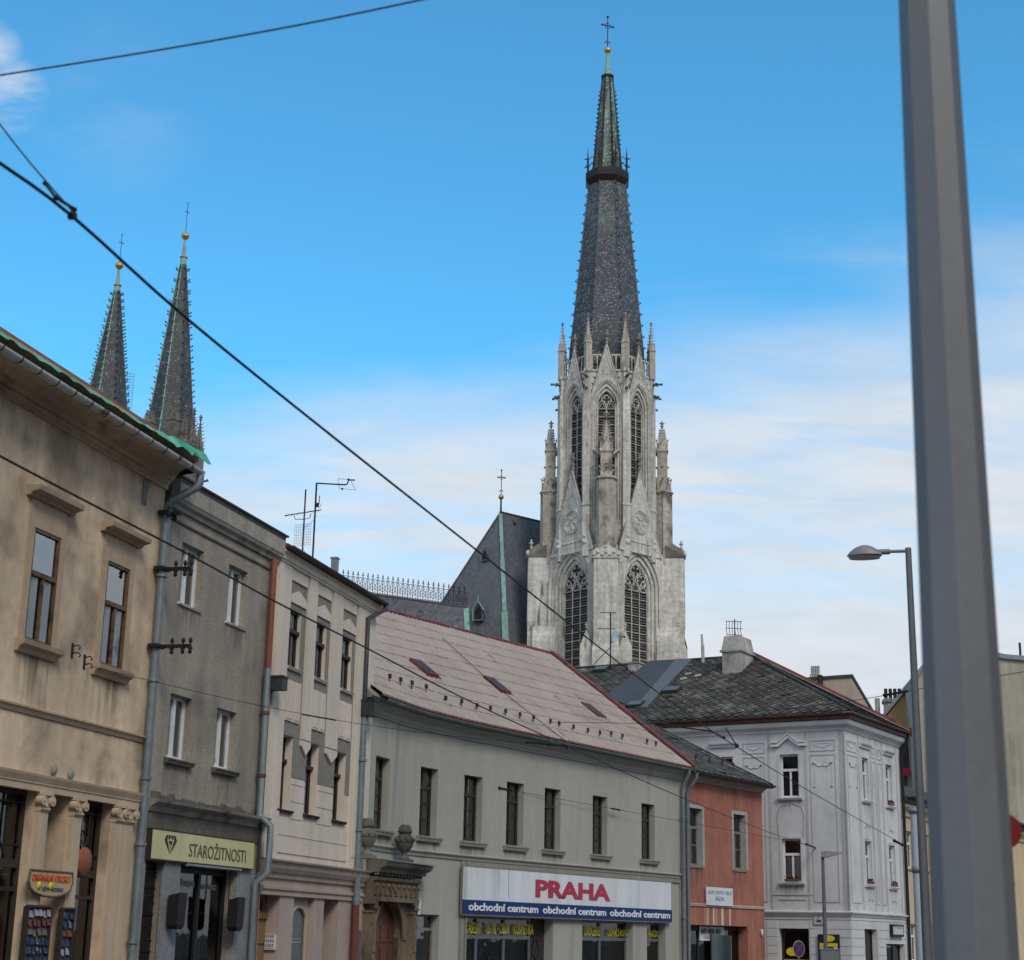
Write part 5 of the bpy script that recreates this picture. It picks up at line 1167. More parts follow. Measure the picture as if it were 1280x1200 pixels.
zh = H.uv(987, 926)[1]
o = win6(H, cL, zu0, zu1, wL, True); hood6(o, wL, zh-.25-zu0, True)
o = win6(H, cL, zl0, zl1, wL, True, 'terra')
o = win6(H, cL2, zu0, zu1, wL, True); hood6(o, wL, zu1+.42-zu0)
win6(H, cL2, zl0, zl1, wL, True)
for i, c in enumerate(cR):
    o = win6(F6r, c, zu0, zu1, wR, False, 'terra' if i else None); hood6(o, wR, zu1+.42-zu0)
    o = win6(F6r, c, zl0, zl1, wR, False, 'terra')
# stucco panels: thin raised mouldings
st = MB()
def frame(x0, x1, z0, z1, t=.03, d=.024):
    st.box(x0, x1, -d, .01, z0, z0+t); st.box(x0, x1, -d, .01, z1-t, z1); st.box(x0, x0+t, -d, .01, z0+t, z1-t); st.box(x1-t, x1, -d, .01, z0+t, z1-t)
def lozenge(x0, x1, z0, z1):
    a, c = (x0+x1)/2, (z0+z1)/2; st.tube([(x0+.1, 0, c+.05), (a, 0, z0+.08), (x1-.1, 0, c+.05)], .02, 5); st.tube([(x0+.15, 0, z1-.1), (x1-.15, 0, z1-.1)], .015, 5)
def swag(x0, x1, z):
    n = 10; w = x1-x0
    st.tube([(x0+w*i/n, -.01, z - .08*math.sin(2*math.pi*i/n*1.0)**2 - .12*math.sin(math.pi*i/n)) for i in range(n+1)], .025, 5)
    for q in (x0, x1): st.tube([(q, .005, z), (q, .005, z-.5), (q, .005, z-1.0)], .018, 5); st.sphere((q, -.02, z+.0), .06, 6); st.sphere((q, -.01, z-1.02), .05, 6)
zt6, zp1 = H.uv(1030, 925)[1], H.uv(1030, 940)[1]; zb6 = H.uv(1030, 1128)[1]
def bay(x0, x1):
    frame(x0, x1, zp1+.05, zt6); lozenge(x0+.05, x1-.05, zp1+.1, zt6-.05); frame(x0, x1, zb6, zp1-.1); swag(x0+(x1-x0)*.16, x1-(x1-x0)*.16, zp1-.45)
hx = lambda x: H.uv(x, 1000)[0]
bay(hx(1014), hx(1046)); bay(hx(930), hx(957)) ; bay(hx(830), hx(872))
for x in (1008.5, 1052.5, 962.5): st.box(hx(x)-.05, hx(x)+.05, -.022, .01, zsc6+.1, zw-.14)
n = 14; cx = cL; z_ = (zl1+zu0)/2 - .05
st.tube([(cx-.55, 0, z_-.8), (cx-.62, 0, z_+.2), (cx-.5, 0, z_+.55), (cx-.2, 0, z_+.62), (cx, 0, z_+.74), (cx+.2, 0, z_+.62), (cx+.5, 0, z_+.55), (cx+.62, 0, z_+.2), (cx+.55, 0, z_-.8), (cx-.55, 0, z_-.8)], .03, 5)
st.box(cx-.9, cx+.9, -.03, .01, zl0-.55, zl0-.5); st.box(cx-.6, cx+.6, -.03, .01, zl0-.75, zl0-.7)
st.obj('stucco_panel', M['blue_line'], h6)
st = MB(Mr)
rx = lambda x, y=1030: F6r.uv(x, y)[0]
frame(rx(1061.5), rx(1073.5), zp1+.05, zt6); lozenge(rx(1061.5), rx(1073.5), zp1+.1, zt6); frame(rx(1061.5), rx(1074), zb6, zp1-.1); swag(rx(1064), rx(1072), zp1-.45)
for a, c in ((rx(1092), rx(1096)), (rx(1099.5), rx(1104))): frame(a, c, zp1+.05, zt6); lozenge(a, c, zp1+.1, zt6); frame(a, c, zb6, zp1-.1); st.tube([((a+c)/2, 0, zp1-.5), ((a+c)/2, 0, zp1-1.3)], .03, 5)
for x in (1059, 1076, 1090.5, 1098, 1105.5, 1123): st.box(rx(x)-.05, rx(x)+.05, -.02, .01, zsc6+.1, zw-.14)
for c in cR:
    for zq in (zl1+.55, zl0-.75): st.tube([(c-.35, 0, zq), (c-.2, 0, zq+.18), (c, 0, zq+.05), (c+.2, 0, zq+.18), (c+.35, 0, zq)], .035, 5); st.box(c-.5, c+.5, -.03, .01, zq-.5, zq-.46)
st.obj('stucco_panel', M['blue_line'], h6)
# rusticated ground floor: courses with sunk joints
st = MB()
def rustic(x0, x1, holes, zz0=.1, zz1=None):
    zz1 = zz1 or zsc6 - .36; nrow = 7; h_ = (zz1-zz0)/nrow
    for r_ in range(nrow):
        segs = [(x0, x1)]
        for a, c, t in holes:
            if zz0 + r_*h_ < t + .05:
                ns = []
                for p, q in segs:
                    if c <= p or a >= q: ns.append((p, q))
                    else:
                        if a - .06 > p: ns.append((p, a-.06))
                        if c + .06 < q: ns.append((c+.06, q))
                segs = ns
        for p, q in segs: k_ = MB(st.M); k_.box(p, q, -.028, .01, zz0+r_*h_+.012, zz0+(r_+1)*h_-.012); k_.obj('rusticated_course', M['blue'], h6)
rustic(hx(955), -.001, [(dL0, dL1, zdL)])
st.M = Mr; rustic(.03, DR-.2, [(dR[0], dR[1], zdR), (dR[2], dR[3], zdR2)])
# ground floor openings
f = MB(); y = .3; f.box(dL0, dL0+.07, y, y+.07, .05, zdL); f.box(dL1-.07, dL1, y, y+.07, .05, zdL); f.box(dL0+.07, dL1-.07, y, y+.07, zdL-.1, zdL)
o = f.obj('shop_window', M['darkwood'], h6); p = MB(); p.quad((dL0+.03, y+.04, .1), (dL1-.03, y+.04, .1), (dL1-.03, y+.04, zdL-.03), (dL0+.03, y+.04, zdL-.03)); p.obj('pane', M['shopglass'], o, False)
p = MB(); p.box(dL0-.1, dL1+.1, 1.2, 1.25, 0, zdL+.1); p.obj('room', M['void'], o)
ex, ez = H.uv(990, 1189, .3)
p = MB(); p.prism([(ex+.28*math.cos(q*.3142), ez-.02+.18*math.sin(q*.3142)) for q in range(20)], y+.032, y+.036); p.prism([(ex-.75+.17*math.cos(q*.3142), ez-.04+.17*math.sin(q*.3142)) for q in range(20)], y+.032, y+.036)
p.box(ex-1.0, ex+.9, y+.032, y+.036, ez-.42, ez-.34); p.obj('window_sticker', M['lettyellow'], o)
for a, c, t, mm in ((dR[0], dR[1], zdR, 'shop'), (dR[2], dR[3], zdR2, 'door')):
    f = MB(Mr); f.box(a, a+.06, .25, .31, .05, t); f.box(c-.06, c, .25, .31, .05, t); f.box(a+.06, c-.06, .25, .31, t-.08, t); o = f.obj('shop_window' if mm == 'shop' else 'door', M['darkwood'], h6)
    p = MB(Mr); p.quad((a+.03, .29, .05), (c-.03, .29, .05), (c-.03, .29, t-.03), (a+.03, .29, t-.03)); p.obj('pane', M['shopglass'], o, False)
    p = MB(Mr); p.box(a-.1, c+.1, .7, .75, 0, t+.1); p.obj('room', M['lacedark' if mm == 'door' else 'void'], o)
    if mm == 'shop':
        p = MB(Mr); cx = a+(c-a)*.3; p.prism([(cx+.26*math.cos(q*.3142), t-.55+.36*math.sin(q*.3142)) for q in range(20)], .27, .275); p.obj('window_sticker', M['lettyellow'], o)
pipe(h6, [tuple(Mr @ Vector(p)) for p in ((DR-.1, -.5, zw+.5), (DR-.1, -.45, zw+.2), (DR-.12, -.14, zw-.4), (DR-.12, -.12, 0))], .08, 'iron')
# roof
eo = .62; ze_ = zw + .60
# eave polygon corners
eL = Vector((XL, -eo, ze_)); eC = Vector((eo*.98, -eo, ze_)); eR = Vector((rE.x + eo, rE.y, ze_))
KR = Vector((AP.x, AP.y, AP.z)); KL = Vector((XL, AP.y, AP.z))
b = MB(); b.add([eL, eC, KR, KL, eR, Vector((AP.x, rE.y, AP.z)), Vector((XL, rE.y, AP.z-.05))], [(0, 1, 2, 3), (1, 4, 5, 2), (3, 2, 5, 6)]); ro6 = b.obj('roof', M['tile'], h6, False)
ey = (KL-eL); LL = ey.length; ey /= LL; nn = Vector((1, 0, 0)).cross(ey).normalized()
hipx = lambda y: (eC.x-eL.x) - (eC.x-KR.x)*y/LL
b = MB(); b.rnd = tile_slope(b, lambda x, y: 5.0 < x < hipx(y)-.05 and y < LL-.1, eL + nn*.03, Vector((1, 0, 0)), ey, nn, int(25/.46), int(LL/.25), .46, .25); b.obj('slates', M['tile'], ro6, False)
exr = (eR-eC); LR = exr.length; exr /= LR; t_ = (KR-eC).dot(exr); ft = eC + exr*t_; eyr = KR-ft; LRY = eyr.length; eyr /= LRY; nr = exr.cross(eyr).normalized()
b = MB(); b.rnd = tile_slope(b, lambda x, y: y*t_/LRY + .05 < x < LR and y < LRY, eC + nr*.03, exr, eyr, nr, int(LR/.46)+1, int(LRY/.25)+1, .46, .25); b.obj('slates', M['tile'], ro6, False)
b = MB(); pts = [eC.lerp(KR, i/24) + Vector((0, 0, .05 + .02*random.random())) for i in range(25)]; b.tube(pts, [.06 + .03*random.random() for _ in pts], 7); b.obj('hip_cap', M['tile2'], ro6); b = MB(); b.tube([KL + Vector((0, 0, .04)), KR + Vector((0, 0, .04))], .07, 7); b.obj('ridge_cap', M['tile2'], ro6)
b = MB(); pts = [eR.lerp(Vector((AP.x+.15, rE.y, AP.z)), i/20) for i in range(21)]
for i in range(20):
    for (dz0, dz1, dy, mm) in ((-.05, .16, 0, 0),): b.add([pts[i] + Vector((0, -.14, .05)), pts[i+1] + Vector((0, -.14, .05)), pts[i+1] + Vector((0, -.10, .22)), pts[i] + Vector((0, -.10, .22)), pts[i] + Vector((0, .14, .2)), pts[i+1] + Vector((0, .14, .2)), pts[i+1] + Vector((0, .14, -.2)), pts[i] + Vector((0, .14, -.2))], [(0, 1, 2, 3), (3, 2, 5, 4), (4, 5, 6, 7)])
b.obj('verge_flashing', M['redtin'], ro6)
b = MB(); b.add([pts[0]+Vector((0, -.16, .06)), pts[-1]+Vector((0, -.16, .06)), pts[-1]+Vector((0, -.55, .045)), pts[0]+Vector((0, -.40, .045))], [(0, 1, 2, 3)]); b.obj('verge_gutter', M['copper'], ro6, False)
# grey sheet strips on the slope
rp6 = lambda x, y: roofpt(H, eL, KL, x, y)
up = nn*.09
for (q, mm, nm) in ((((812, 828), (844, 826), (794, 886), (757, 873)), 'felt', 'sheet_covering'), (((844.3, 826), (866, 825), (808, 886), (794.3, 886)), 'felt2', 'sheet_covering')):
    b = MB(); P_ = [rp6(*k) for k in q]; b.add([p+up for p in P_] + [p-up*.3 for p in P_], [(0, 1, 2, 3), (0, 1, 5, 4), (1, 2, 6, 5), (2, 3, 7, 6), (3, 0, 4, 7)]); b.obj(nm, M[mm], ro6)
slope6 = math.atan2(ey.z, ey.y)
for px_, py_, w_ in ((752, 839, .5), (840, 865, .55), (795, 883, .5)):
    p = rp6(px_, py_); Mx = Matrix.Translation(p) @ Matrix.Rotation(slope6, 4, 'X')
    b = MB(); b.box(-w_*.8, w_*.8, -.32, .32, 0, .2); o = b.obj('skylight', M['zinc_dark'], ro6); o.matrix_local = Mx
    b = MB(); b.box(-w_*.68, w_*.68, -.25, .25, .15, .206); b.obj('pane', M['felt2'], o)
for px_, py_ in ((861, 844), (873, 846), (855, 850)):
    p = rp6(px_, py_); b = MB(); b.box(-.18, .16, -.12, .12, .06, .10); o = b.obj('pale_patch', M['chimney'], ro6); o.matrix_local = Matrix.Translation(p) @ Matrix.Rotation(slope6, 4, 'X') @ Matrix.Rotation(.4, 4, 'Z')
# chimneys (on the roof: sub-parts)
p = rp6(918, 842)
k_ = p.y; x0, x1 = H.uv(903, 842, k_)[0], H.uv(926, 842, k_)[0]; zt_ = H.uv(915, 794, k_)[1]; zm_ = H.uv(915, 812, k_)[1]
b = MB(); b.box(x0, x1, k_, k_+1.7, p.z-1, zm_-.1); b.box(x0-.09, x1+.09, k_-.09, k_+1.79, zm_-.1, zm_); b.add([(x0-.03, k_-.03, zm_), (x1+.03, k_-.03, zm_), (x1+.03, k_+1.73, zm_), (x0-.03, k_+1.73, zm_), (x0+.08, k_+.1, zt_), (x1-.08, k_+.1, zt_), (x1-.08, k_+1.6, zt_), (x0+.08, k_+1.6, zt_)], [(0, 1, 5, 4), (1, 2, 6, 5), (2, 3, 7, 6), (3, 0, 4, 7), (4, 5, 6, 7)]); b.obj('chimney', M['chimney'], ro6)
ct = H.M @ Vector(((x0+x1)/2, k_+.5, zt_))
an = thing('roof_aerial', 'small curved grid aerial standing on the rendered chimney', 'aerial', Matrix.Translation(ct))
b = MB(); b.tube([(0, 0, -.02), (0, 0, .9)], .03, 6); b.obj('mast', M['iron'], an)
b = MB()
for i in range(6): x_ = -.36 + i*.14; b.tube([(x_, .1, .1), (x_-.06, 0, .45), (x_-.02, .1, .82)], .016, 4)
for z_ in (.12, .45, .8): b.tube([(-.42, .06, z_), (.40, .06, z_-.02)], .016, 4)
b.obj('grid_reflector', M['iron'], an)
p = rp6(791, 840); k_ = p.y; x0, x1 = H.uv(785, 838, k_)[0], H.uv(797, 838, k_)[0]; zt_ = H.uv(790, 829, k_)[1]
b = MB(); b.box(x0, x1, k_, k_+.8, p.z-.6, zt_); b.box(x0-.05, x1+.05, k_-.05, k_+.85, zt_, zt_+.08); b.obj('chimney', M['chimney'], ro6)
p = rp6(879, 829); z_ = H.uv(877, 793, p.y)[1]; b = MB(); b.tube([(p.x, p.y, p.z-.3), (p.x-.02, p.y, (p.z+z_)/2+.2)], .09, 8); b.tube([(p.x-.03, p.y, (p.z+z_)/2+.1), (p.x-.06, p.y, z_)], .06, 8); b.obj('vent_pipe', M['chimney'], ro6)
p = rp6(763, 838); w_ = H.M @ p; zt_ = H.uv(762, 766, p.y)[1]; hh = zt_-p.z
an = thing('satellite_dish', 'white satellite dish on a thin mast before the church tower', 'dish', Matrix.Translation(w_))
b = MB(); b.tube([(0, 0, -.2), (0, 0, hh)], .04, 6); b.tube([(-.55, 0, hh), (.3, 0, hh)], .02, 5); b.tube([(0, 0, hh*.40), (-1.1, .4, .1)], .02, 5); b.obj('mast', M['iron'], an)
b = MB(); b.lathe([(.001, -.1), (.25, -.07), (.42, 0), (.43, .01), (.25, -.05), (.001, -.08)], n=16); o = b.obj('dish', M['dishwhite'], an); o.matrix_local = Matrix.Translation((.22, -.12, hh*.59)) @ Matrix.Rotation(R(-68), 4, 'Y') @ Matrix.Rotation(R(20), 4, 'X')
b = MB(); b.tube([(.22, -.12, hh*.59), (.7, -.4, hh*.56)], .015, 5); b.sphere((.7, -.4, hh*.56), .06, 6); b.obj('arm', M['iron'], an)
# signs on the corner house
u0, u1, z0, z1 = H.rect(1017.5, 1031, 1145.5, 1155.5, -.03)
sg = thing('street_sign', 'small pale street name plate on the corner house by the slender lamp', 'sign', H.M)
b = MB(); b.box(u0, u1, -.075, -.045, z0, z1); b.obj('plate', M['signback'], sg); b = MB(); b.box(u0-.025, u1+.025, -.07, -.035, z0-.025, z1+.025); b.obj('rim', M['greywood'], sg)
text_fit('třída', u0+.22, u1-.25, z0+.26, z0+.40, -.076, M['lettdark'], 'lettering', sg, .01); text_fit('Svobody', u0+.14, u1-.14, z0+.06, z0+.22, -.076, M['lettdark'], 'lettering', sg, .01)
u0, u1, z0, z1 = H.rect(1024, 1050.5, 1168, 1225, -.03)
sg = thing('poster_case', 'dark wall showcase with yellow and white posters on the corner house', 'notice board', H.M)
b = MB(); b.box(u0, u1, -.14, -.03, z0, z1); b.obj('case', M['lettdark'], sg)
wd = u1-u0
for a, c, z_a, z_b, mm in ((.08, .93, .36, .50, 'lettyellow'), (.08, .36, .52, 1.6, 'paper'), (.40, .70, .55, 1.6, 'greystone'), (.74, .93, .52, .8, 'paper'), (.74, .93, .85, 1.6, 'lettyellow')):
    b = MB(); b.box(u0+wd*a, u0+wd*c, -.15, -.139, z1-z_b, z1-z_a); b.obj('poster', M[mm], sg)
b = MB(); b.prism([(u0+wd*.55+.24*math.cos(q*.3142), z1-.17+.13*math.sin(q*.3142)) for q in range(20)], -.15, -.139); b.obj('poster', M['lettyellow'], sg)
u0, u1, z0, z1 = F6r.rect(1112, 1126.5, 1155.5, 1171, -.03)
sg = thing('shop_sign', 'framed pale sign box over a doorway on the corner house side street', 'sign', F6r.M)
b = MB(); b.box(u0, u1, -.16, -.03, z0, z1); b.obj('case', M['iron'], sg); b = MB(); b.box(u0+.12, u1-.12, -.17, -.155, z0+.1, z1-.1); b.obj('face', M['signback'], sg)
b = MB()
for i, w_ in enumerate((.10, .05, .16, .12, .2, .1)): q_ = u0+.28+(u1-u0-.5)*i/6; b.box(q_, q_+w_, -.175, -.169, z0+.34, z0+.34+.1+.06*(i % 2))
b.obj('lettering', M['lettgrey'], sg)

# ================================================================== far buildings
def prismhouse(name, label, front, D, topz, depth, m, az, roof_m='zinc_dark'):
    pass
# beige house with a gable behind the corner house roof
PB = at_dist(1066, 880, 125)
FB = Fac(PB, 112)
hb = thing('far_house', 'plain beige house with a sloping gable behind the corner house roof', 'house', FB.M)
xl = FB.uv(985, 870)[0]; zl, zr_ = FB.uv(1000, 852)[1], FB.uv(1066, 847)[1]
FBr = Fac(PB, 22); xr2, zr2 = FBr.uv(1094, 897)
b = MB(); b.add([(xl, 0, 0), (0, 0, 0), (0, 0, zr_), (xl, 0, zl)], [(0, 1, 2, 3)]); e = FB.M.inverted() @ FBr.at(xr2); e2 = FB.M.inverted() @ FBr.at(xr2 + 6)
b.add([(0, 0, 0), (e.x, e.y, 0), (e.x, e.y, zr2), (0, 0, zr_)], [(0, 1, 2, 3)])
b.add([(xl, e.y, 0), (e.x, e.y, 0), (e.x, e.y, zr2), (xl, e.y, zr2)], [(0, 1, 2, 3)]); b.add([(xl, 0, 0), (xl, 0, zl), (xl, e.y, zr2), (xl, e.y, 0)], [(0, 1, 2, 3)]); b.obj('wall', M['farbeige'], hb, False)
b = MB(); b.add([(xl, -.1, zl+.02), (.1, -.1, zr_+.02), (e.x+.1, e.y, zr2+.02), (xl, e.y, zr2+.02)] + [(xl, -.1, zl+.25), (.1, -.1, zr_+.25), (e.x+.1, e.y, zr2+.25), (xl, e.y, zr2+.25)], [(0, 1, 2, 3), (4, 5, 6, 7), (0, 1, 5, 4), (1, 2, 6, 5), (2, 3, 7, 6), (3, 0, 4, 7)]); rf = b.obj('roof', M['zinc_dark'], hb)
x0, z1 = FB.uv(1012, 838, 2); x1 = FB.uv(1023, 838, 2)[0]; b = MB(); b.box(x0, x1, 2, 3, z1-4, z1-.3)
for i in range(4): q = x0 + (x1-x0)*(i+.5)/4; b.tube([(q, 2.5, z1-.3), (q, 2.5, z1+.4)], .1, 6)
b.obj('chimney', M['chimney'], rf)
x0, z1 = FB.uv(1025, 844, -.3); b = MB(); b.tube([(x0, -.3, z1-3), (x0, -.3, z1)], .2, 8); b.obj('flue', M['iron'], hb)
# ochre building with awning
PO = at_dist(1147, 960, 112)
FO = Fac(PO, 100)
ho = thing('far_house', 'ochre rendered house with crimson awning under a sloping gable, down the side street', 'house', FO.M)
q = [FO.uv(*k) for k in ((1147, 851.5), (1100, 908))]
x0 = FO.uv(1085, 960)[0]; zl = q[1][1] - (q[1][0]-x0)*(q[0][1]-q[1][1])/(q[0][0]-q[1][0])
b = MB(); zaw = FO.uv(1136, 955)[1]; zaw2 = FO.uv(1136, 969)[1]; za0 = FO.uv(1122, 960)[0]
b.add([(x0, 0, zaw2), (x0, 0, zl), (0, 0, q[0][1]), (0, 0, zaw2)], [(0, 1, 2, 3)]); b.add([(x0, 1.2, 0), (x0, 1.2, zaw2), (0, 1.2, zaw2), (0, 1.2, 0)], [(0, 1, 2, 3)]); b.add([(x0, 0, zaw2), (0, 0, zaw2), (0, 1.2, zaw2), (x0, 1.2, zaw2)], [(0, 1, 2, 3)])
b.add([(x0, 0, 0), (x0, 0, zl), (x0, 12, zl), (x0, 12, 0)], [(0, 1, 2, 3)]); b.add([(0, 0, 0), (0, 0, q[0][1]), (0, 12, q[0][1]), (0, 12, 0)], [(0, 1, 2, 3)]); b.add([(x0, 12, 0), (0, 12, 0), (0, 12, q[0][1]), (x0, 12, zl)], [(0, 1, 2, 3)]); b.obj('wall', M['ochre'], ho, False)
b = MB(); b.add([(x0-.2, -.25, zl+.0), (0, -.25, q[0][1]+.0), (0, 12, q[0][1]), (x0-.2, 12, zl)] + [(x0-.2, -.25, zl+.3), (0, -.25, q[0][1]+.3), (0, 12, q[0][1]+.3), (x0-.2, 12, zl+.3)], [(0, 1, 2, 3), (4, 5, 6, 7), (0, 1, 5, 4), (1, 2, 6, 5), (2, 3, 7, 6), (3, 0, 4, 7)]); rf = b.obj('roof', M['zinc'], ho)
b = MB(); b.add([(za0, .02, zaw), (-.1, .02, zaw), (-.1, -1.1, zaw2+.1), (za0, -1.1, zaw2+.1), (za0, -1.1, zaw2-.15), (-.1, -1.1, zaw2-.15)], [(0, 1, 2, 3), (3, 2, 5, 4)]); b.obj('awning', M['awning'], ho, False)
b = MB(); xw = FO.uv(1137, 985, 1.2)[0]; zw0, zw1 = FO.uv(1138, 1000, 1.2)[1], FO.uv(1138, 973, 1.2)[1]; b.box(xw, xw+.9, 1.1, 1.25, zw0-1, zw1); b.obj('window', M['darkwood'], ho)
b = MB(); xa, za = FO.uv(1132, 942, -.3); b.box(xa-.5, xa+.5, -.5, -.02, za-.9, za+.9); b.obj('balcony_box', M['darkwood'], ho)
x0c, z1c = FO.uv(1105, 873, 3); x1c = FO.uv(1131, 873, 3)[0]; b = MB(); b.box(x0c, x1c, 3, 4.2, z1c-6, z1c); b.box(x0c-.1, x1c+.1, 2.9, 4.3, z1c-.25, z1c-.05); ch = b.obj('chimney', M['chimney'], rf)
b = MB()
for i in range(4): qq = x0c + (x1c-x0c)*(.12+.22*i); b.tube([(qq, 3.6, z1c-.02), (qq, 3.6, z1c+.75)], .12, 8)
b.obj('chimney_pots', M['iron'], rf)
xf, zf_ = FO.uv(1096.5, 873, 2); b = MB(); b.tube([(xf, 2, zf_-4), (xf, 2, zf_)], .17, 8); b.obj('flue', M['chimney'], rf)
# tall stained firewall at the far right
PT = at_dist(1146.5, 960, 108); FT = Fac(PT, 96)
ht = thing('far_house', 'tall windowless stained beige firewall behind the thick pole', 'house', FT.M)
q = [FT.uv(*k) for k in ((1147, 853), (1180, 812), (1256, 824), (1285, 827))]; xr_ = FT.uv(1420, 900)[0]
top = [(0, q[0][1]), (q[1][0], q[1][1]+.3), (q[2][0], q[2][1]), (xr_, q[3][1]-.5)]
b = MB(); b.add([(0, 0, 0)] + [(x, 0, z) for x, z in top] + [(xr_, 0, 0)], [tuple(range(6))]); b.add([(0, 14, 0)] + [(x, 14, z) for x, z in top] + [(xr_, 14, 0)], [tuple(range(6))]); b.quad((0, 0, 0), (0, 0, top[0][1]), (0, 14, top[0][1]), (0, 14, 0)); b.quad((xr_, 0, 0), (xr_, 0, top[3][1]), (xr_, 14, top[3][1]), (xr_, 14, 0)); b.obj('wall', M['fargrey'], ht, False)
b = MB()
for i in range(3): (xa, za), (xc, zc2) = top[i], top[i+1]; b.add([(xa, -.2, za), (xc, -.2, zc2), (xc, 14, zc2), (xa, 14, za), (xa, -.2, za+.3), (xc, -.2, zc2+.3), (xc, 14, zc2+.3), (xa, 14, za+.3)], [(0, 1, 2, 3), (4, 5, 6, 7), (0, 1, 5, 4), (2, 3, 7, 6), (0, 3, 7, 4), (1, 2, 6, 5)])
b.obj('roof', M['zinc'], ht)
xk, zk_ = FT.uv(1276, 826, 2); b = MB(); b.tube([(xk, 2, zk_-1), (xk, 2, zk_+1.2)], .08, 6); b.obj('mast', M['iron'], ht)
# cream house further down the side street
FY = Fac(F6r.at(DR + .9, .55), 31.5)
hy = thing('far_house', 'cream yellow house with dark eaves just beyond the corner house drainpipe', 'house', FY.M)
ze3 = FY.uv(1136, 1010)[1]; W3 = 26.0
op3 = []
ya = FY.rect(1133.5, 1138.5, 1039, 1085); yb = FY.rect(1137, 1142, 1130, 1178)
wds = [(ya[0], ya[0]+1.0, ya[2], ya[3])] + [(ya[0]+2.6*i, ya[0]+2.6*i+1.0, ya[2], ya[3]) for i in range(1, 8)] + [(ya[0]+2.6*i, ya[0]+2.6*i+1.0, .9, 2.6) for i in range(0, 8)]
b = MB(); wall(b, 0, W3, 0, ze3, [(*w_, .2) for w_ in wds]); shell(b, 0, W3, 10, ze3); b.obj('wall', M['cream'], hy, False)
for w_ in wds:
    o = window(hy, w_[1]-w_[0], w_[3]-w_[2], .15, 'whitewood', fr=.08, mull=((.5, 0, 1, .08),), transom=.33, sill=(.1, .1, .1, 'cream')); o.location = ((w_[0]+w_[1])/2, 0, w_[2])
b = MB(); b.sweep([(-.04, ze3-.5), (.1, ze3-.45), (.15, ze3-.2), (.4, ze3-.05), (.42, ze3+.1), (-.04, ze3+.12)], [(0, 0), (W3, 0)]); b.obj('cornice', M['cream'], hy)
b = MB(); b.sweep([(.55, ze3+.13), (.55, ze3+.4), (-3.4, ze3+2.0), (-9.5, ze3+.5), (-9.5, ze3+.13)], [(0, 0), (W3, 0)]); rf = b.obj('roof', M['tile2'], hy)
b = MB(); b.sweep(gutter_prof(.66, ze3+.42, .1), [(0, 0), (W3, 0)]); b.obj('gutter', M['iron'], hy)
# far right: low grey building edge behind the pole

# ================================================================== CATHEDRAL
TP = at_dist(757.5, 720, 192); TW = Vector((TP.x, TP.y, 0))
vd = Vector((TP.x, TP.y, 0)).normalized(); ang = math.atan2(vd.y, vd.x) - math.pi/2
TM = Matrix.Translation(TW) @ Matrix.Rotation(ang, 4, 'Z')     # x: picture right, y: away, z: up
TI = TM.inverted()
S = (TP - EYE).dot(FW) / FPX                                    # metres per photo pixel at the tower
def tz(py, dy=0.0, px_=760):
    o = TI @ EYE; d = TI.to_3x3() @ ray(px_, py); t = (dy*S - o.y) / d.y
    return (o + d*t).z
def facet(mb, th, A):
    """local frame of a vertical facet with outward normal at angle th (tower plan), apothem A metres"""
    n = Vector((math.cos(th), math.sin(th), 0)); d = Vector((-n.y, n.x, 0))
    mb.M = Matrix.Translation(n*A) @ Matrix.Rotation(math.atan2(d.y, d.x), 4, 'Z')
    return mb.M
def parch(w, zs, n=8, h=None):
    """pointed arch outline from left springing to right springing"""
    r_ = w; pts = []
    for i in range(n+1):
        q = math.pi - math.pi/3*i/n; pts.append((w/2 + r_*math.cos(q), zs + (r_*math.sin(q)) * (h or 1)))
    for i in range(n-1, -1, -1): x, z = pts[i]; pts.append((-x, z))
    return pts
cath = thing('cathedral', 'pale gothic cathedral with one tall slate spire, steep dark roofs and two thin western spires', 'cathedral', TM)
tower = MB(); A4 = 58*S; r4 = A4*math.sqrt(2)
zS0, zS1 = 0.0, tz(688, -45)
def archwall(mb, W, z0, z1, w, zsill, zs, depth, h=1.0):
    """facet wall with a pointed opening: front face, reveal"""
    ar = parch(w, zs, 8, h)
    mb.quad((-W, 0, z0), (W, 0, z0), (W, 0, zsill), (-W, 0, zsill))
    mb.quad((-W, 0, zsill), (-w/2, 0, zsill), (-w/2, 0, zs), (-W, 0, zs)); mb.quad((w/2, 0, zsill), (W, 0, zsill), (W, 0, zs), (w/2, 0, zs))
    k = len(ar)//2
    mb.add([(x, 0, z) for x, z in [(-W, zs)] + ar[:k+1] + [(0, z1), (-W, z1)]], [tuple(range(k+4))]); mb.add([(x, 0, z) for x, z in ar[k:] + [(W, zs), (W, z1), (0, z1)]], [tuple(range(len(ar)-k+3))])
    out = [(-w/2, zsill)] + ar + [(w/2, zsill)]
    for i in range(len(out)-1): mb.quad((out[i][0], 0, out[i][1]), (out[i+1][0], 0, out[i+1][1]), (out[i+1][0], depth, out[i+1][1]), (out[i][0], depth, out[i][1]))
    mb.quad((-w/2, 0, zsill), (w/2, 0, zsill), (w/2, depth, zsill), (-w/2, depth, zsill))
def ring(mb, w0, w1, y, zsill, zs, h=1.0):
    """flat face between two arches at depth y"""
    a = [(-w0/2, zsill)] + parch(w0, zs, 8, h) + [(w0/2, zsill)]; c = [(-w1/2, zsill)] + parch(w1, zs, 8, h) + [(w1/2, zsill)]
    for i in range(len(a)-1): mb.quad((a[i][0], y, a[i][1]), (a[i+1][0], y, a[i+1][1]), (c[i+1][0], y, c[i+1][1]), (c[i][0], y, c[i][1]))
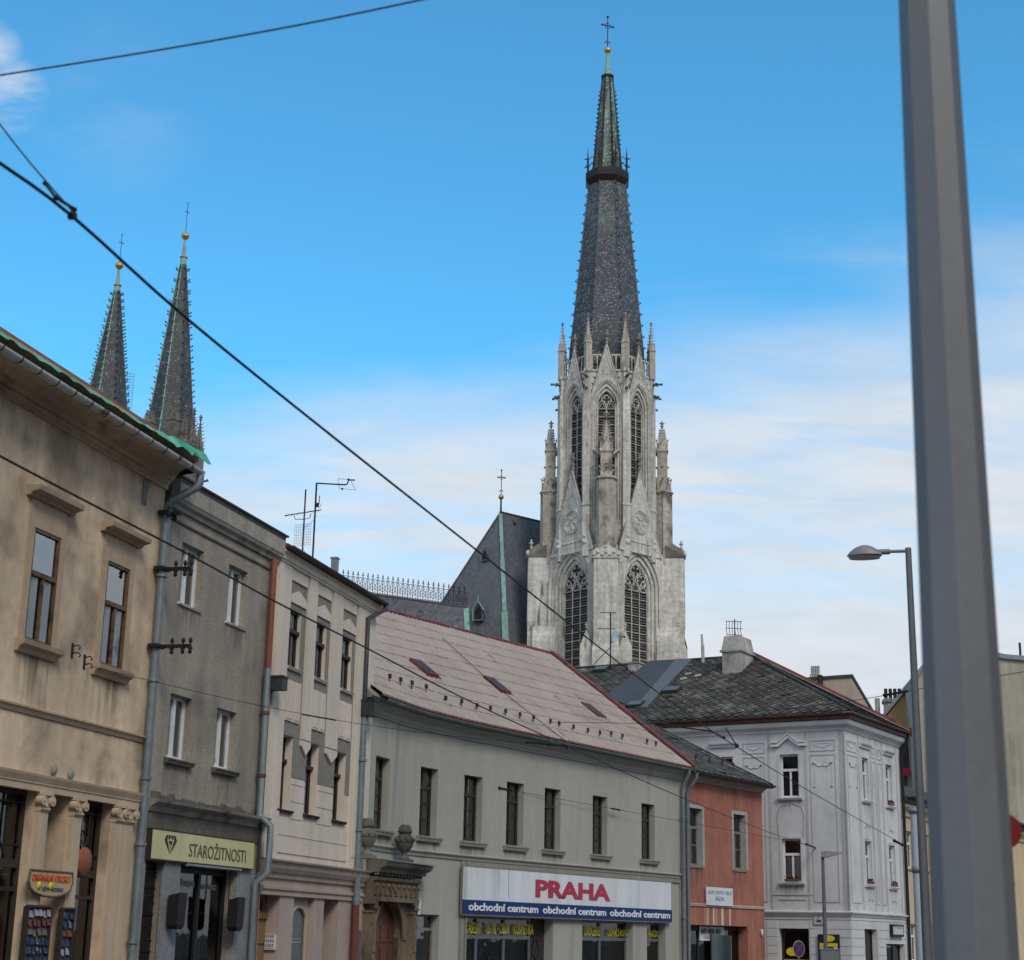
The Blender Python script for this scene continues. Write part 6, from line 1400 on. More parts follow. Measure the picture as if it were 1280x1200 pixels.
def jamb(mb, w, y0, y1, zsill, zs, h=1.0):
    a = [(-w/2, zsill)] + parch(w, zs, 8, h) + [(w/2, zsill)]
    for i in range(len(a)-1): mb.quad((a[i][0], y0, a[i][1]), (a[i+1][0], y0, a[i+1][1]), (a[i+1][0], y1, a[i+1][1]), (a[i][0], y1, a[i][1]))
def roll(mb, w, y, zsill, zs, r_, h=1.0, hood=False):
    a = ([] if hood else [(-w/2, zsill)]) + parch(w, zs, 8, h) + ([] if hood else [(w/2, zsill)])
    mb.tube([(x, y, z) for x, z in a], r_, 5)
def foil(mb, cx, cz, r_, y, n=4, t=.05, rot=0.0):
    for i in range(n):
        q = 2*math.pi*i/n + rot; x, z = cx + r_*.5*math.cos(q), cz + r_*.5*math.sin(q)
        mb.tube([(x + r_*.5*math.cos(q + k), y, z + r_*.5*math.sin(q + k)) for k in [(-2.2 + 4.4*j/8) for j in range(9)]], t, 5)
def crockets(mb, p0, p1, n, size, out):
    """hooked leaves along an edge from p0 to p1, pointing along out"""
    p0, p1, out = Vector(p0), Vector(p1), Vector(out).normalized()
    for i in range(n):
        p = p0.lerp(p1, (i+.5)/n); s = size
        mb.tube([p, p + out*s*.7 + Vector((0, 0, s*.15)), p + out*s*1.1 + Vector((0, 0, s*.6))], [s*.26, s*.2, s*.3], 5)
def finial(mb, c, r_, h):
    mb.lathe([(r_*.35, 0), (r_*.3, h*.2), (r_*.9, h*.3), (r_*.35, h*.4), (r_*.3, h*.5), (r_, h*.62), (r_*.9, h*.7), (r_*.3, h*.76), (r_*.45, h*.88), (r_*.15, h)], c, 6)
def pinnacle(mb, cx, cy, hw, z0, z1, z2, rot=math.pi/4, n=4, gab=True, cr=7):
    """square shaft z0..z1, gablets, crocketed spirelet to z2"""
    f_ = math.sqrt(2) if n == 4 else 1.08
    mb.lathe([(hw*f_, z0), (hw*f_, z1), (hw*1.2*f_, z1+.02), (hw*1.2*f_, z1+hw*.25)], (cx, cy, 0), n, False, rot)
    if gab:
        for k in range(4):
            q = rot + math.pi/4 + k*math.pi/2; nx, ny = math.cos(q), math.sin(q); tx, ty = -ny, nx
            P_ = [(cx+nx*hw*1.12+tx*hw, cy+ny*hw*1.12+ty*hw, z1-hw*.1), (cx+nx*hw*1.12-tx*hw, cy+ny*hw*1.12-ty*hw, z1-hw*.1), (cx+nx*hw*1.12, cy+ny*hw*1.12, z1+hw*2.2)]
            mb.add(P_ + [(cx, cy, z1+hw*2.0), (cx, cy, z1-hw*.1)], [(0, 1, 2), (1, 3, 2), (3, 0, 2)])
            finial(mb, P_[2], hw*.22, hw*.7)
    mb.lathe([(hw*.82*f_, z1), (hw*.12, z2-hw*1.6)], (cx, cy, 0), n, False, rot)
    for k in range(n):
        q = rot + 2*math.pi*k/n; o = (math.cos(q), math.sin(q), 0); r_ = hw*.82*f_
        crockets(mb, (cx+o[0]*r_*.93, cy+o[1]*r_*.93, z1+hw*.9), (cx+o[0]*hw*.14, cy+o[1]*hw*.14, z2-hw*1.9), cr, hw*.42, o)
    finial(mb, (cx, cy, z2-hw*1.7), hw*.55, hw*1.7)

# --- square stage
zsill4 = tz(870, -45); zspr4 = tz(733, -45); zap4 = tz(697, -45)
wo4, wi4 = 70*S, 41*S
faces4 = (R(-135), R(-45), R(45), R(135))
hA4 = (tz(684, -42) - zspr4) / (wo4*.866); hI4 = (zap4 - zspr4) / (wi4*.866)
for th in faces4:
    facet(tower, th, A4)
    archwall(tower, A4, 0, zS1+.2, wo4, zsill4, zspr4, 1.7*S, hA4)
    wm1, wm2 = wo4*.86, wo4*.72; h1_, h2_ = (hA4*wo4*.95)/wm1*.955, (hA4*wo4*.9)/wm2*.94
    ring(tower, wo4, wm1, 1.7*S, zsill4, zspr4, hA4); jamb(tower, wm1, 1.7*S, 3.6*S, zsill4, zspr4, hA4)
    ring(tower, wm1, wm2, 3.6*S, zsill4, zspr4, hA4); jamb(tower, wm2, 3.6*S, 5.5*S, zsill4, zspr4, hA4)
    ring(tower, wm2, wi4, 5.5*S, zsill4, zspr4, hA4); jamb(tower, wi4, 5.5*S, 9*S, zsill4, zspr4, hA4)
    for w_, y_ in ((wo4, .0), (wm1, 1.7*S), (wm2, 3.6*S), (wi4*1.08, 5.4*S)): roll(tower, w_, y_, zsill4, zspr4, .9*S, hA4)
tower.M = None
# cover between square and octagon
zoc0 = zS1
tower.add([(0, -r4, zS1), (r4, 0, zS1), (0, r4, zS1), (-r4, 0, zS1)], [(0, 1, 2, 3)])
A8 = 57*S; W8 = A8*math.tan(math.pi/8); zT8 = tz(466, -50)
wi8, wo8 = 21.5*S, 35*S; zsill8, zspr8 = tz(650, -55), tz(507, -55)
hh8 = (tz(489, -55) - zspr8)/(wi8*.866); ho8 = (tz(477, -55) - zspr8)/(wo8*.866)
for k in range(8):
    th = -math.pi/2 + k*math.pi/4
    facet(tower, th, A8)
    archwall(tower, W8, zS1-.5, zT8, wo8, zsill8, zspr8, 1.6*S, ho8)
    wm = (wo8+wi8)/2
    ring(tower, wo8, wm, 1.6*S, zsill8, zspr8, ho8); jamb(tower, wm, 1.6*S, 3.4*S, zsill8, zspr8, ho8); ring(tower, wm, wi8, 3.4*S, zsill8, zspr8, ho8); jamb(tower, wi8, 3.4*S, 7*S, zsill8, zspr8, ho8)
    for w_, y_ in ((wo8, 0), (wm, 1.6*S), (wi8*1.06, 3.3*S)): roll(tower, w_, y_, zsill8, zspr8, .75*S, ho8)
    roll(tower, wo8*1.12, -.5*S, zsill8, zspr8, 1.1*S, ho8*1.0, True)
tower.M = None
tw = tower.obj('bell_tower', M['stone'], cath)
def louvre_window(th, A, wi, zsill, zspr, h, y, lights, top):
    t_ = MB(); facet(t_, th, A)
    wd = wi/lights
    for i in range(1, lights): x = -wi/2 + wd*i; t_.box(x-.45*S, x+.45*S, y-.8*S, y+.3*S, zsill, zspr+ (2*S if lights == 3 else 1*S))
    for x in (-wi/2+.3*S, wi/2-.3*S): t_.box(x-.4*S, x+.4*S, y-.6*S, y+.3*S, zsill, zspr)
    nb = int((zspr-zsill)/(10.5*S))
    for i in range(nb+1): z = zspr - 3*S - i*10.5*S; t_.box(-wi/2, wi/2, y-.35*S, y+.2*S, z-.3*S, z+.3*S)
    apx = zspr + wi*.866*h
    for i in range(lights):   # small trefoiled heads
        cx = -wi/2 + wd*(i+.5); a = parch(wd*.9, zspr-1.5*S, 5, 1.1); t_.tube([(cx+x, y-.4*S, z) for x, z in a], .55*S, 5)
        foil(t_, cx, zspr - .5*S, wd*.36, y-.3*S, 3, .38*S, math.pi/2)
    if lights == 3:
        r_ = wi*.20
        for cx, cz in ((-wi*.235, zspr + 10.0*S), (wi*.235, zspr + 10.0*S), (0, zspr + 23*S*h/max(h, 1)*.93)):
            foil(t_, cx, cz, r_*.95, y-.4*S, 4, .5*S, math.pi/4 if cz < zspr + 15*S else 0); t_.tube([(cx + r_*1.12*math.cos(q*.3927), y-.35*S, cz + r_*1.12*math.sin(q*.3927)) for q in range(17)], .5*S, 5)
    else:
        r_ = wi*.27; cz = zspr + wi*.40*h; foil(t_, 0, cz, r_*.95, y-.4*S, 4, .5*S, 0); t_.tube([(r_*1.1*math.cos(q*.3927), y-.35*S, cz + r_*1.1*math.sin(q*.3927)) for q in range(17)], .5*S, 5)
    o = t_.obj('belfry_window', M['stone'], tw)
    l = MB(); facet(l, th, A)
    l.quad((-wi/2, y+2.5*S, zsill), (wi/2, y+2.5*S, zsill), (wi/2, y+2.5*S, apx), (-wi/2, y+2.5*S, apx))
    n = int((apx-zsill)/(3.4*S))
    for i in range(n):
        z = zsill + i*3.4*S; hw = wi/2 if z < zspr else max(.2*S, wi/2*(1-(z-zspr)/(apx-zspr)))
        l.quad((-hw, y+.4*S, z), (hw, y+.4*S, z), (hw, y+2.3*S, z+2.4*S), (-hw, y+2.3*S, z+2.4*S))
    l.obj('louvres', M['louver'], tw, False)
    return o
for th in faces4[:2]: louvre_window(th, A4, wi4, zsill4, zspr4, hI4 if hI4 < 1.4 else 1.2, 7.5*S, 3, 0)
for th in faces4[2:]: louvre_window(th, A4, wi4, zsill4, zspr4, 1.0, 7.5*S, 3, 0)
for k in range(8): louvre_window(-math.pi/2 + k*math.pi/4, A8, wi8, zsill8, zspr8, hh8, 5.5*S, 2, 0)
# gables over the square faces
def gable(th, A, hw, z0, z1, fin, ornament, proud, arch=None, name='gable'):
    g_ = MB(); facet(g_, th, A); gc = MB(g_.M)
    y0, y1 = -proud, 1.2*S
    if arch: g_.prism([(-hw, z0), (0, z1), (hw, z0)] + [p for p in parch(*arch)[::-1]], y0, y1)
    else: g_.prism([(-hw, z0), (hw, z0), (0, z1)], y0, y1)
    for s_ in (-1, 1):
        g_.tube([(s_*hw, y0-.2*S, z0), (0, y0-.2*S, z1)], 1.0*S, 5); g_.tube([(s_*hw*.8, y0-.1*S, z0+ (z1-z0)*.04), (0, y0-.1*S, z1-(z1-z0)*.16)], .5*S, 5)
        gc.tube([(s_*(hw+1.0*S), y0+.4*S, z0), (s_*.6*S, y0+.4*S, z1+.6*S)], 1.0*S, 5); crockets(gc, (s_*hw, (y0+y1)/2, z0), (s_*.5*S, (y0+y1)/2, z1-2*S), int((z1-z0)/(8*S)), 3.4*S, (s_*.9, 0, .45))
    g_.box(-1.2*S, 1.2*S, y0, y0+2.4*S, z1-3*S, z1+fin*.25); finial(gc, (0, y0+1.2*S, z1), 4.4*S, fin)
    if ornament == 'rose':
        zc = z0 + (z1-z0)*.37; r_ = hw*.40
        for q in (1.0, .88): g_.tube([(r_*q*math.cos(k*.2618), y0-.3*S, zc + r_*q*math.sin(k*.2618)) for k in range(25)], .75*S, 5)
        for k in range(5): q = k*2*math.pi/5 + math.pi/2; g_.tube([(r_*.48*math.cos(q)+r_*.27*math.cos(j*.6), y0-.2*S, zc + r_*.48*math.sin(q) + r_*.27*math.sin(j*.6)) for j in range(11)], .55*S, 5)
        for s_ in (-1, 1): g_.sphere((s_*hw*.62, y0-.5*S, z0+(z1-z0)*.10), 3.6*S, 8); g_.sphere((s_*hw*.62, y0-1.0*S, z0+(z1-z0)*.17), 2.4*S, 8); g_.tube([(s_*hw*.62, y0-.5*S, z0+(z1-z0)*.12), (s_*hw*.50, y0-.5*S, z0-4*S), (s_*hw*.66, y0-.5*S, z0-7*S)], 1.0*S, 5)
        g_.tube([(-hw*.5+hw*j*.1, y0-.2*S, z0+(z1-z0)*.12+1.0*S*(j % 2)) for j in range(11)], .7*S, 5)
    else:
        zc = z0 + (z1-z0)*.52; r_ = hw*.26; foil(g_, 0, zc, r_, y0-.1*S, 3, .5*S, math.pi/2)
        for s_ in (-1, 1): g_.tube([(s_*hw*.62, y0-.1*S, z0+.36*(z1-z0)), (s_*hw*.3, y0-.1*S, zc-r_*.6), (0, y0-.1*S, zc+(z1-z0)*.25)], .4*S, 5)
    gc.obj('gable_crockets', M['stone_dark'], tw)
    return g_.obj(name, M['stone'], tw)
zg0, zg1 = tz(690, -42), tz(588, -42)
for th in faces4: gable(th, A4, 37*S, zg0-2*S, zg1, 23*S, 'rose', 1.6*S)
# back of the gables slopes into the octagon: little roofs
rf = MB()
for th in faces4:
    facet(rf, th, A4); yb = A4 - A8 + 2*S
    rf.add([(-37*S, 1*S, zg0), (0, 1*S, zg1-2*S), (0, yb, zg1-2*S), (-37*S, yb, zg0), (37*S, 1*S, zg0), (37*S, yb, zg0)], [(0, 1, 2, 3), (1, 4, 5, 2)])
rf.obj('gable_roof', M['stone_dark'], tw, False)
# octagon gables
zo0, zo1 = tz(501, -57), tz(431, -57)
for k in range(8): gable(-math.pi/2 + k*math.pi/4, A8, 20.5*S, zo0, zo1, 21*S, 'tracery', 1.3*S, (37*S, zo0+.02, 8, (tz(475, -57)-zo0)/(37*S*.866)))
# corner strips of the octagon + pinnacles above them
for k in range(8):
    q = -math.pi/2 + math.pi/8 + k*math.pi/4; rr = A8/math.cos(math.pi/8); cx, cy = rr*math.cos(q), rr*math.sin(q)
    st = MB(Matrix.Translation((cx, cy, 0)) @ Matrix.Rotation(q + math.pi/2, 4, 'Z'))
    st.box(-4.6*S, 4.6*S, -3.6*S, 3*S, zS1-1, tz(492, -50)); st.add([(-4.6*S, -3.6*S, tz(492, -50)), (4.6*S, -3.6*S, tz(492, -50)), (4.6*S, 2*S, tz(492, -50)), (-4.6*S, 2*S, tz(492, -50)), (0, -1*S, tz(476, -50))], [(0, 1, 4), (1, 2, 4), (2, 3, 4), (3, 0, 4)])
    st.box(-5.3*S, 5.3*S, -4.4*S, 3*S, tz(634, -50), tz(631, -50)); st.box(-3*S, 3*S, -2.2*S, 3*S, tz(490, -50), tz(462, -50)); st.box(-4*S, 4*S, -4*S, 4*S, tz(467, -50), tz(463, -50))
    st.obj('buttress', M['stone'], tw)
    pn = MB(); zp = tz(464, -50); pinnacle(pn, cx*1.0, cy*1.0, 4.0*S, zp-2*S, zp + 35*S, tz(393, -50), q, 4, True, 7)
    pn.obj('pinnacle', M['stone_mid'], tw)
# balustrade round the spire foot
bl = MB()
for k in range(8):
    facet(bl, -math.pi/2 + k*math.pi/4, A8 - .6*S); z0, z1 = tz(465, -50), tz(445, -50)
    bl.box(-W8, W8, -1.6*S, 1*S, z0-1.5*S, z0+1*S); bl.box(-W8, W8, -.8*S, .8*S, z1-1.8*S, z1)
    for i in range(9): x = -W8 + 2*W8*i/8; bl.box(x-.55*S, x+.55*S, -.6*S, .6*S, z0+1*S, z1-1.8*S)
    for i in range(8): x = -W8 + 2*W8*(i+.5)/8; a = parch(2*W8/8*.9, z1-6*S, 4); bl.tube([(x+p, 0, z) for p, z in a], .5*S, 4)
bl.obj('balustrade', M['stone'], tw)
fl = MB(); fl.lathe([(A8*1.07, zT8-.4), (A8*1.07, zT8)], (0, 0, 0), 8, False, math.pi/8); fl.obj('parapet_floor', M['stone_dark'], tw)
# gargoyles
for k in range(8):
    q = -math.pi/2 + math.pi/8 + k*math.pi/4; rr = A8/math.cos(math.pi/8); o = Vector((math.cos(q), math.sin(q), 0))
    gg = MB()
    for py_, ln in ((474, 14), (489, 9)):
        z = tz(py_, -50); p = o*(rr+1*S) + Vector((0, 0, z)); gg.tube([p, p+o*ln*.4*S+Vector((0, 0, 1.5*S)), p+o*ln*.7*S+Vector((0, 0, .5*S)), p+o*ln*S+Vector((0, 0, .0))], [1.8*S, 2.1*S, 1.2*S, 1.7*S], 6); gg.tube([p+o*ln*.4*S, p+o*ln*.55*S+Vector((0, 0, -2.2*S))], .8*S, 5)
    gg.obj('gargoyle', M['stone_dark'], tw)
# diagonal corner buttresses, their caps and the big corner pinnacles
for k in range(4):
    q = -math.pi/2 + k*math.pi/2; bt = MB(Matrix.Rotation(q + math.pi/2, 4, 'Z'))
    hw, r0, r1 = (14.5 if k == 0 else 10)*S, 62*S, 97*S
    zc0 = tz(697, -90) if k == 0 else tz(697, 0); zc1 = zc0 + 16*S
    z79 = tz(792, -95) if k == 0 else tz(792, 0)
    bt.box(-hw, hw, -r1, -r0, 0, zc0); bt.box(-hw*1.45, hw*1.45, -r1+(18*S if k == 0 else 26*S), -r0, 0, zc0-(2*S if k == 0 else 30*S))
    bt.box(-hw*1.10, hw*1.10, -r1-3*S, -r0, 0, z79-20*S); bt.add([(-hw*1.1, -r1-3*S, z79-20*S), (hw*1.1, -r1-3*S, z79-20*S), (hw, -r1, z79-6*S), (-hw, -r1, z79-6*S)], [(0, 1, 2, 3)])
    bt.box(-hw*.7, hw*.7, -r1-.9*S, -r1, z79+6*S, zc0-4*S)
    for s_ in (-1, 1):
        a, c = sorted((s_*hw*1.1, s_*hw*2.1)); bt.box(a, c, -r1+7*S, -r0, 0, z79-14*S); bt.prism([(a, z79-14*S), (c, z79-14*S), ((a+c)/2, z79+6*S)], -r1+7*S, -r0); finial(bt, ((a+c)/2, -r1+8*S, z79+6*S), 2.2*S, 8*S)
        bt.M = bt.M
    # gabled cap
    cpm = MB(bt.M); cpm.add([(-hw*1.1, -r1-1.5*S, zc0), (hw*1.1, -r1-1.5*S, zc0), (hw*1.1, -r0-12*S, zc0+13*S), (-hw*1.1, -r0-12*S, zc0+13*S), (0, -r1-1.5*S, zc0+9*S), (0, -r0-12*S, zc1+8*S), (-hw*1.1, -r0-12*S, zc0-2*S), (hw*1.1, -r0-12*S, zc0-2*S), (-hw*1.1, -r1-1.5*S, zc0-2*S), (hw*1.1, -r1-1.5*S, zc0-2*S)], [(0, 1, 4), (1, 2, 5, 4), (3, 0, 4, 5), (2, 3, 5), (0, 8, 9, 1), (1, 9, 7, 2), (3, 6, 8, 0), (8, 6, 7, 9)])
    for i in range(7): bt.sphere((-hw+2*hw*i/6, -r1-1*S, zc0+2*S+3*S*(i % 2)), 2.4*S, 6)
    finial(bt, (0, -r1+3*S, zc0+8*S), 3*S, 15*S if k else 6*S)
    o = bt.obj('buttress', M['stone'], tw); cpm.obj('buttress_cap', M['stone_dark'] if k else M['stone'], tw)
    pn = MB(); cx, cy = 71*S*math.cos(q), 71*S*math.sin(q)
    zz = lambda y: tz(y, -72 if k == 0 else 0)
    pinnacle(pn, cx, cy, 10.5*S if k else 11.5*S, zc0-1, zz(618) if k else zz(600), zz(560), math.pi/4 + math.pi/4, 8, False, 2)
    for j in range(8):
        q2 = j*math.pi/4; pn.tube([(cx+11.5*S*math.cos(q2), cy+11.5*S*math.sin(q2), zc0), (cx+11.5*S*math.cos(q2), cy+11.5*S*math.sin(q2), zz(618))], .9*S, 5)
        pn.add([(cx+12*S*math.cos(q2-.39), cy+12*S*math.sin(q2-.39), zz(620)), (cx+12*S*math.cos(q2+.39), cy+12*S*math.sin(q2+.39), zz(620)), (cx+11*S*math.cos(q2), cy+11*S*math.sin(q2), zz(602)), (cx, cy, zz(612))], [(0, 1, 2), (1, 3, 2), (3, 0, 2)]); finial(pn, (cx+11*S*math.cos(q2), cy+11*S*math.sin(q2), zz(603)), 1.4*S, 5*S)
    pinnacle(pn, cx, cy, 6.3*S if k else 7.2*S, zz(612), zz(566), zz(526) if k else zz(513), math.pi/4, 4, True, 8)
    # flying strut to the octagon
    for s_ in (-1, 1):
        e = Vector((A8*1.0*math.cos(q+s_*.33), A8*1.0*math.sin(q+s_*.33), zz(555))); w_ = Vector((cx*.98, cy*.98, zz(568)))
        pn.tube([w_, w_.lerp(e, .5) + Vector((0, 0, -.2)), e], [2.3*S, 1.9*S, 2.3*S], 5); pn.tube([w_ - Vector((0, 0, 7*S)), w_.lerp(e, .6) - Vector((0, 0, 2*S)), e], 1.2*S, 5)
    pn.obj('corner_pinnacle', M['stone_mid'], tw)

# --- the main spire
def spire_slates(mb, c, prof, n, rot):
    mb.lathe(prof, c, n, False, rot)
zA, zB = tz(446, 0), tz(234, 0)
rA, rB = 48*S/math.cos(math.pi/8), 24*S/math.cos(math.pi/8)
sp = MB(); sp.lathe([(rA*1.01, zT8-.2), (rA, zA), (rA*.5+rB*.5-.6*S, (zA+zB)/2), (rB, zB)], (0, 0, 0), 8, False, math.pi/8); spo = sp.obj('main_spire', M['slate'], cath)
zC, zD = tz(218, 0), tz(98, 0)
for k in range(8):
    q = math.pi/8 + k*math.pi/4; o = Vector((math.cos(q), math.sin(q), 0)); rb = MB()
    mid = (rA+rB)/2 - .6*S
    P_ = [o*rA + Vector((0, 0, zA-2)), o*mid + Vector((0, 0, (zA+zB)/2)), o*rB + Vector((0, 0, zB))]
    rb.tube(P_, [1.4*S, 1.2*S, 1.0*S], 6); crockets(rb, P_[0], P_[1], 9, 3.6*S, o); crockets(rb, P_[1], P_[2], 9, 3.2*S, o)
    rb.obj('rib', M['lead'], spo)
up_s = MB(); rC, rD = 20.5*S, 7.5*S
up_s.lathe([(rC, zC-1), (rC*.97, zC), ((rC+rD)/2, (zC+zD)/2), (rD, zD)], (0, 0, 0), 8, False, math.pi/8); uo = up_s.obj('spire_top', M['slate_patina'], spo)
rb = MB()
for k in range(8):
    q = math.pi/8 + k*math.pi/4; o = Vector((math.cos(q), math.sin(q), 0)); P_ = [o*rC + Vector((0, 0, zC)), o*rD + Vector((0, 0, zD))]; rb.tube(P_, [1.5*S, .9*S], 6); crockets(rb, P_[0].lerp(P_[1], .25), P_[0].lerp(P_[1], .86), 13, 2.6*S, o)
rb.obj('upper_ribs', M['iron'], spo)
gl = MB(); gl.lathe([(24.5*S, tz(240, 0)), (26*S, tz(236, 0)), (31*S, tz(229, 0)), (31*S, tz(222, 0)), (29*S, tz(219, 0)), (20*S, tz(217, 0))], (0, 0, 0), 8, False, math.pi/8)
for k in range(8):
    q = math.pi/8 + k*math.pi/4; o = Vector((math.cos(q), math.sin(q), 0)); p = o*28*S
    gl.tube([p + Vector((0, 0, tz(222, 0))), p + Vector((0, 0, tz(203, 0)))], 1.5*S, 6); gl.tube([p + Vector((0, 0, tz(203, 0))), p + Vector((0, 0, tz(189, 0)))], [1.3*S, .1*S], 6)
    for py_, e_ in ((205, 14), (213, 16.5)): gl.tube([p + Vector((0, 0, tz(py_, 0))), o*23*S + Vector((0, 0, tz(py_-5, 0))), o*e_*S + Vector((0, 0, tz(py_-6, 0)))], .55*S, 5)
    gl.tube([p + o*5*S + Vector((0, 0, tz(204, 0))), p - o*1*S + Vector((0, 0, tz(204, 0)))], .8*S, 5); gl.tube([p + o*3.5*S + Vector((0, 0, tz(212, 0))), p + Vector((0, 0, tz(212, 0)))], .6*S, 5)
gl.obj('spire_gallery', M['iron'], spo)
cp = MB(); cp.lathe([(8.2*S, tz(112, 0)), (7.2*S, tz(98, 0)), (5.6*S, tz(96, 0)), (4.6*S, tz(90, 0)), (2.2*S, tz(69, 0)), (1.8*S, tz(66, 0))], (0, 0, 0), 8, False, math.pi/8); cp.obj('copper_cap', M['copper'], spo)
cl = MB(); cl.lathe([(8*S, tz(98.5, 0)), (9.2*S, tz(98, 0)), (9.2*S, tz(95.5, 0)), (6*S, tz(95, 0))], (0, 0, 0), 8, False, math.pi/8); cl.obj('collar', M['iron'], spo)
ba = MB(); ba.sphere((0, 0, tz(63, 0)), 5.0*S, 16, .92); ba.obj('gilded_ball', M['gold'], spo)
def cross(mb, c, z0, z1, arm, t, ang_=.5, scr=True):
    c = Vector(c); h = z1 - z0; za_ = z0 + h*.70; d = Vector((math.cos(ang_), math.sin(ang_), 0))
    mb.tube([c + Vector((0, 0, z0)), c + Vector((0, 0, z1))], t, 6); mb.tube([c - d*arm + Vector((0, 0, za_)), c + d*arm + Vector((0, 0, za_))], t, 6)
    for p in (c - d*arm + Vector((0, 0, za_)), c + d*arm + Vector((0, 0, za_)), c + Vector((0, 0, z1))): mb.sphere(p, t*2.2, 6)
    if scr:
        for s_ in (-1, 1):
            for u_ in (-1, 1): mb.tube([c + d*s_*arm*.12 + Vector((0, 0, za_ + u_*arm*.5)), c + d*s_*arm*.35 + Vector((0, 0, za_ + u_*arm*.35)), c + d*s_*arm*.5 + Vector((0, 0, za_ + u_*arm*.12))], t*.6, 5)
            mb.tube([c + Vector((0, 0, z0+h*.12)), c + d*s_*arm*.35 + Vector((0, 0, z0+h*.2)), c + d*s_*arm*.5 + Vector((0, 0, z0+h*.12))], t*.8, 5)
cr = MB(); cross(cr, (0, 0, 0), tz(59, 0), tz(21, 0), 8.2*S, .75*S, .45); cr.obj('spire_cross', M['wirered'], spo)

# --- choir / transept roofs to the left
def T(px_, py_, D): return TI @ at_dist(px_, py_, D)
A_ = T(626, 640, 195.5); Cn = T(634, 845, 191.5); Lf = T(490, 826, 197)
dirr = (T(676, 652, 199.5) - A_).normalized(); A2 = A_ + dirr*14; C2 = Cn + dirr*13; C2.z = Cn.z; L2 = Lf + dirr*13; Lf.z = Cn.z; L2.z = Cn.z
b = MB(); b.add([A_, Cn, Lf, A2, C2, L2], [(0, 2, 1), (0, 1, 4, 3), (0, 3, 5, 2)]); cr_ = b.obj('choir_roof', M['choir'], cath)
b = MB(); b.add([Cn, Lf, L2, C2] + [Vector((p.x, p.y, 0)) for p in (Cn, Lf, L2, C2)], [(0, 1, 5, 4), (1, 2, 6, 5), (2, 3, 7, 6), (3, 0, 4, 7), (0, 1, 2, 3)]); b.obj('choir_wall', M['stone'], cath)
def flash(mb, a, c, w_, t_, n):
    a, c = Vector(a), Vector(c); d = (c-a).normalized(); sd = d.cross(Vector(n)).normalized()*w_/2; n = Vector(n).normalized()*t_
    mb.add([a-sd, a+sd, c+sd, c-sd, a-sd+n, a+sd+n, c+sd+n, c-sd+n], [(0, 1, 2, 3), (4, 5, 6, 7), (0, 1, 5, 4), (1, 2, 6, 5), (2, 3, 7, 6), (3, 0, 4, 7)])
nF = Vector((-.25, -1, .3))
b = MB(); flash(b, A_ + Vector((0, -.2, -.3)), A_.lerp(Cn, .3) + Vector((0, -.15, 0)), 4.5*S, .1, nF); flash(b, A_.lerp(Cn, .302) + Vector((0, -.15, 0)), A_.lerp(Cn, .62) + Vector((0, -.15, 0)), 5.5*S, .1, nF); flash(b, A_.lerp(Cn, .622) + Vector((0, -.15, 0)), Cn + Vector((0, -.15, 0)), 8*S, .1, nF); b.obj('hip_flashing', M['copper'], cr_)
b = MB(); b.tube([A_, Lf], 1.3*S, 6); b.tube([A_, A2], 1.3*S, 6); b.obj('hip_cap', M['lead'], cr_)
b = MB(); b.lathe([(2.0*S, -3*S), (1.4*S, 3*S), (1.1*S, 16*S), (1.6*S, 17*S)], A_, 8); b.obj('finial_base', M['lead'], cr_)
b = MB(); b.sphere(A_ + Vector((0, 0, 20*S)), 3.6*S, 12); b.obj('gilded_ball', M['gold'], cr_)
b = MB(); cross(b, (A_.x, A_.y, 0), A_.z+23*S, A_.z+56*S, 4.5*S, .55*S, .3); b.obj('roof_cross', M['iron'], cr_)
def plane_pt(p0, p1, p2, px_, py_):
    n = (p1-p0).cross(p2-p0); o = TI @ EYE; d = TI.to_3x3() @ ray(px_, py_); return o + d*((p0-o).dot(n)/d.dot(n))
nl = (Cn-A_).cross(Lf-A_).normalized(); nl = nl if nl.y < 0 else -nl
for px_, py_, s_ in ((600, 768, 1.0), (607, 696, .62)):
    p = plane_pt(A_, Cn, Lf, px_, py_); hd = Vector((nl.x, nl.y, 0)).normalized(); rr_ = Vector((-hd.y, hd.x, 0))
    if rr_.x < 0: rr_ = -rr_
    w_, h_, dp = 6.5*S*s_, 17*S*s_, 9*S*s_
    f0 = p + hd*dp*.75
    b = MB(); fr_ = [f0 - rr_*w_ + Vector((0, 0, -h_*.55)), f0 + rr_*w_ + Vector((0, 0, -h_*.55)), f0 + rr_*w_ + Vector((0, 0, h_*.25)), f0 + Vector((0, 0, h_*.85)), f0 - rr_*w_ + Vector((0, 0, h_*.25))]
    bk = [q - hd*dp*2.2 for q in fr_]; b.add(fr_ + bk, [(0, 1, 2, 3, 4)] + [(i, (i+1) % 5, (i+1) % 5 + 5, i+5) for i in range(5)]); dm = b.obj('dormer', M['choir'], cr_)
    b = MB(); up = hd*.15
    b.tube([fr_[4]+up-rr_*1.2*S, fr_[3]+up+Vector((0, 0, 1*S)), fr_[2]+up+rr_*1.2*S], 1.0*S*s_, 5); b.tube([fr_[2]+rr_*1.2*S+up, fr_[2]+rr_*1.2*S-hd*dp+Vector((0, 0, -h_*.6))], .8*S*s_, 5); b.tube([fr_[3]+up, fr_[3]+up+Vector((0, 0, 8*S*s_))], .7*S*s_, 5); b.tube([fr_[0]+up, fr_[4]+up], .8*S*s_, 5); b.obj('dormer_trim', M['copper'], cr_)
    b = MB(); b.add([q + hd*.05 + (f0-q)*.3 for q in fr_], [(0, 1, 2, 3, 4)]); b.obj('dormer_opening', M['void'], cr_)
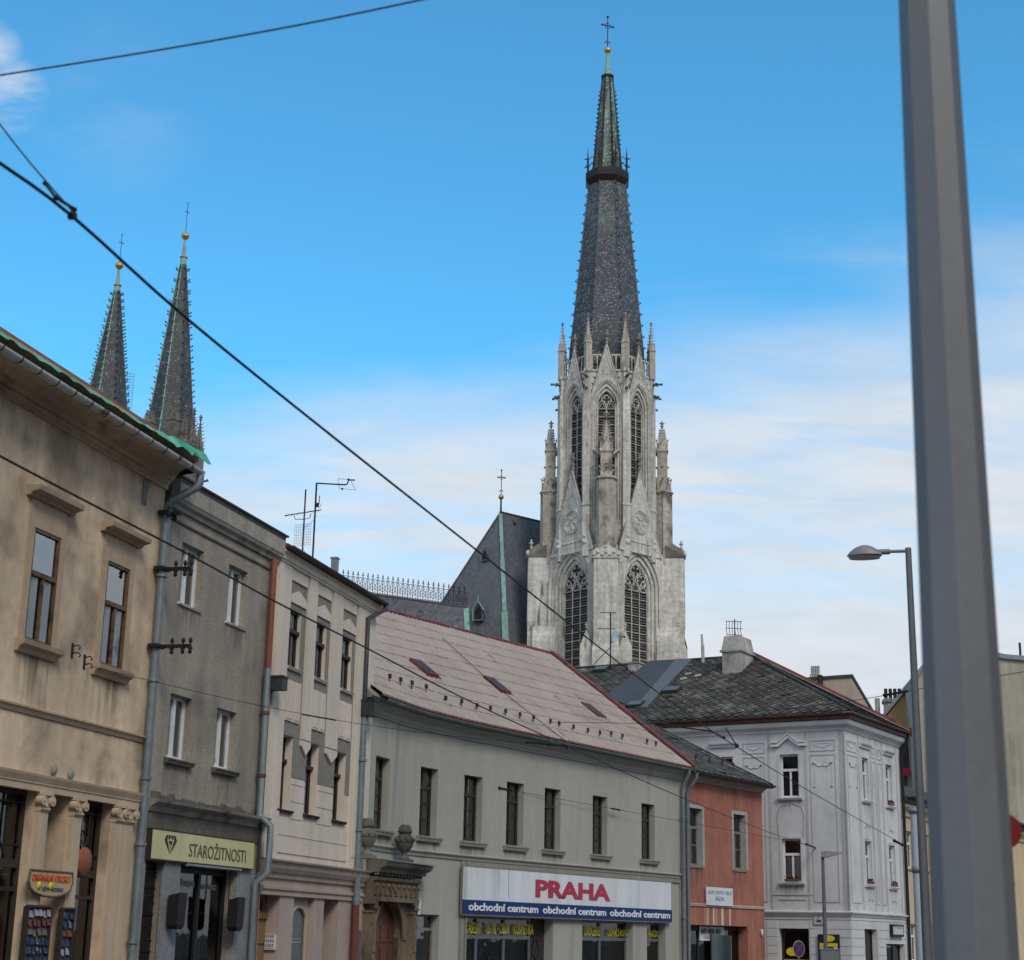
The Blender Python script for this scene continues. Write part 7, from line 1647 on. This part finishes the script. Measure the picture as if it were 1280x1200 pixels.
b = MB(); p = plane_pt(A_, Cn, C2, 643, 655); b.sphere(p, 2.2*S, 6); p2 = plane_pt(A_, Cn, C2, 641, 650); b.tube([p, p2], .8*S, 5); b.obj('roof_hook', M['iron'], cr_)
# lower chapel roof with iron cresting
R0, R1 = T(425, 737, 186), T(583, 759, 181); R0.z = R0.z
E0, E1 = T(420, 800, 181.5), T(586, 815, 177.5)
E0.z = E1.z = min(E0.z, E1.z)
B1_ = R1 + (R1-E1)*1.0; B1_.z = E1.z; B0_ = R0 + (R0-E0)*1.0; B0_.z = E0.z
B1_ = Vector((R1.x+2, R1.y+6, E1.z)); B0_ = Vector((R0.x+2, R0.y+6, E1.z))
b = MB(); b.add([R0, R1, E1, E0, B1_, B0_], [(0, 1, 2, 3), (1, 4, 2), (0, 5, 4, 1), (0, 3, 5)]); lr = b.obj('chapel_roof', M['choir2'], cath)
b = MB(); b.add([E0, E1, B1_, B0_] + [Vector((p.x, p.y, 0)) for p in (E0, E1, B1_, B0_)], [(0, 1, 5, 4), (1, 2, 6, 5), (2, 3, 7, 6), (3, 0, 4, 7)]); b.obj('chapel_wall', M['stone'], cath)
b = MB(); b.tube([R0, R1], 1.5*S, 6); b.obj('ridge_cap', M['lead'], lr)
b = MB(); flash(b, R1 + Vector((0, -.15, -.2)), E1 + Vector((0, -.15, 0)), 6*S, .1, nF); b.obj('hip_flashing', M['copper'], lr)
cs = MB(); dr_ = (R1-R0); nC = 25; 
for i in range(nC):
    p = R0 + dr_*((i+.5)/nC); h_ = 25*S
    d = dr_.normalized()
    cs.tube([p, p + Vector((0, 0, h_))], .42*S, 4); cs.tube([p + d*-1.6*S + Vector((0, 0, h_*.84)), p + d*1.6*S + Vector((0, 0, h_*.84))], .45*S, 4); cs.sphere(p + Vector((0, 0, h_*.92)), .9*S, 5)
    for zf_, rr_ in ((.28, 2.4), (.60, 2.2)): cs.tube([p + d*rr_*S*math.cos(k*.785) + Vector((0, 0, h_*zf_ + rr_*S*math.sin(k*.785))) for k in range(9)], .30*S, 4)
    p2 = R0 + dr_*((i+1)/nC); cs.tube([p2, p2 + Vector((0, 0, h_*.5))], .3*S, 4); cs.tube([p2 + d*1.3*S*math.cos(k*.785) + Vector((0, 0, h_*.45 + 1.3*S*math.sin(k*.785))) for k in range(9)], .28*S, 4)
for zf_ in (.08, .72): cs.tube([R0 + Vector((0, 0, 25*S*zf_)), R1 + Vector((0, 0, 25*S*zf_))], .32*S, 4)
cs.obj('ridge_cresting', M['iron'], lr)
b = MB(); p = plane_pt(R0, R1, E1, 566, 786); b.box(p.x-5*S, p.x+5*S, p.y-3*S, p.y+3*S, p.z-4*S, p.z+3*S); b.obj('roof_light', M['copper'], lr)

# --- the two western spires
def west_spire(pxb, pyb, D, pyt_ball, pyt_rod, pycol, hwb, pytop, body_to):
    o0 = TI @ at_dist(pxb, pyb, D); c = Vector((o0.x, o0.y, 0)); P0 = TM @ o0; s = (P0-EYE).dot(FW)/FPX
    vdl = Vector((P0.x, P0.y, 0)).normalized()
    def z(py_):
        px_ = pxb + (780-pxb)*(pyb-py_)/7000; d = ray(px_, py_); t = (Vector((P0.x, P0.y, 0)) - Vector((EYE.x, EYE.y, 0))).dot(vdl)/d.dot(vdl); return (EYE + d*t).z
    zb_ = z(pyb); zt_ = z(pytop); ztp = z(pycol)
    r0, r1 = hwb*s/math.cos(math.pi/8), 4.2*s
    rot = math.pi/8 + .25
    hgt = zt_ - zb_; low = zb_ - hgt*body_to; r_low = r0 + (r0-r1)*body_to
    m_ = MB(); m_.lathe([(r_low, low), (r0, zb_), (r1, zt_)], c, 8, False, rot); so = m_.obj('west_spire', M['slate_green'], cath)
    for k in range(8):
        q = rot + k*math.pi/4; o = Vector((math.cos(q), math.sin(q), 0)); rb = MB(); P_ = [c + o*r_low + Vector((0, 0, low)), c + o*r1 + Vector((0, 0, zt_))]
        rb.tube(P_, [1.1*s, .7*s], 6); crockets(rb, P_[0], P_[1], int(15*(1+body_to)), 3.6*s, o); rb.obj('rib', M['copper' if k in (4, 5) else 'lead'], so)
    b = MB(); b.lathe([(r1*1.1, zt_-1*s), (r1*.95, ztp), (3.2*s, ztp), (1.6*s, z(pyt_ball)-4*s)], c, 8, False, rot); b.obj('copper_cap', M['copper'], so)
    b = MB(); b.lathe([(2.5*s, ztp-1.4*s), (5.4*s, ztp-.4*s), (5.4*s, ztp+.4*s), (2.5*s, ztp+1.2*s)], c, 10); b.lathe([(1.4*s, -6*s), (3.0*s, -4*s), (5.2*s, -1.6*s), (5.6*s, 0), (4.4*s, 2.2*s), (1.5*s, 4*s), (.6*s, 6*s)], c + Vector((0, 0, z(pyt_ball))), 12); b.obj('gilded_ball', M['gold'], so)
    b = MB(); cross(b, c, z(pyt_ball)+4*s, z(pyt_rod), 2.6*s, .38*s, 1.0, False); b.obj('spire_cross', M['wirered'], so)
    # tower stage below
    b = MB(); b.lathe([(r_low*1.25, 0), (r_low*1.25, low-.5), (r_low*.9, low)], c, 8, False, rot); b.obj('west_tower', M['stone'], cath)
    return c, s, z, so, r_low, low
c, s, z, so, rl, lw_ = west_spire(212.5, 540, 166, 295, 254, 322, 28.5, 331, .55)
for px_, py0, py1, mm in ((242, 640, 530, 'stone_dark'), (250, 650, 537, 'stone_dark'), (231, 640, 526, 'stone_dark'), (217, 600, 522, 'stone_dark'), (187, 600, 528, 'stone_dark'), (250, 690, 592, 'stone_dark')):
    if py1 == 592: continue
    p = TI @ at_dist(px_, py1, 160); pn = MB(); pz = z(py1); pinnacle(pn, p.x, p.y, 5.2*s, z(py0+30), z(py1+48 if py0 > 610 else py1+25), pz, .4, 4, True, 8); pn.obj('pinnacle', M[mm], so)
p = TI @ at_dist(252, 601, 162); gg = MB(); gg.tube([p + Vector((-6*s, 0, 0)), p, p + Vector((5*s, 0, -.5*s)), p + Vector((8*s, 0, 1*s))], [2*s, 1.8*s, 1.3*s, 1.8*s], 6); gg.obj('gargoyle', M['stone_dark'], so)
west_spire(135, 490, 180, 332, 293, 357, 21.5, 364, .9)
# grid aerial at the second spire's flank stands on the beige house roof
p = at_dist(157, 506, 40); an = thing('roof_aerial', 'pale wire grid aerial showing above the beige house eaves', 'aerial', Matrix.Translation(p - Vector((0, 0, .3))))
b = MB()
for i in range(12): b.tube([(-.04, 0, .3+i*.075), (.15, 0, .3+i*.075)], .0045, 4)
for x_ in (-.04, .055, .15): b.tube([(x_, 0, .0), (x_, 0, 1.13)], .0045, 4)
b.obj('grid_reflector', M['pole2'], an)

# ================================================================== street furniture
# tall lamp
LP = at_dist(1160, 1200, 32); zt_ = at_dist(1135, 685, 32).z
lp = thing('street_lamp', 'tall grey street lamp with a shell shaped head beside the thick pole', 'street lamp', Matrix.Translation((LP.x, LP.y, 0)) @ Matrix.Rotation(math.atan2(LP.y, LP.x) - math.pi/2, 4, 'Z'))
sL = 32.5/FPX
b = MB(); b.tube([(0, 0, 0), (0, 0, 3.0), (0, 0, zt_)], [.10, .085, .06], 14); b.lathe([(.16, 0), (.16, .5), (.10, .55)], n=12); b.obj('pole', M['pole2'], lp)
b = MB(); b.tube([(0, 0, zt_-.06), (-35*sL, 0, zt_-.055)], .033, 8); b.tube([(-22*sL, 0, zt_-.06), (-40*sL, 0, zt_-.06)], .055, 10); b.obj('arm', M['lamp'], lp)
b = MB(); n = 14; vs = []; fs = []; hL = 42*sL
for i in range(n+1):
    t = i/n; x = -32*sL - hL*t + .0; w_ = .21*math.sin(math.pi*min(1, max(.04, t*.94+.06)))**.55; h_ = .22*math.sin(math.pi*(t*.93+.05))**.8
    for k in range(9): q = math.pi*k/8; vs.append((x, w_*math.cos(q), zt_ - .13 + h_*math.sin(q) - .06*t*0))
for i in range(n):
    for k in range(8): fs.append((i*9+k, i*9+k+1, (i+1)*9+k+1, (i+1)*9+k))
b.add(vs, fs, True); hd = b.obj('lamp_head', M['lamp'], lp, False)
b = MB(); vs = []
for i in range(25): q = 2*math.pi*i/24; vs.append((-32*sL - hL*.5 + hL*.46*math.cos(q), .19*math.sin(q), zt_-.135))
b.add(vs[:24] + [(v[0]*.97-.02, v[1]*.8, v[2]-.05) for v in vs[:24]], [tuple(range(24, 48))] + [(i, (i+1) % 24, (i+1) % 24 + 24, i+24) for i in range(24)]); b.obj('lens', M['lampglass'], hd)
# slender lamp in front of the corner house
LP = at_dist(1032.5, 1200, 60); zt_ = at_dist(1032, 1067, 60).z; s_ = 60/FPX
lp = thing('street_lamp', 'slender lower street lamp with a flat angled head before the corner house', 'street lamp', Matrix.Translation((LP.x, LP.y, 0)) @ Matrix.Rotation(math.atan2(LP.y, LP.x) - math.pi/2, 4, 'Z'))
b = MB(); b.tube([(0, 0, 0), (0, 0, 2), (0, 0, zt_)], [.085, .07, .055], 12); b.obj('pole', M['pole2'], lp)
b = MB(); b.add([(-2*s_, -.12, zt_-.12), (4*s_, -.16, zt_-.14), (23*s_, -.1, zt_+.02), (23*s_, .1, zt_+.02), (4*s_, .16, zt_-.14), (-2*s_, .12, zt_-.12), (-2*s_, -.10, zt_+.06), (5*s_, -.14, zt_+.09), (23*s_, -.08, zt_+.05), (23*s_, .08, zt_+.05), (5*s_, .14, zt_+.09), (-2*s_, .1, zt_+.06)],
    [(0, 1, 7, 6), (1, 2, 8, 7), (2, 3, 9, 8), (3, 4, 10, 9), (4, 5, 11, 10), (5, 0, 6, 11), (6, 7, 10, 11), (7, 8, 9, 10), (0, 5, 4, 1), (1, 4, 3, 2)]); hd = b.obj('lamp_head', M['lamp'], lp)
b = MB(); b.add([(6*s_, -.1, zt_-.14), (20*s_, -.07, zt_-.015), (20*s_, .07, zt_-.015), (6*s_, .1, zt_-.14)], [(0, 1, 2, 3)]); b.obj('lens', M['lampglass'], hd)
# pale tram mast in the side street
LP = at_dist(1152, 1200, 62); zt_ = at_dist(1142, 1016, 62).z
lp = thing('tram_mast', 'pale blue grey tram mast behind the tall lamp, capped and banded', 'mast', Matrix.Translation((LP.x, LP.y, 0)))
b = MB(); b.tube([(0, 0, 0), (0, 0, zt_)], [.18, .16], 14); b.obj('pole', M['polelight'], lp)
b = MB(); b.lathe([(.19, 0), (.25, .06), (.25, .16), (.1, .24), (.001, .25)], (0, 0, zt_-.03), 12); zz = at_dist(1146, 1087, 62).z; b.lathe([(.17, -.12), (.21, -.1), (.21, .1), (.17, .12)], (0, 0, zz), 12); b.obj('band', M['zinc'], lp)
# thick pole in front
LP = at_dist(1219.5, 1200, 6.0); az_ = math.atan2(LP.y, LP.x) - math.pi/2; PM = Matrix.Translation((LP.x, LP.y, 1.57)) @ Matrix.Rotation(az_, 4, 'Z') @ Matrix.Rotation(R(.27), 4, 'Y') @ Matrix.Translation((0, 0, -1.57)) @ Matrix.Rotation(R(25.5), 4, 'Z')
def polw(py_, xl_, xr_):
    a, c = at_dist(xl_, py_, 6.0), at_dist(xr_, py_, 6.0); return (a.z+c.z)/2, (Vector((a.x, a.y))-Vector((c.x, c.y))).length/2
zb_, rb_ = polw(1200, 1167, 1272); zt_, rt_ = polw(0, 1125, 1194)
lp = thing('pole', 'thick tapering eight sided grey metal pole close to the camera', 'pole', PM)
k_ = (rt_-rb_)/(zt_-zb_); b = MB(); r_ = lambda z_: (rb_ + k_*(z_-zb_))/math.cos(math.pi/8)*.965
pr = []
for z_ in (0, zb_, (zb_+zt_)/2, zt_, zt_+2.0): pr.append((r_(z_), z_))
b.lathe(pr, n=8, smooth=False, rot=math.pi/8); o = b.obj('shaft', M['pole'], lp)
bv = o.modifiers.new('bevel', 'BEVEL'); bv.width = .006; bv.segments = 3; bv.limit_method = 'ANGLE'
b = MB(); b.lathe([(r_(0)+.06, 0), (r_(0)+.06, .05), (r_(0)+.01, .08)], n=8, smooth=False, rot=math.pi/8); b.obj('base_plate', M['pole'], lp)
# red sign beyond the pole
SP = at_dist(1257, 1039, 9.0)
sg = thing('road_sign', 'red round road sign mostly hidden behind the thick grey pole', 'sign', Matrix.Translation((SP.x, SP.y, 0)) @ Matrix.Rotation(math.atan2(SP.y, SP.x) - math.pi/2, 4, 'Z'))
b = MB(); n = 28; rs = .08
b.prism([(rs*math.cos(2*math.pi*i/n), SP.z + rs*math.sin(2*math.pi*i/n)*1.1) for i in range(n)], -.012, .012); b.obj('plate', M['signroadred'], sg)
b = MB(); b.tube([(0, .03, 0), (0, .03, SP.z+.06)], .03, 10); b.obj('post', M['pole2'], sg)
# no stopping sign
SP = at_dist(998.5, 1186, 64); rs = 13.5/2*65/FPX*1.15
sg = thing('road_sign', 'round blue and red no stopping sign before the corner house shop', 'sign', Matrix.Translation((SP.x, SP.y, 0)) @ Matrix.Rotation(math.atan2(SP.y, SP.x) - math.pi/2 + .55, 4, 'Z'))
b = MB(); b.tube([(0, .03, 0), (0, .03, SP.z+rs*.9)], .035, 8); b.obj('post', M['pole2'], sg)
def disc(r_, y0, y1, m_, nm, ri=0.0):
    b = MB(); n = 28
    if not ri: b.prism([(r_*math.cos(2*math.pi*i/n), SP.z + r_*1.18*math.sin(2*math.pi*i/n)) for i in range(n)], y0, y1)
    return b.obj(nm, M[m_], sg)
disc(rs*1.03, -.006, .004, 'greywhite', 'rim'); disc(rs*.96, -.012, -.0061, 'maroon', 'red_ring'); disc(rs*.82, -.018, -.0121, 'signroadblue', 'face')
b = MB()
for sg_ in (-1, 1): q = math.pi/4*sg_; c_, s2 = math.cos(q), math.sin(q); L_, w_ = rs*.8, rs*.11; b.prism([(x*c_ - z*s2, SP.z + (x*s2 + z*c_)*1.18) for x, z in ((-L_, -w_), (L_, -w_), (L_, w_), (-L_, w_))], -.024 - .003*sg_, -.0181)
b.obj('cross_bars', M['maroon'], sg)
# grey box on a post by the slender lamp
p = at_dist(1037, 1192, 59); b = MB(); b.box(-.32, .32, -.12, .12, p.z-.5, p.z+.12); b.box(-.34, .34, -.14, .14, p.z+.121, p.z+.16); b.tube([(0, 0, 0), (0, 0, p.z-.45)], .05, 8)
o = b.obj('control_box', M['pole'], None); o.matrix_world = Matrix.Translation((p.x, p.y, 0)); tag(o, 'small dark grey control box on a post at the slender lamp', 'box')

# ================================================================== overhead wires
def wire(name, label, pts, r_, m='wire', cat='wire', parent=None, M_=None):
    b = MB(); out = []
    for i in range(len(pts)-1):   # smooth polyline
        for k in range(4):
            p0, p1, p2, p3 = pts[max(0, i-1)], pts[i], pts[i+1], pts[min(len(pts)-1, i+2)]; t = k/4
            out.append(.5*((2*p1) + (p2-p0)*t + (2*p0-5*p1+4*p2-p3)*t*t + (3*p1-p0-3*p2+p3)*t**3))
    out.append(pts[-1]); b.tube(out, r_, 6); o = b.obj(name, M[m], parent)
    if label: tag(o, label, cat)
    return o
cw = [hitz(*q, 5.6) for q in ((-60, 163), (0, 204), (90, 270), (237, 401), (415, 545), (600, 691), (745, 806), (823, 866), (889, 913.5), (921, 933.5), (1000, 982), (1080, 1028), (1142, 1063))]
w_ = wire('contact_wire', 'thick black contact wire running from top left down past the church tower', cw, .0105)
cw2 = [hitz(*q, 5.6) for q in ((-60, 536), (0, 570), (120, 633), (234, 692), (350, 755), (460, 811), (542, 854), (620, 892), (709, 932.5), (850, 996), (977, 1046), (1060, 1072), (1145, 1093))]
wire('contact_wire', 'thinner contact wire crossing the beige and grey facades and the pale roof', cw2, .0115)
p = hitz(90, 270, 5.6); q = hitz(-40, 105, 6.35)
tw_ = wire('hanger_wire', 'slanting hanger wire with turnbuckle and clamp meeting the thick wire at upper left', [q, q.lerp(p, .3), q.lerp(p, .6), p + Vector((0, 0, .03))], .005)
b = MB(); a_ = hitz(56, 229, 5.82); c_ = hitz(70, 247, 5.72); b.tube([a_, c_], .010, 6); b.sphere(a_, .015, 6); b.sphere(c_, .018, 6); b.tube([c_, p + Vector((0, 0, .05))], .011, 6); o = b.obj('turnbuckle', M['wire'], tw_)
b = MB(); b.sphere(p + Vector((0, 0, .012)), .02, 8); b.sphere(p + Vector((.008, .01, .045)), .016, 8); b.box(p.x-.024, p.x+.024, p.y-.01, p.y+.024, p.z-.014, p.z+.02); b.obj('clamp', M['wire'], tw_)
wire('span_wire', 'thin brown span wire crossing the blue sky at the top left corner', [hitz(*k, 6.6) for k in ((-80, 107), (0, 94), (190, 64), (380, 30), (535, -2), (640, -24))], .0055, 'wirered')
# span wires tied to the facades
a_ = F1.at(F1.uv(111, 833, -.2)[0], -.25, F1.uv(111, 833, -.2)[1]); e_ = hitz(709, 932.5, 5.66)
s1_ = wire('span_wire', 'span wire from the iron hook on the beige house across the grey facade', [a_] + [a_.lerp(e_, t) + Vector((0, 0, -.25*math.sin(math.pi*t))) for t in (.25, .5, .75)] + [e_], .0055)
b = MB(); m0 = a_.lerp(e_, .0); k0, k1 = a_.lerp(e_, .40) + Vector((0, 0, -.245)), a_.lerp(e_, .47) + Vector((0, 0, -.252)); b.tube([k0, k1], .016, 6); k2, k3 = e_.lerp(a_, .28) + Vector((0, 0, -.2)), e_.lerp(a_, .1)+Vector((0, 0, -.06)); b.tube([k3, e_], .022, 6); b.sphere(k3, .035, 6); b.sphere(e_, .04, 6); b.sphere(k3.lerp(e_, .55), .04, 6); b.tube([e_, e_ + Vector((0, 0, -.06))], .02, 6); b.obj('insulator', M['wire'], s1_)
z4 = F4.uv(624, 985)[1]; a_ = F4.at(F4.uv(624, 985)[0], 0, z4); e_ = hitz(1008, 1055, 5.62); m_ = F4.at(0, -1.2, 0)
s2_ = wire('span_wire', 'thin span wire from a wall eye between upper windows of the long grey house', [a_, a_.lerp(e_, .3), a_.lerp(e_, .65), e_], .007)
b = MB(); b.lathe([(.02, -.05), (.07, -.02), (.07, .02), (.02, .05)], a_, 8); b.tube([a_, a_.lerp(e_, .025)], .03, 6); b.sphere(a_.lerp(e_, .03), .045, 6); b.tube([a_.lerp(e_, .30), a_.lerp(e_, .325)], .03, 6); k0 = hitz(1036, 1067, 5.62); b.tube([e_, k0], .035, 6); b.sphere(e_, .05, 6); b.sphere(k0, .05, 6); b.obj('insulator', M['wire'], s2_)
pw = [at_dist(*q) for q in ((690, 903, 52), (760, 903.5, 50), (828, 904, 48), (905, 893, 46), (1000, 884.5, 43), (1084, 873, 40), (1144, 862, 38), (1290, 838, 34))]
s3_ = wire('span_wire', 'thin span wire rising to the right behind the tall lamp and thick pole', pw, .008)
b = MB(); k0, k1, k2 = at_dist(847, 908.5, 47), at_dist(889, 914, 46), hitz(905, 922, 5.65); b.tube([pw[2], k0, k1, k2], .022, 6)
for k in (pw[2], k0, k1, k2): b.sphere(k, .035, 6)
k3 = hitz(907, 910, 6.1); k4 = hitz(921, 932, 5.62); b.tube([k3, k4], .015, 6); b.sphere(k4, .045, 6); i0, i1 = at_dist(1106, 869, 39.2), at_dist(1134, 864, 38.3); b.tube([i0, i1], .03, 6); b.sphere(i0, .05, 6); b.obj('insulator', M['wire'], s3_)
k0, k1 = hitz(1118, 1051, 5.6), hitz(1128, 1056, 5.6)
b = MB(); b.tube([k0, k1], .05, 6); b.sphere(k0, .07, 6); b.sphere(k1, .07, 6); o = b.obj('wire_clamp', M['wire'], None); tag(o, 'dark clamp on the contact wire near the corner house drainpipe', 'clamp')

# ================================================================== sky, sun, camera
sc = bpy.context.scene
wd = bpy.data.worlds.new('World'); sc.world = wd; wd.use_nodes = True; N = wd.node_tree.nodes; L = wd.node_tree.links
SUN_EL, SUN_AZ = R(42), R(155)      # azimuth clockwise from +Y
bg = N['Background']; sky = N.new('ShaderNodeTexSky'); sky.sky_type = 'NISHITA'; sky.sun_disc = False; sky.sun_elevation = SUN_EL; sky.sun_rotation = SUN_AZ
sky.air_density = 1.0; sky.dust_density = .4; sky.ozone_density = 2.0; sky.altitude = 200
tc = N.new('ShaderNodeTexCoord'); sep = N.new('ShaderNodeSeparateXYZ'); L.new(tc.outputs['Generated'], sep.inputs[0])
def mth(op, a, b=None, clamp=False):
    n = N.new('ShaderNodeMath'); n.operation = op; n.use_clamp = clamp
    for i, v in enumerate((a, b)):
        if v is None: continue
        if isinstance(v, (int, float)): n.inputs[i].default_value = v
        else: L.new(v, n.inputs[i])
    return n.outputs[0]
def smooth_(v, a, b):
    n = N.new('ShaderNodeMapRange'); n.interpolation_type = 'SMOOTHSTEP'; n.inputs[1].default_value = a; n.inputs[2].default_value = b; L.new(v, n.inputs[0]); return n.outputs[0]
zc_ = mth('ADD', mth('MAXIMUM', sep.outputs[2], 0.0), .22)
cb = N.new('ShaderNodeCombineXYZ'); L.new(mth('DIVIDE', sep.outputs[0], zc_), cb.inputs[0]); L.new(mth('DIVIDE', sep.outputs[1], zc_), cb.inputs[1])
def cnoise(scale, det, rough, stretch, off):
    mp = N.new('ShaderNodeMapping'); L.new(cb.outputs[0], mp.inputs[0]); mp.inputs['Scale'].default_value = stretch; mp.inputs['Location'].default_value = off; mp.inputs['Rotation'].default_value = (0, 0, R(18))
    t = N.new('ShaderNodeTexNoise'); t.inputs['Scale'].default_value = scale; t.inputs['Detail'].default_value = det; t.inputs['Roughness'].default_value = rough; t.inputs['Distortion'].default_value = .25; L.new(mp.outputs[0], t.inputs['Vector']); return t.outputs['Fac']
n1 = cnoise(1.3, 6, .52, (.8, 1.3, 1), (3.1, 1.7, 0)); n2 = cnoise(3.2, 6, .55, (.7, 1.5, 1), (7.3, 2.2, 0)); n3 = cnoise(7.0, 7, .6, (.8, 1.3, 1), (1.3, 5.2, 0))
# cloud bank: dense low down, thinning into clear blue above about 20 degrees ahead, cloudier behind
edge = mth('ADD', sep.outputs[2], mth('MULTIPLY', mth('SUBTRACT', n1, .5), .30)); edge = mth('ADD', edge, mth('MULTIPLY', mth('SUBTRACT', n2, .5), .10)); edge = mth('ADD', edge, mth('MULTIPLY', mth('SUBTRACT', n3, .5), .04)); edge = mth('SUBTRACT', edge, mth('MULTIPLY', sep.outputs[0], .17))
bank = mth('SUBTRACT', 1.0, smooth_(edge, .25, .40))
back = smooth_(mth('MULTIPLY', sep.outputs[1], -1.0), -.35, .35)
veil = mth('MULTIPLY', back, mth('ADD', .55, mth('MULTIPLY', n1, .6)))
def puff(px_, py_, r0, r1):
    d_ = ray(px_, py_).normalized(); v = N.new('ShaderNodeVectorMath'); v.operation = 'DOT_PRODUCT'; v.inputs[1].default_value = d_; L.new(tc.outputs['Generated'], v.inputs[0])
    return mth('MULTIPLY', smooth_(v.outputs['Value'], math.cos(r1), math.cos(r0)), smooth_(n3, .36, .66))
pf_ = mth('MAXIMUM', mth('MAXIMUM', puff(15, 118, .004, .024), puff(-8, 60, .003, .018)), mth('MULTIPLY', puff(150, 135, .0, .06), .12))
mpw = N.new('ShaderNodeMapping'); L.new(cb.outputs[0], mpw.inputs[0]); mpw.inputs['Rotation'].default_value = (0, 0, R(-28)); mpw.inputs['Scale'].default_value = (.9, 3.4, 1)
tw4 = N.new('ShaderNodeTexNoise'); tw4.inputs['Scale'].default_value = 3.0; tw4.inputs['Detail'].default_value = 8; tw4.inputs['Roughness'].default_value = .62; tw4.inputs['Distortion'].default_value = .6; L.new(mpw.outputs[0], tw4.inputs['Vector'])
wis = tw4.outputs['Fac']
streak = mth('MULTIPLY', mth('MULTIPLY', smooth_(wis, .46, .72), mth('SUBTRACT', 1.0, smooth_(edge, .32, .42))), .35)
cov = mth('MAXIMUM', mth('MAXIMUM', mth('MULTIPLY', bank, mth('MAXIMUM', mth('ADD', .54, mth('ADD', mth('MULTIPLY', smooth_(n2, .3, .62), .22), mth('MULTIPLY', smooth_(wis, .34, .64), .26))), mth('SUBTRACT', 1.0, smooth_(sep.outputs[2], .17, .30)))), streak), mth('MAXIMUM', mth('MULTIPLY', pf_, .75), veil), True)
cloudc = N.new('ShaderNodeMix'); cloudc.data_type = 'RGBA'; cloudc.inputs['A'].default_value = (5.3, 5.75, 6.2, 1); cloudc.inputs['B'].default_value = (5.9, 6.3, 6.8, 1); L.new(smooth_(n3, .3, .7), cloudc.inputs['Factor'])
tint = N.new('ShaderNodeMix'); tint.data_type = 'RGBA'; tint.blend_type = 'MULTIPLY'; tint.inputs['Factor'].default_value = 1; tint.inputs['B'].default_value = (.62, 1.61, 1.80, 1); L.new(sky.outputs[0], tint.inputs['A'])
mx = N.new('ShaderNodeMix'); mx.data_type = 'RGBA'; L.new(cov, mx.inputs['Factor']); L.new(tint.outputs['Result'], mx.inputs['A']); L.new(cloudc.outputs['Result'], mx.inputs['B'])
L.new(mx.outputs['Result'], bg.inputs[0]); bg.inputs[1].default_value = .109
sl = bpy.data.lights.new('sun', 'SUN'); sl.energy = 1.3; sl.angle = R(18); sl.color = (1, .91, .79); so_ = bpy.data.objects.new('sun', sl); C.objects.link(so_)
sd = Vector((math.sin(SUN_AZ)*math.cos(SUN_EL), math.cos(SUN_AZ)*math.cos(SUN_EL), math.sin(SUN_EL))); so_.rotation_euler = sd.to_track_quat('Z', 'Y').to_euler()
cam = bpy.data.cameras.new('camera'); co_ = bpy.data.objects.new('camera', cam); C.objects.link(co_); sc.camera = co_
cam.sensor_fit = 'HORIZONTAL'; cam.sensor_width = 36; cam.lens = FPX/1280*36; cam.clip_end = 6000; cam.clip_start = .1
co_.matrix_world = Matrix(((RT.x, UP.x, -FW.x, EYE.x), (RT.y, UP.y, -FW.y, EYE.y), (RT.z, UP.z, -FW.z, EYE.z), (0, 0, 0, 1)))
cam.dof.use_dof = True; cam.dof.focus_distance = 70; cam.dof.aperture_fstop = cam.lens/16.0
sc.view_settings.view_transform = 'Standard'; sc.view_settings.look = 'None'; sc.view_settings.exposure = .22; sc.view_settings.gamma = 1
sc.cycles.use_denoising = True; sc.cycles.max_bounces = 6; sc.cycles.transparent_max_bounces = 12
